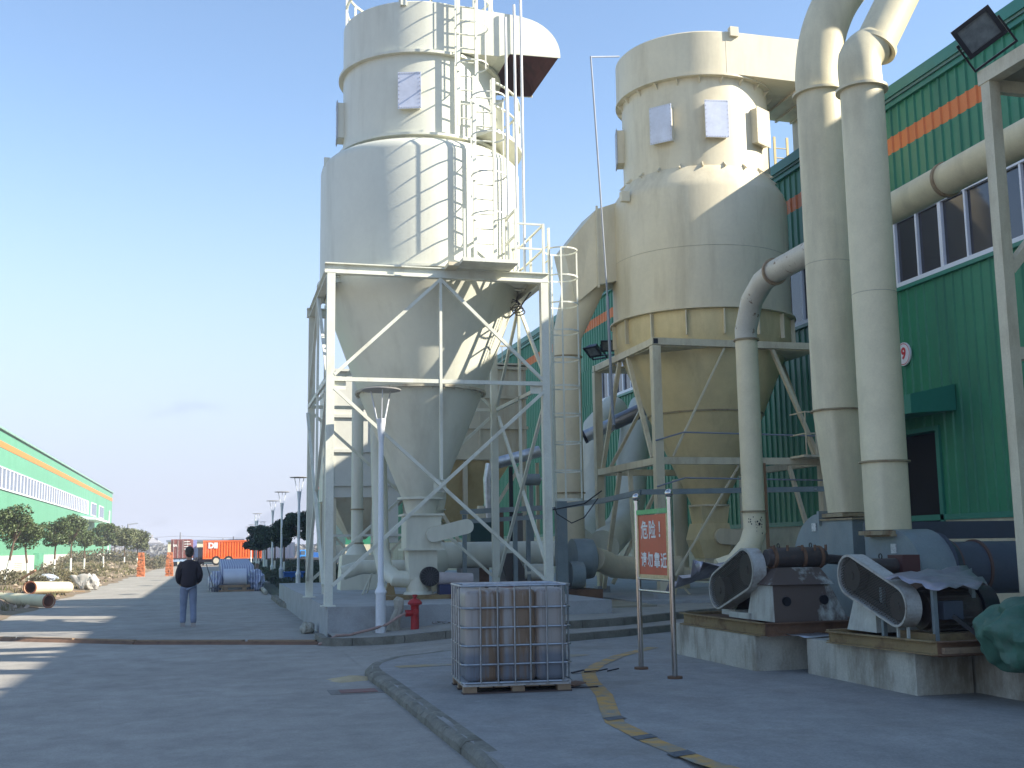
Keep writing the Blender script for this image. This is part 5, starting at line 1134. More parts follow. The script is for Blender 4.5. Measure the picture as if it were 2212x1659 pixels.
for p in ((6.98, 10.02), (7.50, 10.12), (6.85, 10.72), (7.62, 10.8)): MB().beam((p[0], p[1], .60), (p[0], p[1], 1.12), .045).build('cover_post', BLUEG, t)
pts = [(11.86, .5), (12.36, .5), (12.36, 1.655), (11.86, 1.655), (11.86, 1.72)]
cy_, cz_ = 11.80, 1.14
for i in range(0, 18):
    a = pi / 2 + .1 + (pi * 1.0) * i / 17; pts.append((cy_ + .60 * cos(a), cz_ + .60 * sin(a)))
pts = pts[:]
volute(t, 7.70, 8.15, 0, 0, pts, BLUEG)
MB().box((7.62, 11.68, 1.655), (8.2, 12.24, 1.68)).build('outlet_flange', SEAM, t)
MB().box((7.685, 11.70, 1.46), (7.698, 11.80, 1.57)).build('maker_plate', mat('pale_maker_plate', (.6, .62, .6)), t)
m = MB(); m.tube([(8.15, 11.6, 1.28), (8.3, 11.6, 1.28)], [.42, .31], 32, smooth=True); m.build('inlet_cone', DARKB, t)
MB().tube([(8.28, 11.6, 1.28), (8.62, 11.6, 1.28), (12.5, 11.6, 1.28)], .305, 36).build('inlet_duct', DARKB, t)
for xx in (8.28, 8.66): MB().tube([(xx - .015, 11.6, 1.28), (xx + .015, 11.6, 1.28)], .33, 36).build('flange', mat('dark_rusty_flange', (.12, .07, .055), .8), t)
MB().box((8.05, 12.5, 1.62), (12.8, 12.95, 1.84)).build('upper_box_duct', DARKB, t)
def Z8(x, y): return ((1700 + x / 2.357) / 1.1718, (1240 + y / 2.357) / 1.1718)
cv = [at(*Z8(1262, 497), 10.35), at(*Z8(1590, 585), 9.80), at(*Z8(1895, 562), 9.90), at(*Z8(1765, 455), 10.75)]
sheet('sheet_cover', 'wavy sheet-metal rain cover on posts over the motor of the nearer fan', cv, SHEET, 'cover', 9, .020, (10, 8))
MB().box((0, 0, 0), (0, 0, 0))
t_ = tag(MB().box((7.45, 9.52, .66), (7.68, 9.62, .72)).build('loose_brick', mat('reddish_brick', (.35, .16, .10), .9), None), 'loose reddish brick lying on the frame under the rain cover', 'brick')
tag(MB().box((6.66, 9.44, .545), (8.6, 9.56, .60)).build('loose_plank', WOOD, None), 'brown timber plank along the front edge of the nearer fan base', 'plank')
sheet('scrap_plate', 'thin scrap metal plate lying on the corner between the two fan foundations', [(6.62, 12.0, .517), (6.55, 12.35, .53), (7.0, 12.4, .53), (7.1, 12.02, .52)], GALV, 'plate', 3, .006, (4, 4))

# green tarpaulin bundle
def tarp(name, c, rad, seed, M):
    from mathutils import noise as mn_
    m = MB(); n, k = 56, 30; vs = []; off = Vector((seed * 3.1, seed * 1.7, 0)); c = Vector(c)
    for i in range(k + 1):
        v = pi * i / k
        for j in range(n):
            u = 2 * pi * j / n; d = Vector((sin(v) * cos(u), sin(v) * sin(u), cos(v)))
            e = mn_.noise(d * 1.3 + off) * .22; f = abs(mn_.noise(Vector((d.x * 2.4, d.y * 2.4, d.z * 1.2)) + off)) * .34; g = abs(mn_.noise(Vector((d.x * 5, d.y * 5, d.z * 2.5)) + off)) * .30
            r = 1 + e - f - g + .20
            vs.append((c.x + rad[0] * r * d.x, c.y + rad[1] * r * d.y, max(c.z - rad[2] * .92, c.z + rad[2] * r * d.z)))
    fs = [(i * n + j, (i + 1) * n + j, (i + 1) * n + (j + 1) % n, i * n + (j + 1) % n) for i in range(k) for j in range(n)]
    m.add(vs, fs, True); ob_ = m.build(name, M)
    sb_ = ob_.modifiers.new('s', 'SUBSURF'); sb_.levels = 1; sb_.render_levels = 1
    return ob_
TARP = mat('green_tarpaulin', (.04, .12, .08), .6, var=.25, scale=5, dirt=(.12, .17, .13), damt=.6, dscale=6, bump=.4, bscale=15)
ob = tarp('tarpaulin', (7.35, 8.85, .72), (.62, .5, .34), 12, TARP); tag(ob, 'crumpled green tarpaulin bundle on the foundation at the right edge', 'tarpaulin')

# ================= PORTAL FRAME WITH FLOODLIGHT (right edge) =================
t = thing('portal_frame', 'cream steel portal frame at the right edge carrying a black floodlight', 'steel frame', (8.1, 10.0, .5))
p0 = at(2136, 150, 10.0); xp = p0.x; zp = p0.z
MB().box((xp - .065, 9.93, .5), (xp + .065, 10.07, zp - .16)).build('post', FRAMEC, t)
MB().box((xp - .075, 4.0, zp - .16), (xp + .075, 10.10, zp)).build('top_beam', FRAMEC, t)
MB().box((xp + .075, 4.0, zp - .12), (xp + 2.6, 10.05, zp - .08)).build('canopy_sheet', mat('canopy_underside', (.30, .27, .19), .7), t)
MB().box((xp + .075, 9.97, zp - .26), (xp + 2.6, 10.05, zp - .12)).build('cross_beam', FRAMEC, t)
q = at(2205, 765, 10.0); MB().beam((xp + .06, 10.0, q.z), (xp + 2.6, 10.0, q.z + .05), .13, .13).build('cross_beam', FRAMEC, t)
MB().beam((xp + .05, 10, q.z + .9), (xp + .6, 10, q.z + 1.5), .12, .10).build('knee_brace', FRAMEC, t)
MB().box((xp + 2.45, 9.93, .5), (xp + 2.6, 10.07, zp - .26)).build('post', FRAMEC, t)
fc = at(2114, 70, 9.9)
floodlight('floodlight', tuple(fc), .42, radians(-32), radians(24), 'large black floodlight with square glass on top of the right-edge portal frame', rollz=radians(-32))

# ================= IBC TANK =================
t = thing('ibc_tank', 'stained plastic IBC tank in a galvanised tube cage on a pallet', 'ibc tank', (3.04, 12.05, .1))
X0, X1, Y0_, Y1_ = 2.46, 3.61, 11.60, 12.58
def rbox(a, b, r, M, name, parent):
    ob = MB().box(a, b).build(name, M, parent); bv = ob.modifiers.new('b', 'BEVEL'); bv.width = r; bv.segments = 5
    for p in ob.data.polygons: p.use_smooth = True
    return ob
def tankmat():
    m = bpy.data.materials.new('stained_milky_plastic'); m.use_nodes = True; T = m.node_tree; N = T.nodes; L = T.links; b = N['Principled BSDF']
    b.inputs['Roughness'].default_value = .42; g = N.new('ShaderNodeNewGeometry'); sx = N.new('ShaderNodeSeparateXYZ'); L.new(g.outputs['Position'], sx.inputs[0])
    def nz(s, sc, d=7):
        mp = N.new('ShaderNodeMapping'); mp.inputs['Scale'].default_value = sc; L.new(g.outputs['Position'], mp.inputs[0]); n = N.new('ShaderNodeTexNoise'); n.inputs['Scale'].default_value = s; n.inputs['Detail'].default_value = d; L.new(mp.outputs[0], n.inputs['Vector']); return n.outputs[0]
    def mr(s, a, b_, c=0, d=1):
        r = N.new('ShaderNodeMapRange'); L.new(s, r.inputs[0])
        for i, v in enumerate((a, b_, c, d)): r.inputs[i + 1].default_value = v
        return r.outputs[0]
    def mix(f, a, b_):
        x = N.new('ShaderNodeMix'); x.data_type = 'RGBA'; L.new(f, x.inputs[0])
        if isinstance(a, tuple): x.inputs[6].default_value = (*a, 1)
        else: L.new(a, x.inputs[6])
        x.inputs[7].default_value = (*b_, 1); return x.outputs[2]
    def M2(op, a, b_):
        x = N.new('ShaderNodeMath'); x.operation = op
        for i, v in enumerate((a, b_)):
            if isinstance(v, (int, float)): x.inputs[i].default_value = v
            else: L.new(v, x.inputs[i])
        return x.outputs[0]
    c = mix(mr(nz(2.2, (1, 1, .3)), .35, .7), (.36, .32, .29), (.31, .30, .29))
    liquid = mr(M2('ADD', sx.outputs[2], M2('MULTIPLY', nz(2, (1, 1, 1)), .05)), .58, .50)
    c = mix(M2('MULTIPLY', liquid, .7), c, (.10, .135, .19))
    xb = M2('ABSOLUTE', M2('SUBTRACT', sx.outputs[0], 2.83), 0) ; band = mr(xb, .10, .16, 1, 0)
    xb2 = M2('ABSOLUTE', M2('SUBTRACT', sx.outputs[0], 3.17), 0); band2 = mr(xb2, .12, .19, 1, 0)
    st = M2('MULTIPLY', M2('MAXIMUM', band, band2), mr(nz(5, (3.5, 3.5, .35), 8), .36, .56))
    c = mix(M2('MULTIPLY', st, .85), c, (.21, .12, .055))
    c = mix(mr(nz(9, (5, 5, .25), 8), .56, .75, 0, .5), c, (.12, .06, .03))
    L.new(c, b.inputs['Base Color']); return m
TM = tankmat()
zb_ = .21
for k, (xa_, xb2_) in enumerate(((X0 + .035, X0 + .40), (X0 + .385, X0 + .79), (X0 + .775, X1 - .035))):
    rbox((xa_, Y0_ + .035, zb_), (xb2_, Y1_ - .035, 1.165 - .01 * (k == 0)), .07, TM, 'bottle_lobe', t)
MB().tube([(3.03, 12.1, 1.15), (3.03, 12.1, 1.2)], .09, 20).build('filler_cap', RED, t)
GW = mat('galvanised_tube', (.36, .38, .40), .35, .7, var=.15, scale=8, dirt=(.25, .2, .17), damt=.6, dscale=12)
zs = [.32, .485, .645, .81, .97, 1.175]
for i, z in enumerate([.21, .395, .585, .77, .97, 1.195]):
    m = MB(); r_ = .011
    m.tube([(X0, Y0_ + .05, z), (X0 + .05, Y0_, z), (X1 - .05, Y0_, z), (X1, Y0_ + .05, z), (X1, Y1_ - .05, z), (X1 - .05, Y1_, z), (X0 + .05, Y1_, z), (X0, Y1_ - .05, z), (X0, Y0_ + .05, z)], r_ * (1.15 if i in (0, 5) else 1), 8)
    m.build('cage_hoop', GW, t)
v0_ = MB().tube([(X0 + .19, Y0_ - .012, .2), (X0 + .19, Y0_ - .012, 1.19)], .010, 8).build('cage_upright', GW, t)
for dx in (.18, .36, .525, .70, .865): copyat(v0_, t, (dx, 0, 0))
for dx in (0, .18, .36, .525, .70, .865): copyat(v0_, t, (dx, Y1_ - Y0_ + .024, 0))
v1__ = MB().tube([(X0 - .012, Y0_ + .18, .2), (X0 - .012, Y0_ + .18, 1.19)], .010, 8).build('cage_upright', GW, t)
for dy in (.2, .4, .6): copyat(v1__, t, (0, dy, 0))
for dy in (0, .2, .4, .6): copyat(v1__, t, (X1 - X0 + .024, dy, 0))
MB().tube([(X0 + .05, Y0_ + .35, 1.2), (X1 - .05, Y0_ + .35, 1.2)], .011, 8).build('top_bar', GW, t); MB().tube([(X0 + .05, Y0_ + .65, 1.2), (X1 - .05, Y0_ + .65, 1.2)], .011, 8).build('top_bar', GW, t)
MB().box((X0 + .01, Y0_ + .01, .175), (X1 - .01, Y1_ - .01, .215)).build('tray', mat('white_scuffed_tray', (.5, .5, .5), .5, dirt=(.15, .12, .1), damt=.8, dscale=9), t)
for k, (a, b) in enumerate(((X0 + .01, X0 + .15), (X0 + .52, X0 + .65), (X1 - .15, X1 - .01))):
    for yy_ in (Y0_ + .01, 12.03, Y1_ - .12): MB().box((a, yy_, .115), (b, yy_ + .11, .165)).build('pallet_block', WOOD, t)
for yy_ in (Y0_ + .01, 12.03, Y1_ - .12): MB().box((X0, yy_ - .005, .102), (X1, yy_ + .115, .114)).build('skid', mat('dark_pallet_wood', (.10, .07, .06), .9, var=.3), t)
for k in range(7): MB().box((X0 + .01 + k * .162, Y0_, .165), (X0 + .15 + k * .162, Y1_, .175)).build('deck_board', WOOD, t)
t.rotation_euler = (0, 0, radians(-5)); t.location.x += 0.09
# scraps on the ground beside the tank
def scrap(lab, pts, w_, M, seed):
    m = MB(); rnd = random.Random(seed)
    for a, b in zip(pts, pts[1:]): m.beam((*a, .108 + rnd.uniform(0, .02)), (*b, .11 + rnd.uniform(0, .03)), w_ * rnd.uniform(.6, 1.4), .012)
    tag(m.build('cardboard_scrap', M), lab, 'scrap')
DK = mat('dark_rag', (.03, .025, .03), .9)
scrap('thin dark strip of debris lying between the tank and the sign', [(4.14, 13.08), (4.3, 13.1), (4.45, 13.06), (4.6, 13.12), (4.74, 13.1)], .035, DK, 1)
scrap('brown cardboard scrap with dark edge at the right foot of the tank', [(3.64, 12.0), (3.75, 11.95), (3.9, 12.0)], .16, mat('brown_card', (.2, .12, .08), .9), 2)
scrap('dark twisted scrap beside the right side of the tank', [(3.66, 12.35), (3.72, 12.5), (3.84, 12.52)], .03, DK, 3)
scrap('thin dark cord on the apron right of the tank pallet', [(3.66, 11.72), (3.8, 11.72), (4.0, 11.71)], .012, DK, 4)

# ================= WARNING SIGN =================
t = thing('warning_sign', 'red Chinese danger sign in a stainless tube frame standing on the apron', 'sign', (5.05, 12.7, .1))
XS = 5.08; ya_, yb2 = 12.19, 13.24
for yy_ in (ya_, yb2):
    MB().tube([(XS, yy_, .1), (XS, yy_, 2.12)], .032, 20).build('post', STAIN, t)
    MB().sphere((XS, yy_, 2.185), .05, 20).build('ball_finial', STAIN, t)
    MB().tube([(XS, yy_, 2.12), (XS, yy_, 2.14)], .04, 20).build('finial_collar', STAIN, t)
    MB().tube([(XS, yy_, .1), (XS, yy_, .125)], .085, 20).build('foot_flange', RUSTM, t)
for z in (1.19, 1.05): MB().tube([(XS, ya_, z), (XS, yb2, z)], .018, 12).build('cross_rail', STAIN, t)
BO = mat('red_sign_board', (.50, .055, .022), .38, var=.12, scale=2.5, dirt=(.52, .13, .07), damt=.6, dscale=1.6)
b_ = MB().box((XS - .012, ya_ + .06, 1.235), (XS + .012, yb2 - .06, 1.955)).build('board', BO, t)
m = MB(); m.box((XS - .022, ya_ + .05, 1.965), (XS + .018, yb2 - .04, 2.02)); m.build('green_top_strip', mat('peeling_green_strip', (.12, .42, .14), .5, dirt=(.35, .42, .3), damt=.6, dscale=9), t)
TAPE = mat('yellowed_tape', (.62, .47, .24), .5, dirt=(.3, .25, .12), damt=.7, dscale=14)
m = MB(); m.box((XS - .02, yb2 - .085, 1.22), (XS - .014, yb2 - .045, 1.96)); m.build('edge_tape', TAPE, t)
m = MB(); m.box((XS - .02, ya_ + .045, 1.22), (XS - .014, ya_ + .075, 1.96)); m.build('edge_tape', TAPE, t)
MB().box((XS - .02, ya_ + .07, 1.2), (XS - .013, yb2 - .09, 1.245)).build('edge_tape', TAPE, t)
WHT = mat('white_lettering', (.70, .68, .66), .5, var=.08)
# characters: column spacing along -Y (left to right as seen from the street)
for ch, yy_, z, s_ in (('危', 12.96, 1.76, .23), ('险', 12.71, 1.76, .23), ('！', 12.42, 1.76, .23), ('请', 13.0, 1.41, .185), ('勿', 12.79, 1.41, .185), ('靠', 12.58, 1.405, .185), ('近', 12.375, 1.40, .185)):
    text_mesh(ch, s_, 'character', WHT, t, (XS - .0155, yy_, z), (0, -1, 0), (0, 0, 1), bold=.005)

# ================= LAMP POSTS =================
def lamp(loc, lab):
    x, y, z = loc; t = thing('street_lamp', lab, 'street lamp', loc, 'white disc-topped street lamps along the planting bed')
    MB().lathe([(.088, 0), (.088, .66), (.105, .69), (.105, .71), (.06, .80), (.062, .86)], loc, 24).build('pedestal', LAMPW, t)
    MB().lathe([(.052, .82), (.046, 3.35)], loc, 20).build('pole', LAMPW, t)
    MB().lathe([(.046, 3.33), (.05, 3.38), (.085, 3.75), (.075, 3.76), (.04, 3.45)], loc, 20, capb=False, capt=False).build('cup', LAMPW, t)
    for k in range(3):
        a = 2 * pi * k / 3 + .5; MB().beam((x + .05 * cos(a), y + .05 * sin(a), z + 3.6), (x + .2 * cos(a), y + .2 * sin(a), z + 4.27), .02).build('arm', LAMPW, t)
    MB().lathe([(.355, 4.27), (.36, 4.285), (.34, 4.295), (.0, 4.315)], loc, 36, capb=True).build('disc_shade', mat('grey_lamp_disc', (.33, .32, .30), .6, var=.12), t)
    MB().box((x - .05, y - .05, z), (x + .05, y + .05, z + .01)).build('fixing', LAMPW, t)
    return t
LB = lamp((2.865, 20.05, .14), 'nearest white street lamp, standing before the concrete platform beside the hydrant')
for i, (y, x) in enumerate(((43.1, 3.08), (54.1, 3.08), (64.0, 3.15), (86.4, 3.13), (112, 4.6), (124, 3.9), (135, 3.9))):
    dup(LB, None, (x, y, 0.0), ['white street lamp on a concrete pad just left of the lattice frame', 'white street lamp on a concrete pad beside the blue skip', 'white lamp standing in the hedge, third beyond the platform', 'white lamp beyond the first trees, with a small globe', 'white lamp set right of the row behind the hedge', 'second farthest white lamp near the orange container', 'farthest white lamp near the trailers'][i])
for (x, y, lab) in ((3.0, 42.9, 'concrete pad under the street lamp nearest the lattice frame'), (2.75, 53.6, 'concrete pad under the street lamp by the blue skip')):
    tag(MB().box((x - .45, y - .5, -.02), (x + .45, y + .5, .16)).build('lamp_pad', CONC), lab, 'concrete pad')
for (x, y, h, lab) in ((3.2, 63.9 + 11, 3.2, 'white pole without a lamp head in the hedge, nearer'), (3.5, 101, 4.6, 'white pole without a lamp head in the hedge, farther')):
    t = thing('bare_pole', lab, 'pole', (x, y, 0)); MB().lathe([(.09, 0), (.09, 1.0), (.055, 1.15), (.05, h)], (x, y, 0), 12).build('pole', LAMPW, t)

# ================= HYDRANT, HOSE, STUMP =================
zp_ = .15; hx, hy = 3.48, 20.1
t = thing('fire_hydrant', 'red fire hydrant with a side outlet in front of the concrete platform', 'hydrant', (hx, hy, zp_))
MB().lathe([(.085, 0), (.085, .02), (.075, .03), (.073, .43), (.085, .45), (.125, .46), (.13, .49), (.10, .53), (.05, .56), (.03, .565), (.03, .59), (.045, .595), (.045, .63), (0, .635)], (hx, hy, zp_), 24).build('barrel', RED, t)
MB().tube([(hx - .05, hy - .02, zp_ + .31), (hx - .17, hy - .03, zp_ + .31)], [.055, .06], 16).build('side_outlet', RED, t)
MB().tube([(hx, hy - .06, zp_ + .34), (hx, hy - .11, zp_ + .34)], .045, 14).build('front_cap', RED, t)
MB().lathe([(.11, 0), (.11, .015)], (hx, hy, zp_), 20).build('base_flange', RED, t)
t = thing('hose', 'flat canvas hose running from the hydrant over the pavement to the kerb', 'hose', (2.8, 20.0, zp_))
P = [(hx - .17, hy - .03, zp_ + .31), (hx - .3, hy - .06, zp_ + .26), (hx - .5, hy - .1, zp_ + .14), (hx - .75, hy - .14, zp_ + .07), (hx - 1.1, hy - .2, zp_ + .0), (2.3, 19.75, .14), (2.05, 19.6, .15), (1.86, 19.5, .06), (1.75, 19.55, .02)]
MB().tube(P, .024, 8).build('canvas', mat('pinkish_canvas', (.38, .26, .22), .9, var=.2), t)
t = thing('concrete_stub', 'leaning lump of rough concrete post behind the red hydrant', 'concrete post', (3.4, 20.35, zp_))
m = MB(); m.tube([(3.12, 20.3, zp_ - .02), (3.18, 20.33, zp_ + .22), (3.24, 20.36, zp_ + .36), (3.24, 20.38, zp_ + .52), (3.26, 20.38, zp_ + .58)], [.13, .09, .08, .10, .06], 9, smooth=False); m.build('stub', CONC, t)
m = MB(); rnd = random.Random(8)
for k in range(26):
    a = (3.8 + rnd.random() * .9, 20.2 + rnd.uniform(-.15, .25), .165 + yramp(4)); b = (a[0] + rnd.uniform(-.12, .12), a[1] + rnd.uniform(-.1, .1), a[2] + rnd.uniform(0, .02)); m.beam(a, b, .008)
tag(m.build('twig_litter', BARK), 'scattered dry twigs on the pavement right of the hydrant', 'twigs', kind='stuff')
ob = tarp('concrete_lump', (1.80, 22.5, .09), (.13, .2, .12), 44, CONC); tag(ob, 'grey broken concrete lump beside the platform corner by the road', 'rubble')

# ================= PERSON =================
def skinned(name, pts, edges, rad, M, parent, sub=2):
    me = bpy.data.meshes.new('tmp'); me.from_pydata(pts, edges, []); ob = bpy.data.objects.new('tmp', me); COL.objects.link(ob)
    sk = ob.modifiers.new('sk', 'SKIN'); sk.use_smooth_shade = True
    for i, r in enumerate(rad): me.skin_vertices[0].data[i].radius = r if isinstance(r, tuple) else (r, r)
    me.skin_vertices[0].data[0].use_root = True
    sb = ob.modifiers.new('s', 'SUBSURF'); sb.levels = sub; sb.render_levels = sub
    dg = bpy.context.evaluated_depsgraph_get(); me2 = bpy.data.meshes.new_from_object(ob.evaluated_get(dg)); bpy.data.objects.remove(ob)
    m = MB(); m.add([v.co for v in me2.vertices], [tuple(p.vertices) for p in me2.polygons], True); bpy.data.meshes.remove(me2)
    return m.build(name, M, parent)
px, py = -.49, 25.68; S_ = .97
t = thing('person', 'man in a dark jacket and light blue jeans walking away up the road', 'person', (px, py, 0))
W = lambda x, y, z: (px + x * S_, py + y * S_, z * S_)
SK = mat('skin', (.42, .24, .16), .55, var=.05)
# body: continuous figure
bp = [W(0, 0, .95), W(0, -.01, 1.12), W(0, 0, 1.32), W(0, .01, 1.43), W(0, .02, 1.50), W(0, .03, 1.57), W(0, .02, 1.66),
      W(-.17, .0, 1.38), W(-.23, -.03, 1.12), W(-.19, .14, .93), W(-.17, .20, .90),
      W(.17, .0, 1.38), W(.235, -.02, 1.12), W(.20, .15, .95), W(.18, .21, .93),
      W(-.09, 0, .88), W(-.09, .03, .48), W(-.10, -.02, .09), W(-.10, .08, .04),
      W(.09, 0, .88), W(.095, -.02, .48), W(.115, -.14, .08), W(.115, -.04, .04)]
be = [(0, 1), (1, 2), (2, 3), (3, 4), (4, 5), (5, 6), (2, 7), (7, 8), (8, 9), (9, 10), (2, 11), (11, 12), (12, 13), (13, 14), (0, 15), (15, 16), (16, 17), (17, 18), (0, 19), (19, 20), (20, 21), (21, 22)]
brd = [(.11, .08), (.11, .08), (.13, .08), (.06, .055), .052, (.075, .09), (.07, .08), .06, .042, .032, .03, .06, .042, .032, .03, .08, .055, .038, .03, .08, .055, .038, .03]
skinned('body', bp, be, brd, SK, t)
JK = mat('dark_brown_jacket', (.022, .016, .022), .75, bump=.6, bscale=18, var=.3)
jp = [W(0, 0, .78), W(0, 0, 1.02), W(0, 0, 1.26), W(0, .01, 1.39), W(0, .02, 1.47), W(-.18, .0, 1.37), W(-.235, -.04, 1.12), W(-.215, .08, .97), W(-.17, .17, .95), W(.18, .0, 1.37), W(.245, -.03, 1.12), W(.22, .09, .99), W(.18, .18, .97)]
je = [(0, 1), (1, 2), (2, 3), (3, 4), (2, 5), (5, 6), (6, 7), (7, 8), (2, 9), (9, 10), (10, 11), (11, 12)]
jr = [(.19, .15), (.185, .145), (.205, .135), (.13, .10), (.075, .07), .085, .07, .058, .048, .085, .07, .058, .048]
skinned('jacket', jp, je, jr, JK, t)
JN = mat('pale_blue_jeans', (.20, .24, .33), .85, bump=.4, bscale=25, var=.18, scale=5)
np_ = [W(0, 0, .97), W(-.095, .0, .80), W(-.10, .03, .48), W(-.105, -.01, .14), W(-.105, -.015, .06), W(.095, 0, .80), W(.105, -.015, .48), W(.125, -.13, .14), W(.125, -.135, .06)]
skinned('jeans', np_, [(0, 1), (1, 2), (2, 3), (3, 4), (0, 5), (5, 6), (6, 7), (7, 8)], [(.15, .12), .105, .078, .068, .066, .10, .078, .068, .066], JN, t)
m = MB(); m.sphere(W(0, -.005, 1.655), .10, 16, (.93, 1.04, 1.02)); m.sphere(W(0, -.02, 1.59), .088, 14, (.93, .95, .9)); m.build('hair', mat('black_hair', (.008, .007, .008), .6), t)
for s_ in (-1, 1): MB().sphere(W(.085 * s_, .02, 1.595), .028, 8, (.5, .8, 1.2)).build('ear', SK, t)
SH = mat('grey_shoe', (.34, .30, .27), .7)
for (sx, sy) in ((-.105, 0), (.125, -.12)):
    q = W(sx, sy, 0); MB().hexa([(q[0] - .05, q[1] - .10, .0), (q[0] + .05, q[1] - .10, .0), (q[0] + .055, q[1] + .17, .0), (q[0] - .055, q[1] + .17, .0)], [(q[0] - .04, q[1] - .09, .085), (q[0] + .04, q[1] - .09, .085), (q[0] + .035, q[1] + .14, .05), (q[0] - .035, q[1] + .14, .05)]).build('shoe', SH, t)
# ================= LEFT VERGE =================
def D3(x, y): return ((x / 3.318) / 1.1718, (1060 + y / 3.318) / 1.1718)
def E3(x, y): return ((300 + x / 3.456) / 1.1718, (1160 + y / 3.456) / 1.1718)
from mathutils import noise as mn
def hv(x, y):
    t = min(1, max(0, (-5.1 - x) / 2.2)); b = .34 * sstep(t) * (1 - .6 * sstep((-x - 10.5) / 3)); k = .16 * mn.noise(Vector((x * .9, y * .35, 0))) + .10 * mn.noise(Vector((x * 2.3, y * 1.1, 5)))
    bank = .55 * sstep((y - 92) / 14) * sstep((-5.0 - x) / 1.5)
    return max(-.03, .01 + b + k * sstep(t * 2) + bank * .7)
m = MB(); xs_ = [-5.0 - .30 * i for i in range(29)]; ys_ = [26 + .8 * i for i in range(60)] + [74 + 1.6 * i for i in range(58)]
vs = [(x + (.12 * sin(y * 1.3) + .1 * sin(y * .41) if i == 0 else 0), y, hv(x, y) if i else .004) for y in ys_ for i, x in enumerate(xs_)]
n = len(xs_); fs = [(j * n + i, j * n + i + 1, (j + 1) * n + i + 1, (j + 1) * n + i) for j in range(len(ys_) - 1) for i in range(n - 1)]
struct(m.add(vs, fs, True).build('verge', SOIL))
def tufts(name, lab, N_, xr, yr, hgt, M, seed, hfun, wdt=.02):
    rnd = random.Random(seed); m = MB()
    for _ in range(N_):
        x = rnd.uniform(*xr); y = rnd.uniform(*yr)
        if mn.noise(Vector((x * .6, y * .3, 9))) < -.05: continue
        z = hfun(x, y) - .02
        for _b in range(3):
            h = hgt * rnd.uniform(.4, 1.2); a = rnd.uniform(0, 6.28); d = Vector((cos(a), sin(a), 0)) * wdt * (1 + (y - 30) * .02); l = Vector((rnd.uniform(-.5, .5), rnd.uniform(-.5, .5), 1)) * h
            p = Vector((x + rnd.uniform(-.08, .08), y + rnd.uniform(-.08, .08), z)); m.add([p - d, p + d, p + l + d * .1, p + l - d * .1], [(0, 1, 2, 3)])
    return tag(m.build(name, M), lab, 'grass', kind='stuff')
tufts('verge_grass', 'dry grass tufts growing over the left verge', 6500, (-13, -5.4), (30, 130), .20, GRASS, 1, hv)
m = MB(); rnd = random.Random(17)
for _ in range(420):
    x = rnd.uniform(-10, -5.2); y = rnd.uniform(34, 105); s_ = rnd.uniform(.03, .10); z = hv(x, y) + s_ * .3; r3 = lambda: rnd.uniform(-s_, s_)
    m.add([(x + r3(), y + r3(), z - s_), (x + s_, y + r3(), z + r3() * .5), (x + r3(), y + s_, z + r3() * .5), (x - s_, y + r3(), z + r3() * .3), (x + r3() * .3, y + r3() * .3, z + s_)], [(0, 2, 1), (0, 3, 2), (0, 1, 3), (4, 1, 2), (4, 2, 3), (4, 3, 1)])
tag(m.build('verge_rubble', mat('pale_rubble', (.42, .34, .26), .9, var=.4, scale=2)), 'broken stones and clods strewn over the left verge', 'rubble', kind='stuff')
def shrub(c, rad, N_, size, M, lab, cat='shrub', group=None, seed=0):
    t = thing('scrub_bush', lab, cat, c, group); rnd = random.Random(seed); m = MB()
    for _ in range(max(6, N_ // 60)):
        a = rnd.uniform(0, 6.28); q = Vector(c) + Vector((cos(a) * rad[0] * .6, sin(a) * rad[1] * .6, rad[2] * 1.4)); m.beam(c, q, .012)
    m.build('stems', BARK, t); MB().leaves((c[0], c[1], c[2] + rad[2] * .8), rad, N_, size, rnd, .3).build('foliage', M, t); return t
for k, (x, y, r, M) in enumerate(((-6.9, 50, .5, BUSH), (-7.5, 46.5, .6, BUSH), (-6.6, 57, .6, GRASS), (-8.0, 62, .8, BUSH), (-6.5, 66, .6, BUSH), (-6.9, 74, .8, GRASS))):
    shrub((x, y, hv(x, y)), (r, r, r * .55), 500, .05, M, ['low olive bush behind the two cream pipes', 'wider scrub bush at the left behind the pipes', 'straw-coloured bush near the white sack', 'wide olive bush under the limewashed trees', 'olive bush past the white sack at the road edge', 'straw-coloured bush far along the left verge'][k], seed=k)
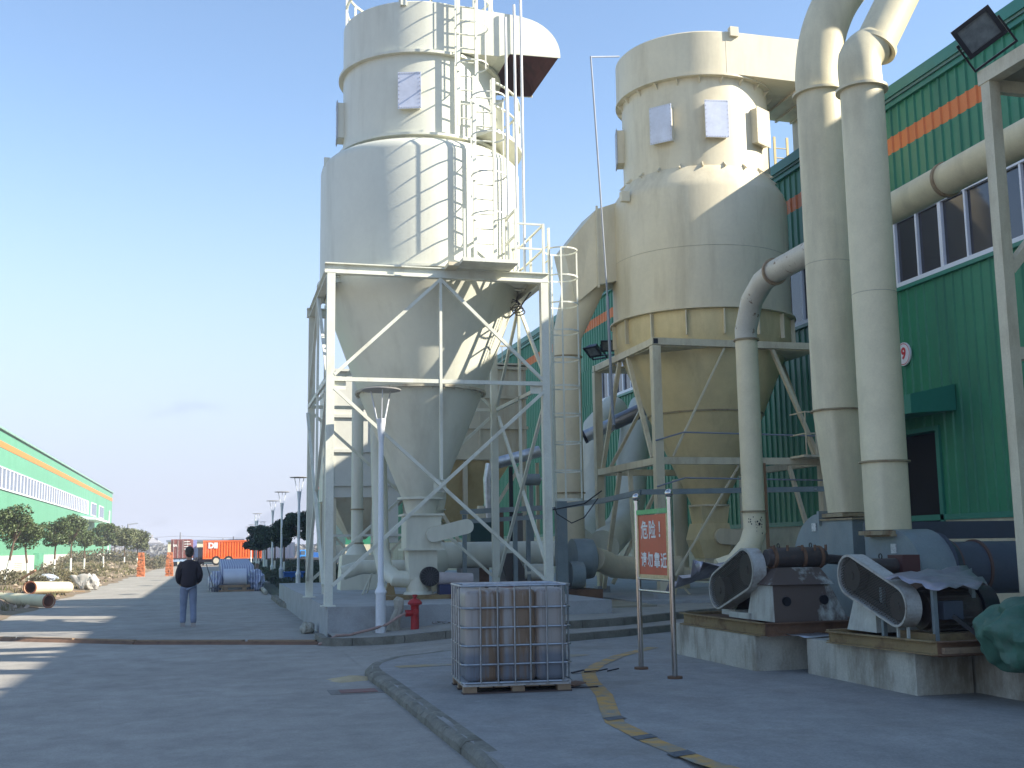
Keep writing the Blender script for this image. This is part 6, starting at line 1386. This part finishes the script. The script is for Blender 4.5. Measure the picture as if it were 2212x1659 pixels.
# ---- trees in a row on the left ----
def tree(loc, H, cr, lab, group, seed, M=LEAF, lean=(0, 0), lime=.9, trunk_r=.055, leafn=3800, lsize=.055, species='camphor_tree'):
    x, y, z = loc; t = thing(species, lab, 'tree', loc, group); rnd = random.Random(seed)
    th = H - cr * 1.55; tx, ty = x + lean[0], y + lean[1]
    L_ = lambda k: (x + lean[0] * k, y + lean[1] * k + .03 * sin(5 * k), z + th * k)
    MB().tube([L_(0), L_(lime / th)], [trunk_r * 1.25, trunk_r * 1.05], 10).build('limewashed_base', LIME, t)
    m = MB(); m.tube([L_(lime / th), L_(.7), L_(1)], [trunk_r, trunk_r * .9, trunk_r * .7], 10)
    top = Vector((tx, ty, z + th)); tips = []
    for k in range(7):
        a = 2 * pi * k / 7 + rnd.uniform(-.4, .4); e = top + Vector((cos(a) * cr * rnd.uniform(.35, .75), sin(a) * cr * rnd.uniform(.35, .75), cr * rnd.uniform(.4, 1.1))); m.tube([top - Vector((0, 0, .15)), top.lerp(e, .5) + Vector((0, 0, .05)), e], [trunk_r * .5, trunk_r * .3, .008], 6); tips.append(e)
    m.build('trunk', BARK, t)
    m = MB(); c0 = Vector((tx, ty, z + th + cr * .62))
    blobs = [(c0 + Vector((rnd.uniform(-1, 1) * cr * .55, rnd.uniform(-1, 1) * cr * .55, rnd.uniform(-.55, .6) * cr)), cr * rnd.uniform(.32, .55)) for _ in range(13)]
    for c, r in blobs: m.leaves(c, (r, r, r * .8), leafn // 13, lsize, rnd, .5)
    m.build('crown', M, t); return t
g_ = 'limewashed trees along the left factory'
specs = [(44, .95, 2.75, (0, 0)), (51, .90, 3.2, (.32, 0)), (57.5, .95, 3.25, (-.2, -.2)), (66, .95, 3.2, (.05, 0)), (73.5, 1.1, 3.6, (0, 0)), (81, 1.0, 3.4, (0, 0)), (95, 1.1, 3.6, (-.1, 0))]
labs = ['leftmost limewashed tree, cut by the picture edge', 'second limewashed tree from the left, trunk leaning right', 'third limewashed tree with dark leaning trunk, behind the rubble', 'fourth limewashed tree of the row, its crown hanging low', 'fifth limewashed tree, in front of the green buttress', 'sixth limewashed tree with the thin straight trunk', 'farthest limewashed tree near the end corner of the left factory']
for k, (y, cr, H, ln) in enumerate(specs):
    tree((-8.3, y, hv(-8.3, y) - .05), H, cr, labs[k], g_, 20 + k, lean=ln, leafn=4200, lsize=.05 + .0006 * (y - 44))
for k, (x, y, H, cr) in enumerate(((-7.4, 104, 3.1, .95), (-6.6, 108, 3.0, 1.1), (-9.3, 118, 3.8, 1.4))):
    tree((x, y, hv(x, y)), H, cr, ['round roadside tree just past the end of the row', 'low bushy tree nearest the left brick pile', 'broad tree behind the factory corner'][k], 'bushy trees beyond the left factory corner', 50 + k, leafn=3000, lsize=.09, lime=.5, M=mat('olive_leaves', (.11, .13, .05), .6, var=.5, scale=4, dirt=(.16, .15, .05), damt=.8, dscale=5))
# ---- cream pipes lying on the verge ----
BORE = mat('rust_red_bore', (.30, .10, .05), .85, var=.2)
def loosepipe(lab, a, b, r):
    t = thing('loose_pipe', lab, 'pipe', a); MB().hollow(a, b, r, .018, 32).build('shell', PIPEC, t)
    d = (Vector(b) - Vector(a)).normalized(); MB().hollow(Vector(a) + d * .03, Vector(b) - d * .03, r - .0185, .004, 32).build('bore', BORE, t)
    MB().hollow(Vector(a) - d * .01, Vector(a) + d * .03, r + .02, .036, 32).build('end_ring', BORE, t)
loosepipe('longer cream pipe with rusty open end lying across the verge edge', (-4.62, 36.05, .20), (-9.4, 41.9, .30), .185)
loosepipe('shorter cream pipe with rusty mouth resting behind the longer pipe', (-6.1, 42.6, .42), (-5.3, 46.4, .30), .21)
tag(MB().tube([(-5.75, 33.6, .16), (-6.4, 33.9, .17)], .15, 20).build('rusty_pipe_stub', BORE), 'rusty pipe stub cut off by the left picture edge', 'pipe')
WB = mat('dirty_white_sack', (.42, .41, .38), .8, dirt=(.4, .3, .25), damt=.6, dscale=4, bump=.5, bscale=20)
ob = tarp('bulk_sack', (-5.05, 52.3, .30), (.33, .28, .33), 5, WB); tag(ob, 'white bulk sack slumped at the edge of the road', 'sack')
sheet('sack_cloth', 'grey-white cloth hanging in a point in front of the sack', [(-5.85, 51.6, .66), (-5.0, 51.5, .72), (-5.25, 51.3, .06), (-5.35, 51.4, .04)], WB, 'cloth', 3, .03)
ob = tarp('small_sack', (-7.2, 55, .5), (.45, .3, .16), 8, mat('bluish_sack', (.42, .48, .58), .8)); tag(ob, 'flattened bluish plastic sack on the rubble under the trees', 'sack')
tag(MB().beam((-8.2, 53, .35), (-7.1, 50.8, .9), .08).build('timber_prop', mat('reddish_wood', (.32, .16, .1), .8)), 'reddish timber propped against the third tree', 'timber')
tag(MB().hexa([(-5.9, 49.3, .03), (-5.0, 49.5, .02), (-5.05, 50, .02), (-5.9, 49.8, .03)], [(-5.9, 49.3, .07), (-5.0, 49.5, .06), (-5.05, 50, .06), (-5.9, 49.8, .07)]).build('flat_board', WOOD), 'flat board lying at the road edge below the white sack', 'board')
# ---- brick stacks ----
def bstack(lab, cx_, cy_):
    t = thing('brick_stack', lab, 'brick stack', (cx_, cy_, 0)); rnd = random.Random(int(cx_ * 10)); m = MB(); z = 0; k = 0
    while z < 1.5:
        w_ = .50 - .16 * (z / 1.5) ** 2
        nb = 2 if k % 2 == 0 else 4
        for i in range(nb):
            if k % 2 == 0:
                a = -w_ / 2 + i * w_ / 2; m.box((cx_ + a + .01 + rnd.uniform(-.05, .03), cy_ - w_ / 2 + rnd.uniform(-.08, .02), z), (cx_ + a + w_ / 2 - .01, cy_ + w_ / 2, z + .055))
            else:
                a = -w_ / 2 + i * w_ / 4; m.box((cx_ + a + .01 + rnd.uniform(-.04, 0), cy_ - w_ / 2 + rnd.uniform(-.08, .03), z), (cx_ + a + w_ / 4 - .01 + rnd.uniform(-.01, .02), cy_ + w_ / 2, z + .055))
        z += .062; k += 1
    m.build('bricks', BRICKO, t, kind='stuff')
bstack('left stack of orange bricks marking the road edge', -4.5, 78.1); bstack('right stack of orange bricks in the road, left of the walking man', -2.72, 78.1)

# ================= MIDDLE DISTANCE, RIGHT OF THE ROAD =================
STEEL = mat('bright_steel_coil', (.55, .58, .64), .45, .25, var=.06, scale=1.5)
Yc_ = 46.4; a = at(483, 1245, Yc_); b = at(532.5, 1245, Yc_); zc = .52; rc = .36
t = thing('steel_coil', 'bright steel coil on a timber cradle, nearest of the coil row', 'steel coil', (a.x, Yc_, 0))
MB().tube([(a.x, Yc_ + .3, zc), (b.x, Yc_ + .3, zc)], rc, 40).build('roll', STEEL, t)
for xx in (a.x + .05, b.x - .12): MB().box((xx - .04, Yc_ - .15, .06), (xx + .12, Yc_ + .75, .20)).build('cradle_runner', WOOD, t)
MB().box((a.x - .15, Yc_ - .12, .16), (b.x + .15, Yc_ + .02, .26)).build('cradle_bar', WOOD, t); MB().box((a.x - .18, Yc_ - .16, 0), (b.x + .3, Yc_ - .04, .07)).build('cradle_foot', WOOD, t)
def stripes():
    m = bpy.data.materials.new('blue_white_striped_wrap'); m.use_nodes = True; N = m.node_tree.nodes; L = m.node_tree.links; b = N['Principled BSDF']; g = N.new('ShaderNodeNewGeometry')
    wv = N.new('ShaderNodeTexWave'); wv.inputs['Scale'].default_value = 3.2; wv.inputs['Distortion'].default_value = 2.5; wv.inputs['Detail'].default_value = 2; L.new(g.outputs['Position'], wv.inputs[0])
    mx = N.new('ShaderNodeMix'); mx.data_type = 'RGBA'; L.new(wv.outputs[0], mx.inputs[0]); mx.inputs[6].default_value = (.16, .19, .32, 1); mx.inputs[7].default_value = (.52, .55, .62, 1); L.new(mx.outputs[2], b.inputs[0]); b.inputs['Roughness'].default_value = .6; return m
STR = stripes()
for k in range(6):
    Y_ = 48.3 + k * 1.45; r_ = .44 + .02 * k
    t = thing('wrapped_coil', ['striped wrapped coil directly behind the bright steel coil', 'second striped wrapped coil of the row', 'third striped wrapped coil of the row', 'fourth striped wrapped coil of the row', 'fifth striped wrapped coil of the row', 'last striped wrapped coil, farthest up the road'][k], 'wrapped coil', (1.0, Y_, 0), 'striped wrapped coils beside the road')
    MB().tube([(.28, Y_, r_ + .12), (.32, Y_, r_ + .12), (1.62, Y_, r_ + .12), (1.66, Y_, r_ + .12)], [r_ * .9, r_, r_, r_ * .9], 28).build('roll', STR, t)
    MB().box((.4, Y_ - .4, 0), (.5, Y_ + .4, .14)).build('runner', WOOD, t); MB().box((1.4, Y_ - .4, 0), (1.5, Y_ + .4, .14)).build('runner', WOOD, t)
for k, (c, rd, lab) in enumerate((((.12, 46.9, .35), (.28, .6, .42), 'heap of striped wrapping left of the steel coil'), ((1.68, 47.3, .33), (.34, .7, .45), 'heap of striped wrapping right of the steel coil'))):
    ob = tarp('wrapping_heap', c, rd, 30 + k, STR); tag(ob, lab, 'wrapping')
tag(MB().box((1.72, 48.0, 0), (1.84, 49.4, 1.05)).build('brown_board', mat('brown_board', (.22, .16, .12), .8)), 'brown board standing upright right of the wrapped coils', 'board')
m = MB(); p = at(*E3(830, 1135), 46.0); q = at(*E3(768, 925), 46.0); m.beam(p, q, .03); m.beam(p - Vector((.14, 0, 0)), p + Vector((.1, 0, 0)), .04); tag(m.build('leaning_bar', mat('dark_bar', (.06, .06, .07), .6)), 'thin dark bar leaning beside the coils', 'bar')
tag(MB().tube([gr(*E3(1250, 1150)) + Vector((0, 0, .08)), gr(*E3(1290, 1195)) + Vector((0, 0, .08))], .08, 8).build('kerb_log', CONC), 'loose kerb stone lying skew on the road by the coils', 'kerb stone')
# planting bed
m = MB(); vs = []; fs = []
for i, y in enumerate([38.5 + 3 * k for k in range(32)]): vs += [(2.05, y, .02), (2.25, y, .10), (7.5, y, .12)]
for i in range(31):
    for j in range(2): fs.append((i * 3 + j, i * 3 + j + 1, i * 3 + j + 4, i * 3 + j + 3))
m.add(vs, fs); struct(m.build('planting_bed', mat('dark_bed_soil', (.05, .06, .03), .95, var=.3)))
rnd = random.Random(41); m = MB()
for _ in range(26000):
    x = rnd.uniform(2.5, 7.2); y = 44 + 56 * rnd.random() ** 1.4; hmax = .35 + .3 * (mn.noise(Vector((x, y * .4, 2))) + .3) + (.25 if x > 3.9 else 0)
    if y < 56 and x < 4.3: hmax *= .5
    z = .1 + rnd.random() ** .6 * max(.08, hmax); k = rnd.uniform(.03, .07) * (1 + (y - 44) * .01); a = Vector((rnd.uniform(-1, 1), rnd.uniform(-1, 1), rnd.uniform(-1, 1))).normalized(); u = a.orthogonal().normalized(); v = a.cross(u); p = Vector((x, y, z))
    m.add([p - u * k, p + v * k * .5, p + u * k, p - v * k * .5], [(0, 1, 2, 3)])
tag(m.build('hedge', LEAFD), 'dark low hedge filling the planting bed right of the road', 'hedge', kind='stuff')
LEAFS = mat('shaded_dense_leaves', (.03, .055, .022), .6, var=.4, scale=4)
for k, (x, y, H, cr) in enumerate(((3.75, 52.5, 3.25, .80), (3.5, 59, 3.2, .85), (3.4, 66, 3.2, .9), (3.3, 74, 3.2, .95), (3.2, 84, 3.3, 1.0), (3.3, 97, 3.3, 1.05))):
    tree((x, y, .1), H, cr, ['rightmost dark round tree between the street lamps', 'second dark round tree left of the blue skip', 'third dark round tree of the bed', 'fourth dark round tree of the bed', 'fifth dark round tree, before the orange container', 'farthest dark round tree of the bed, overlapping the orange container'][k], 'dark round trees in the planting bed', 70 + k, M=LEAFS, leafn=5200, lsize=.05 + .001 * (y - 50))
t = thing('blue_skip', 'open blue steel skip in the planting bed between two lamp posts', 'skip', (3.6, 52, .1))
a = at(*E3(1445, 1100), 52.5); b = at(*E3(1612, 1100), 52.5)
BL = mat('bright_blue_paint', (.04, .16, .50), .5, var=.1)
MB().hexa([(a.x + .06, 52.2, .08), (b.x - .06, 52.2, .08), (b.x - .06, 53.2, .08), (a.x + .06, 53.2, .08)], [(a.x - .02, 52.1, .60), (b.x + .02, 52.1, .60), (b.x + .02, 53.3, .60), (a.x - .02, 53.3, .60)]).build('hull', BL, t)
MB().box((a.x - .05, 52.06, .57), (b.x + .05, 52.14, .63)).build('rim', BL, t)

# ================= FAR END: TRAILERS, BUILDINGS, POLES =================
def P126(x, y, Y=126.0): return at(*E3(x, y), Y)
t = thing('container_trailer', 'dark red shipping container on a trailer, its doors facing the road', 'trailer', (-3.3, 128, 0))
a = P126(455, 880); b = P126(628, 708); RC = mat('dark_red_container', (.21, .055, .045), .6, dirt=(.12, .05, .04), damt=.5, dscale=1)
zb_, zt_ = a.z, b.z
MB().box((a.x, 126.05, zb_), (b.x + .12, 138, zt_)).build('container', RC, t)
for k in range(2):
    d0 = a.x + .05 + k * (b.x - a.x - .05) / 2; d1 = d0 + (b.x - a.x - .1) / 2 - .03; dd = MB().box((d0, 125.98, zb_ + .08), (d1, 126.05, zt_ - .1)).build('door', RC, t)
    for f_ in (.25, .75): MB().box((d0 + (d1 - d0) * f_ - .03, 125.93, zb_ + .08), (d0 + (d1 - d0) * f_ + .03, 125.98, zt_ - .1)).build('lock_bar', mat('pale_bar', (.45, .35, .33), .5), dd)
    for z in (.3, .55, .8): MB().box((d0, 125.955, zb_ + (zt_ - zb_) * z - .03), (d1, 125.98, zb_ + (zt_ - zb_) * z + .03)).build('door_rib', RC, dd)
WL = mat('white_letters', (.75, .72, .7), .6, var=.03)
text_mesh('BA', .34, 'lettering', WL, t, (a.x + .42, 125.92, zb_ + (zt_ - zb_) * .68), (1, 0, 0), (0, 0, 1), bold=.015)
for k, w__ in enumerate((.6, .7, .5, .6)): MB().box((a.x + 1.35, 125.92, zb_ + 1.75 - k * .26), (a.x + 1.35 + w__, 125.93, zb_ + 1.83 - k * .26)).build('small_print', WL, t)
CH = mat('pale_blue_chassis', (.30, .42, .60), .6)
MB().box((a.x - .1, 126.1, zb_ - .32), (b.x + .1, 138, zb_ - .02)).build('chassis', CH, t)
for yy_ in (127.5, 129, 136):
    for xx in (a.x + .1, b.x - .35): MB().tube([(xx, yy_, .48), (xx + .3, yy_, .48)], .48, 20).build('wheel', RUBB, t)
c = P126(668, 700, 130); MB().box((b.x + .25, 129.5, .6), (b.x + .62, 131.5, zt_ - .05)).build('side_panel', mat('lilac_blue_panel', (.22, .26, .55), .6), t)
t = thing('container_trailer', 'bright orange corrugated shipping container on a flat trailer, side to the road', 'trailer', (1, 130, 0))
a = P126(737, 882, 128); b = P126(737, 722, 128); xe_ = a.x + 6.3; OC = mat('orange_container', (.85, .17, .035), .5, var=.05)
m = MB(); m.box((a.x, 128.06, a.z), (xe_, 130.5, b.z)); m.build('container', OC, t)
r0 = None
nr = 21
for k in range(nr):
    x0 = a.x + .16 + k * (6.3 - .3) / nr
    if r0 is None: r0 = MB().hexa([(x0, 128.06, a.z + .15), (x0 + .17, 128.06, a.z + .15), (x0 + .14, 128.0, a.z + .15), (x0 + .03, 128.0, a.z + .15)], [(x0, 128.06, b.z - .15), (x0 + .17, 128.06, b.z - .15), (x0 + .14, 128.0, b.z - .15), (x0 + .03, 128.0, b.z - .15)]).build('corrugation', OC, t)
    else: copyat(r0, t, (k * (6.3 - .3) / nr, 0, 0))
for (z0, z1) in ((a.z, a.z + .14), (b.z - .12, b.z + .02)): MB().box((a.x - .02, 127.97, z0), (xe_ + .02, 128.06, z1)).build('rail', OC, t)
for xx in (a.x, xe_ - .12): MB().box((xx, 127.96, a.z), (xx + .14, 128.07, b.z)).build('corner_post', OC, t)
text_mesh('DII', .80, 'lettering', WL, t, (a.x + 1.05, 127.95, b.z - .55), (1, 0, 0), (0, 0, 1), bold=.05)
MB().box((a.x - .4, 128.2, a.z - .34), (xe_ + 7, 130.3, a.z - .04)).build('chassis', mat('dark_chassis', (.05, .05, .06), .7), t)
for xx in (1.4, 2.7): 
    w_ = MB().tube([(a.x + xx, 127.95, .52), (a.x + xx, 128.3, .52)], .50, 24).build('wheel', RUBB, t); MB().tube([(a.x + xx, 127.93, .52), (a.x + xx, 127.96, .52)], .30, 20).build('rim', mat('dusty_rim', (.55, .5, .4), .6), w_)
MB().box((a.x - .05, 128.3, 0), (a.x + .15, 128.6, a.z - .3)).build('landing_leg', RUBB, t)
t = thing('tractor_cab', 'dark blue lorry cab between the red and the orange containers', 'lorry cab', (-1.6, 129, 0))
p = P126(690, 880); MB().hexa([(p.x - .25, 129, .5), (p.x + .75, 129, .5), (p.x + .75, 131, .5), (p.x - .25, 131, .5)], [(p.x - .1, 129.1, 2.0), (p.x + .7, 129.1, 2.0), (p.x + .7, 131, 2.0), (p.x - .1, 131, 2.0)]).build('cab', mat('dark_cab', (.03, .05, .08), .4), t); MB().box((p.x - .35, 128.9, .9), (p.x + .0, 129.05, 1.9)).build('windscreen', mat('cab_blue', (.10, .28, .55), .3), t); MB().tube([(p.x + .1, 128.9, .5), (p.x + .1, 129.2, .5)], .45, 20).build('wheel', RUBB, t)
# white corrugated warehouse and cream building
t = thing('corrugated_warehouse', 'white corrugated shed behind the dark round trees', 'shed', (5, 142, 0))
a = P126(1110, 870, 140); b = P126(1505, 735, 140)
WCR = mat('white_corrugated_sheet', (.60, .58, .64), .6, var=.04)
m = MB(); x = a.x
while x < b.x: m.add([(x, 140, 0), (x + .28, 140, 0), (x + .34, 139.9, 0), (x + .52, 139.9, 0), (x + .58, 140, 0), (x, 140, b.z), (x + .28, 140, b.z), (x + .34, 139.9, b.z), (x + .52, 139.9, b.z), (x + .58, 140, b.z)], [(i, i + 1, i + 6, i + 5) for i in range(4)]); x += .58
m.build('front_wall', WCR, t); MB().box((a.x, 140.05, 0), (b.x, 150, b.z - .05)).build('body', WCR, t); MB().box((a.x - .1, 139.8, b.z - .02), (b.x + .1, 150, b.z + .12)).build('roof', mat('grey_roof', (.3, .32, .36), .6), t)
t = thing('cream_building', 'long low cream building with a dark roof edge behind the containers', 'building', (-2, 158, 0))
a = P126(430, 800, 155); b = P126(1100, 725, 155); MB().box((a.x, 155, 0), (b.x, 165, b.z)).build('wall', mat('pale_cream_wall', (.68, .62, .46), .8, var=.04), t); MB().box((a.x - .2, 154.8, b.z), (b.x, 165, b.z + .25)).build('roof', mat('grey_blue_roof', (.16, .2, .26), .6), t)

t = thing('gabled_house', 'small pale two-storey gabled house on the horizon left of the containers', 'house', (-25, 450, 0))
a = at(*E3(195, 800), 450); b = at(*E3(368, 722), 450); ap = at(*E3(282, 690), 450)
MB().box((a.x + .5, 450, 0), (b.x, 458, b.z - .5)).build('wall', mat('pale_render', (.60, .60, .60), .8), t)
MB().prism([(a.x, 449.5, b.z - .7), (b.x + .5, 449.5, b.z - .7), (ap.x, 449.5, ap.z)], (0, 9, 0)).build('roof', mat('light_grey_tiles', (.50, .50, .52), .8), t)
MB().box((ap.x, 451, ap.z - .8), (ap.x + .8, 452, ap.z + .9)).build('chimney', mat('chimney', (.4, .38, .36), .8), t)
for k in range(2): MB().box((a.x + 2.0 + k * 2.8, 449.92, 5.0), (a.x + 3.2 + k * 2.8, 450, 6.6)).build('window', GLASS, t)
t = thing('low_wall', 'low reddish brick wall along the far cross road', 'wall', (-10, 116, 0))
MB().box((-26, 116, 0), (-5.2, 116.2, .85)).build('wall', mat('reddish_block', (.34, .22, .17), .9, var=.3, scale=1), t)
# scrub mass
rnd = random.Random(77); m = MB()
for _ in range(15000):
    x = rnd.uniform(-22, -4.4); y = rnd.uniform(106, 119); hmax = 1.0 + 1.1 * (mn.noise(Vector((x * .45, y * .2, 3))) + .35) - (.5 if x > -6 else 0)
    z = rnd.random() ** .55 * max(.2, hmax); k = rnd.uniform(.07, .15); a = Vector((rnd.uniform(-1, 1), rnd.uniform(-1, 1), rnd.uniform(-1, 1))).normalized(); u = a.orthogonal().normalized(); v = a.cross(u); p = Vector((x, y, z)); m.add([p - u * k, p + v * k * .5, p + u * k, p - v * k * .5], [(0, 1, 2, 3)])
tag(m.build('roadside_scrub', BUSH), 'tangled olive and brown scrub at the far end of the left verge', 'scrub', kind='stuff')
rnd = random.Random(78); m = MB()
for _ in range(12000):
    x = rnd.uniform(-80, 90); y = rnd.uniform(300, 330); hmax = 2.6 + 2.0 * (mn.noise(Vector((x * .06, 0, 3))) + .2); z = rnd.random() ** .6 * max(.5, hmax); k = rnd.uniform(.5, 1.0); a = Vector((rnd.uniform(-1, 1), rnd.uniform(-1, 1), rnd.uniform(-1, 1))).normalized(); u = a.orthogonal().normalized(); v = a.cross(u); p = Vector((x, y, z)); m.add([p - u * k, p + v * k * .5, p + u * k, p - v * k * .5], [(0, 1, 2, 3)])
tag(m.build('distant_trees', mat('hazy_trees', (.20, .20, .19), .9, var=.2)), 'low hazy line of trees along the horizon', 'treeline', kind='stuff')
for k, (x, ytop, ybot, Y, lab) in enumerate(((85, 573, 720, 170, 'thin utility pole with a short arm above the left trees'), (543, 648, 710, 200, 'utility pole rising behind the dark red container'), (915, 700, 720, 200, 'short pole just above the orange container'), (1008, 684, 720, 200, 'short pole above the middle of the orange container'))):
    a = at(*E3(x, ytop), Y); t = thing('utility_pole', lab, 'pole', (a.x, Y, 0)); MB().tube([(a.x, Y, 0), (a.x, Y, a.z)], .12, 8).build('mast', mat('grey_pole', (.25, .26, .28), .8), t)
    if k == 0: MB().beam((a.x, Y, a.z - .1), (a.x + 1.3, Y, a.z + .05), .12).build('arm', mat('grey_pole', (.25, .26, .28)), t)
m = MB(); pts = [at(*E3(x, y), 200) for x, y in ((-250, 700), (90, 700), (300, 692), (543, 680), (760, 688), (1008, 697), (1150, 700))]; m.tube(pts, .035, 5); tag(m.build('overhead_wire', mat('grey_pole', (.25, .26, .28))), 'overhead wire crossing the sky above the containers', 'wire')
t = thing('blue_truck', 'small bright blue truck parked at the far right behind the hedge', 'truck', (10.5, 130, 0))
a = at(*E3(1575, 860), 130); b = at(*E3(1652, 800), 130)
MB().hexa([(a.x, 130, .6), (b.x, 130, .6), (b.x, 133, .6), (a.x, 133, .6)], [(a.x + .1, 130.2, b.z), (b.x - .1, 130.2, b.z), (b.x - .1, 132.5, b.z), (a.x + .1, 132.5, b.z)]).build('cab', mat('sky_blue_cab', (.06, .30, .75), .4), t)
MB().box((a.x + .25, 129.95, b.z - .65), (b.x - .25, 130.12, b.z - .12)).build('windscreen', GLASSL, t); MB().box((a.x + .1, 129.92, .8), (b.x + .1, 130, 1.0)).build('bumper', mat('sky_blue_cab', (.06, .30, .75)), t)
MB().box((b.x, 130.3, .7), (b.x + 3, 132.8, 1.25)).build('bed', BL, t)
for xx in (a.x + .3, b.x - .5, b.x + 2): MB().tube([(xx, 129.95, .42), (xx + .25, 129.95, .42)], .42, 16).build('wheel', RUBB, t)
# ---- air ----
hm = bpy.data.materials.new('haze_air'); hm.use_nodes = True; hm.node_tree.nodes.clear()
ho = hm.node_tree.nodes.new('ShaderNodeOutputMaterial'); hp = hm.node_tree.nodes.new('ShaderNodeVolumePrincipled')
hp.inputs['Color'].default_value = (0.80, 0.84, 0.95, 1); hp.inputs['Density'].default_value = 0.0011; hp.inputs['Anisotropy'].default_value = 0.0
hm.node_tree.links.new(hp.outputs[0], ho.inputs['Volume'])
hz = MB().box((-510, -90, -1.2), (510, 810, 16)).build('haze', hm); hz['kind'] = 'stuff'; hz['label'] = 'thin pale winter haze filling the air'

# ---- thin smoke drifting low in the sky ----
sm = bpy.data.materials.new('thin_smoke'); sm.use_nodes = True; N = sm.node_tree.nodes; L = sm.node_tree.links; N.clear()
ou = N.new('ShaderNodeOutputMaterial'); vp = N.new('ShaderNodeVolumePrincipled'); vp.inputs['Color'].default_value = (.25, .27, .32, 1)
tc = N.new('ShaderNodeTexCoord'); mpn = N.new('ShaderNodeMapping'); mpn.inputs['Scale'].default_value = (1, 1, 2.2); nz_ = N.new('ShaderNodeTexNoise'); nz_.inputs['Scale'].default_value = .10; nz_.inputs['Detail'].default_value = 4
gm = N.new('ShaderNodeNewGeometry'); L.new(gm.outputs['Position'], mpn.inputs[0]); L.new(mpn.outputs[0], nz_.inputs[0])
ln = N.new('ShaderNodeVectorMath'); ln.operation = 'LENGTH'; gen = N.new('ShaderNodeVectorMath'); gen.operation = 'SUBTRACT'; gen.inputs[1].default_value = (.5, .5, .5); L.new(tc.outputs['Generated'], gen.inputs[0]); L.new(gen.outputs[0], ln.inputs[0])
fo = N.new('ShaderNodeMapRange'); L.new(ln.outputs['Value'], fo.inputs[0])
for i, v in enumerate((.5, .0, 0, 1)): fo.inputs[i + 1].default_value = v
nn_ = N.new('ShaderNodeMapRange'); L.new(nz_.outputs[0], nn_.inputs[0])
for i, v in enumerate((.47, .68, 0, .055)): nn_.inputs[i + 1].default_value = v
mu = N.new('ShaderNodeMath'); mu.operation = 'MULTIPLY'; L.new(fo.outputs[0], mu.inputs[0]); L.new(nn_.outputs[0], mu.inputs[1]); L.new(mu.outputs[0], vp.inputs['Density']); L.new(vp.outputs[0], ou.inputs['Volume'])
for k, (px, py, rx, rz_, lab) in enumerate(((385, 885, 15, 4.5, 'faint dark smoke wisp drifting in the sky above the road'), (330, 1132, 9, 2.4, 'small smoke wisp low over the left trees'))):
    c_ = at(px, py, 300); ob = MB().sphere(c_, 1.0, 24, (rx, 5, rz_)).build('smoke_wisp', sm); tag(ob, lab, 'smoke', kind='stuff')
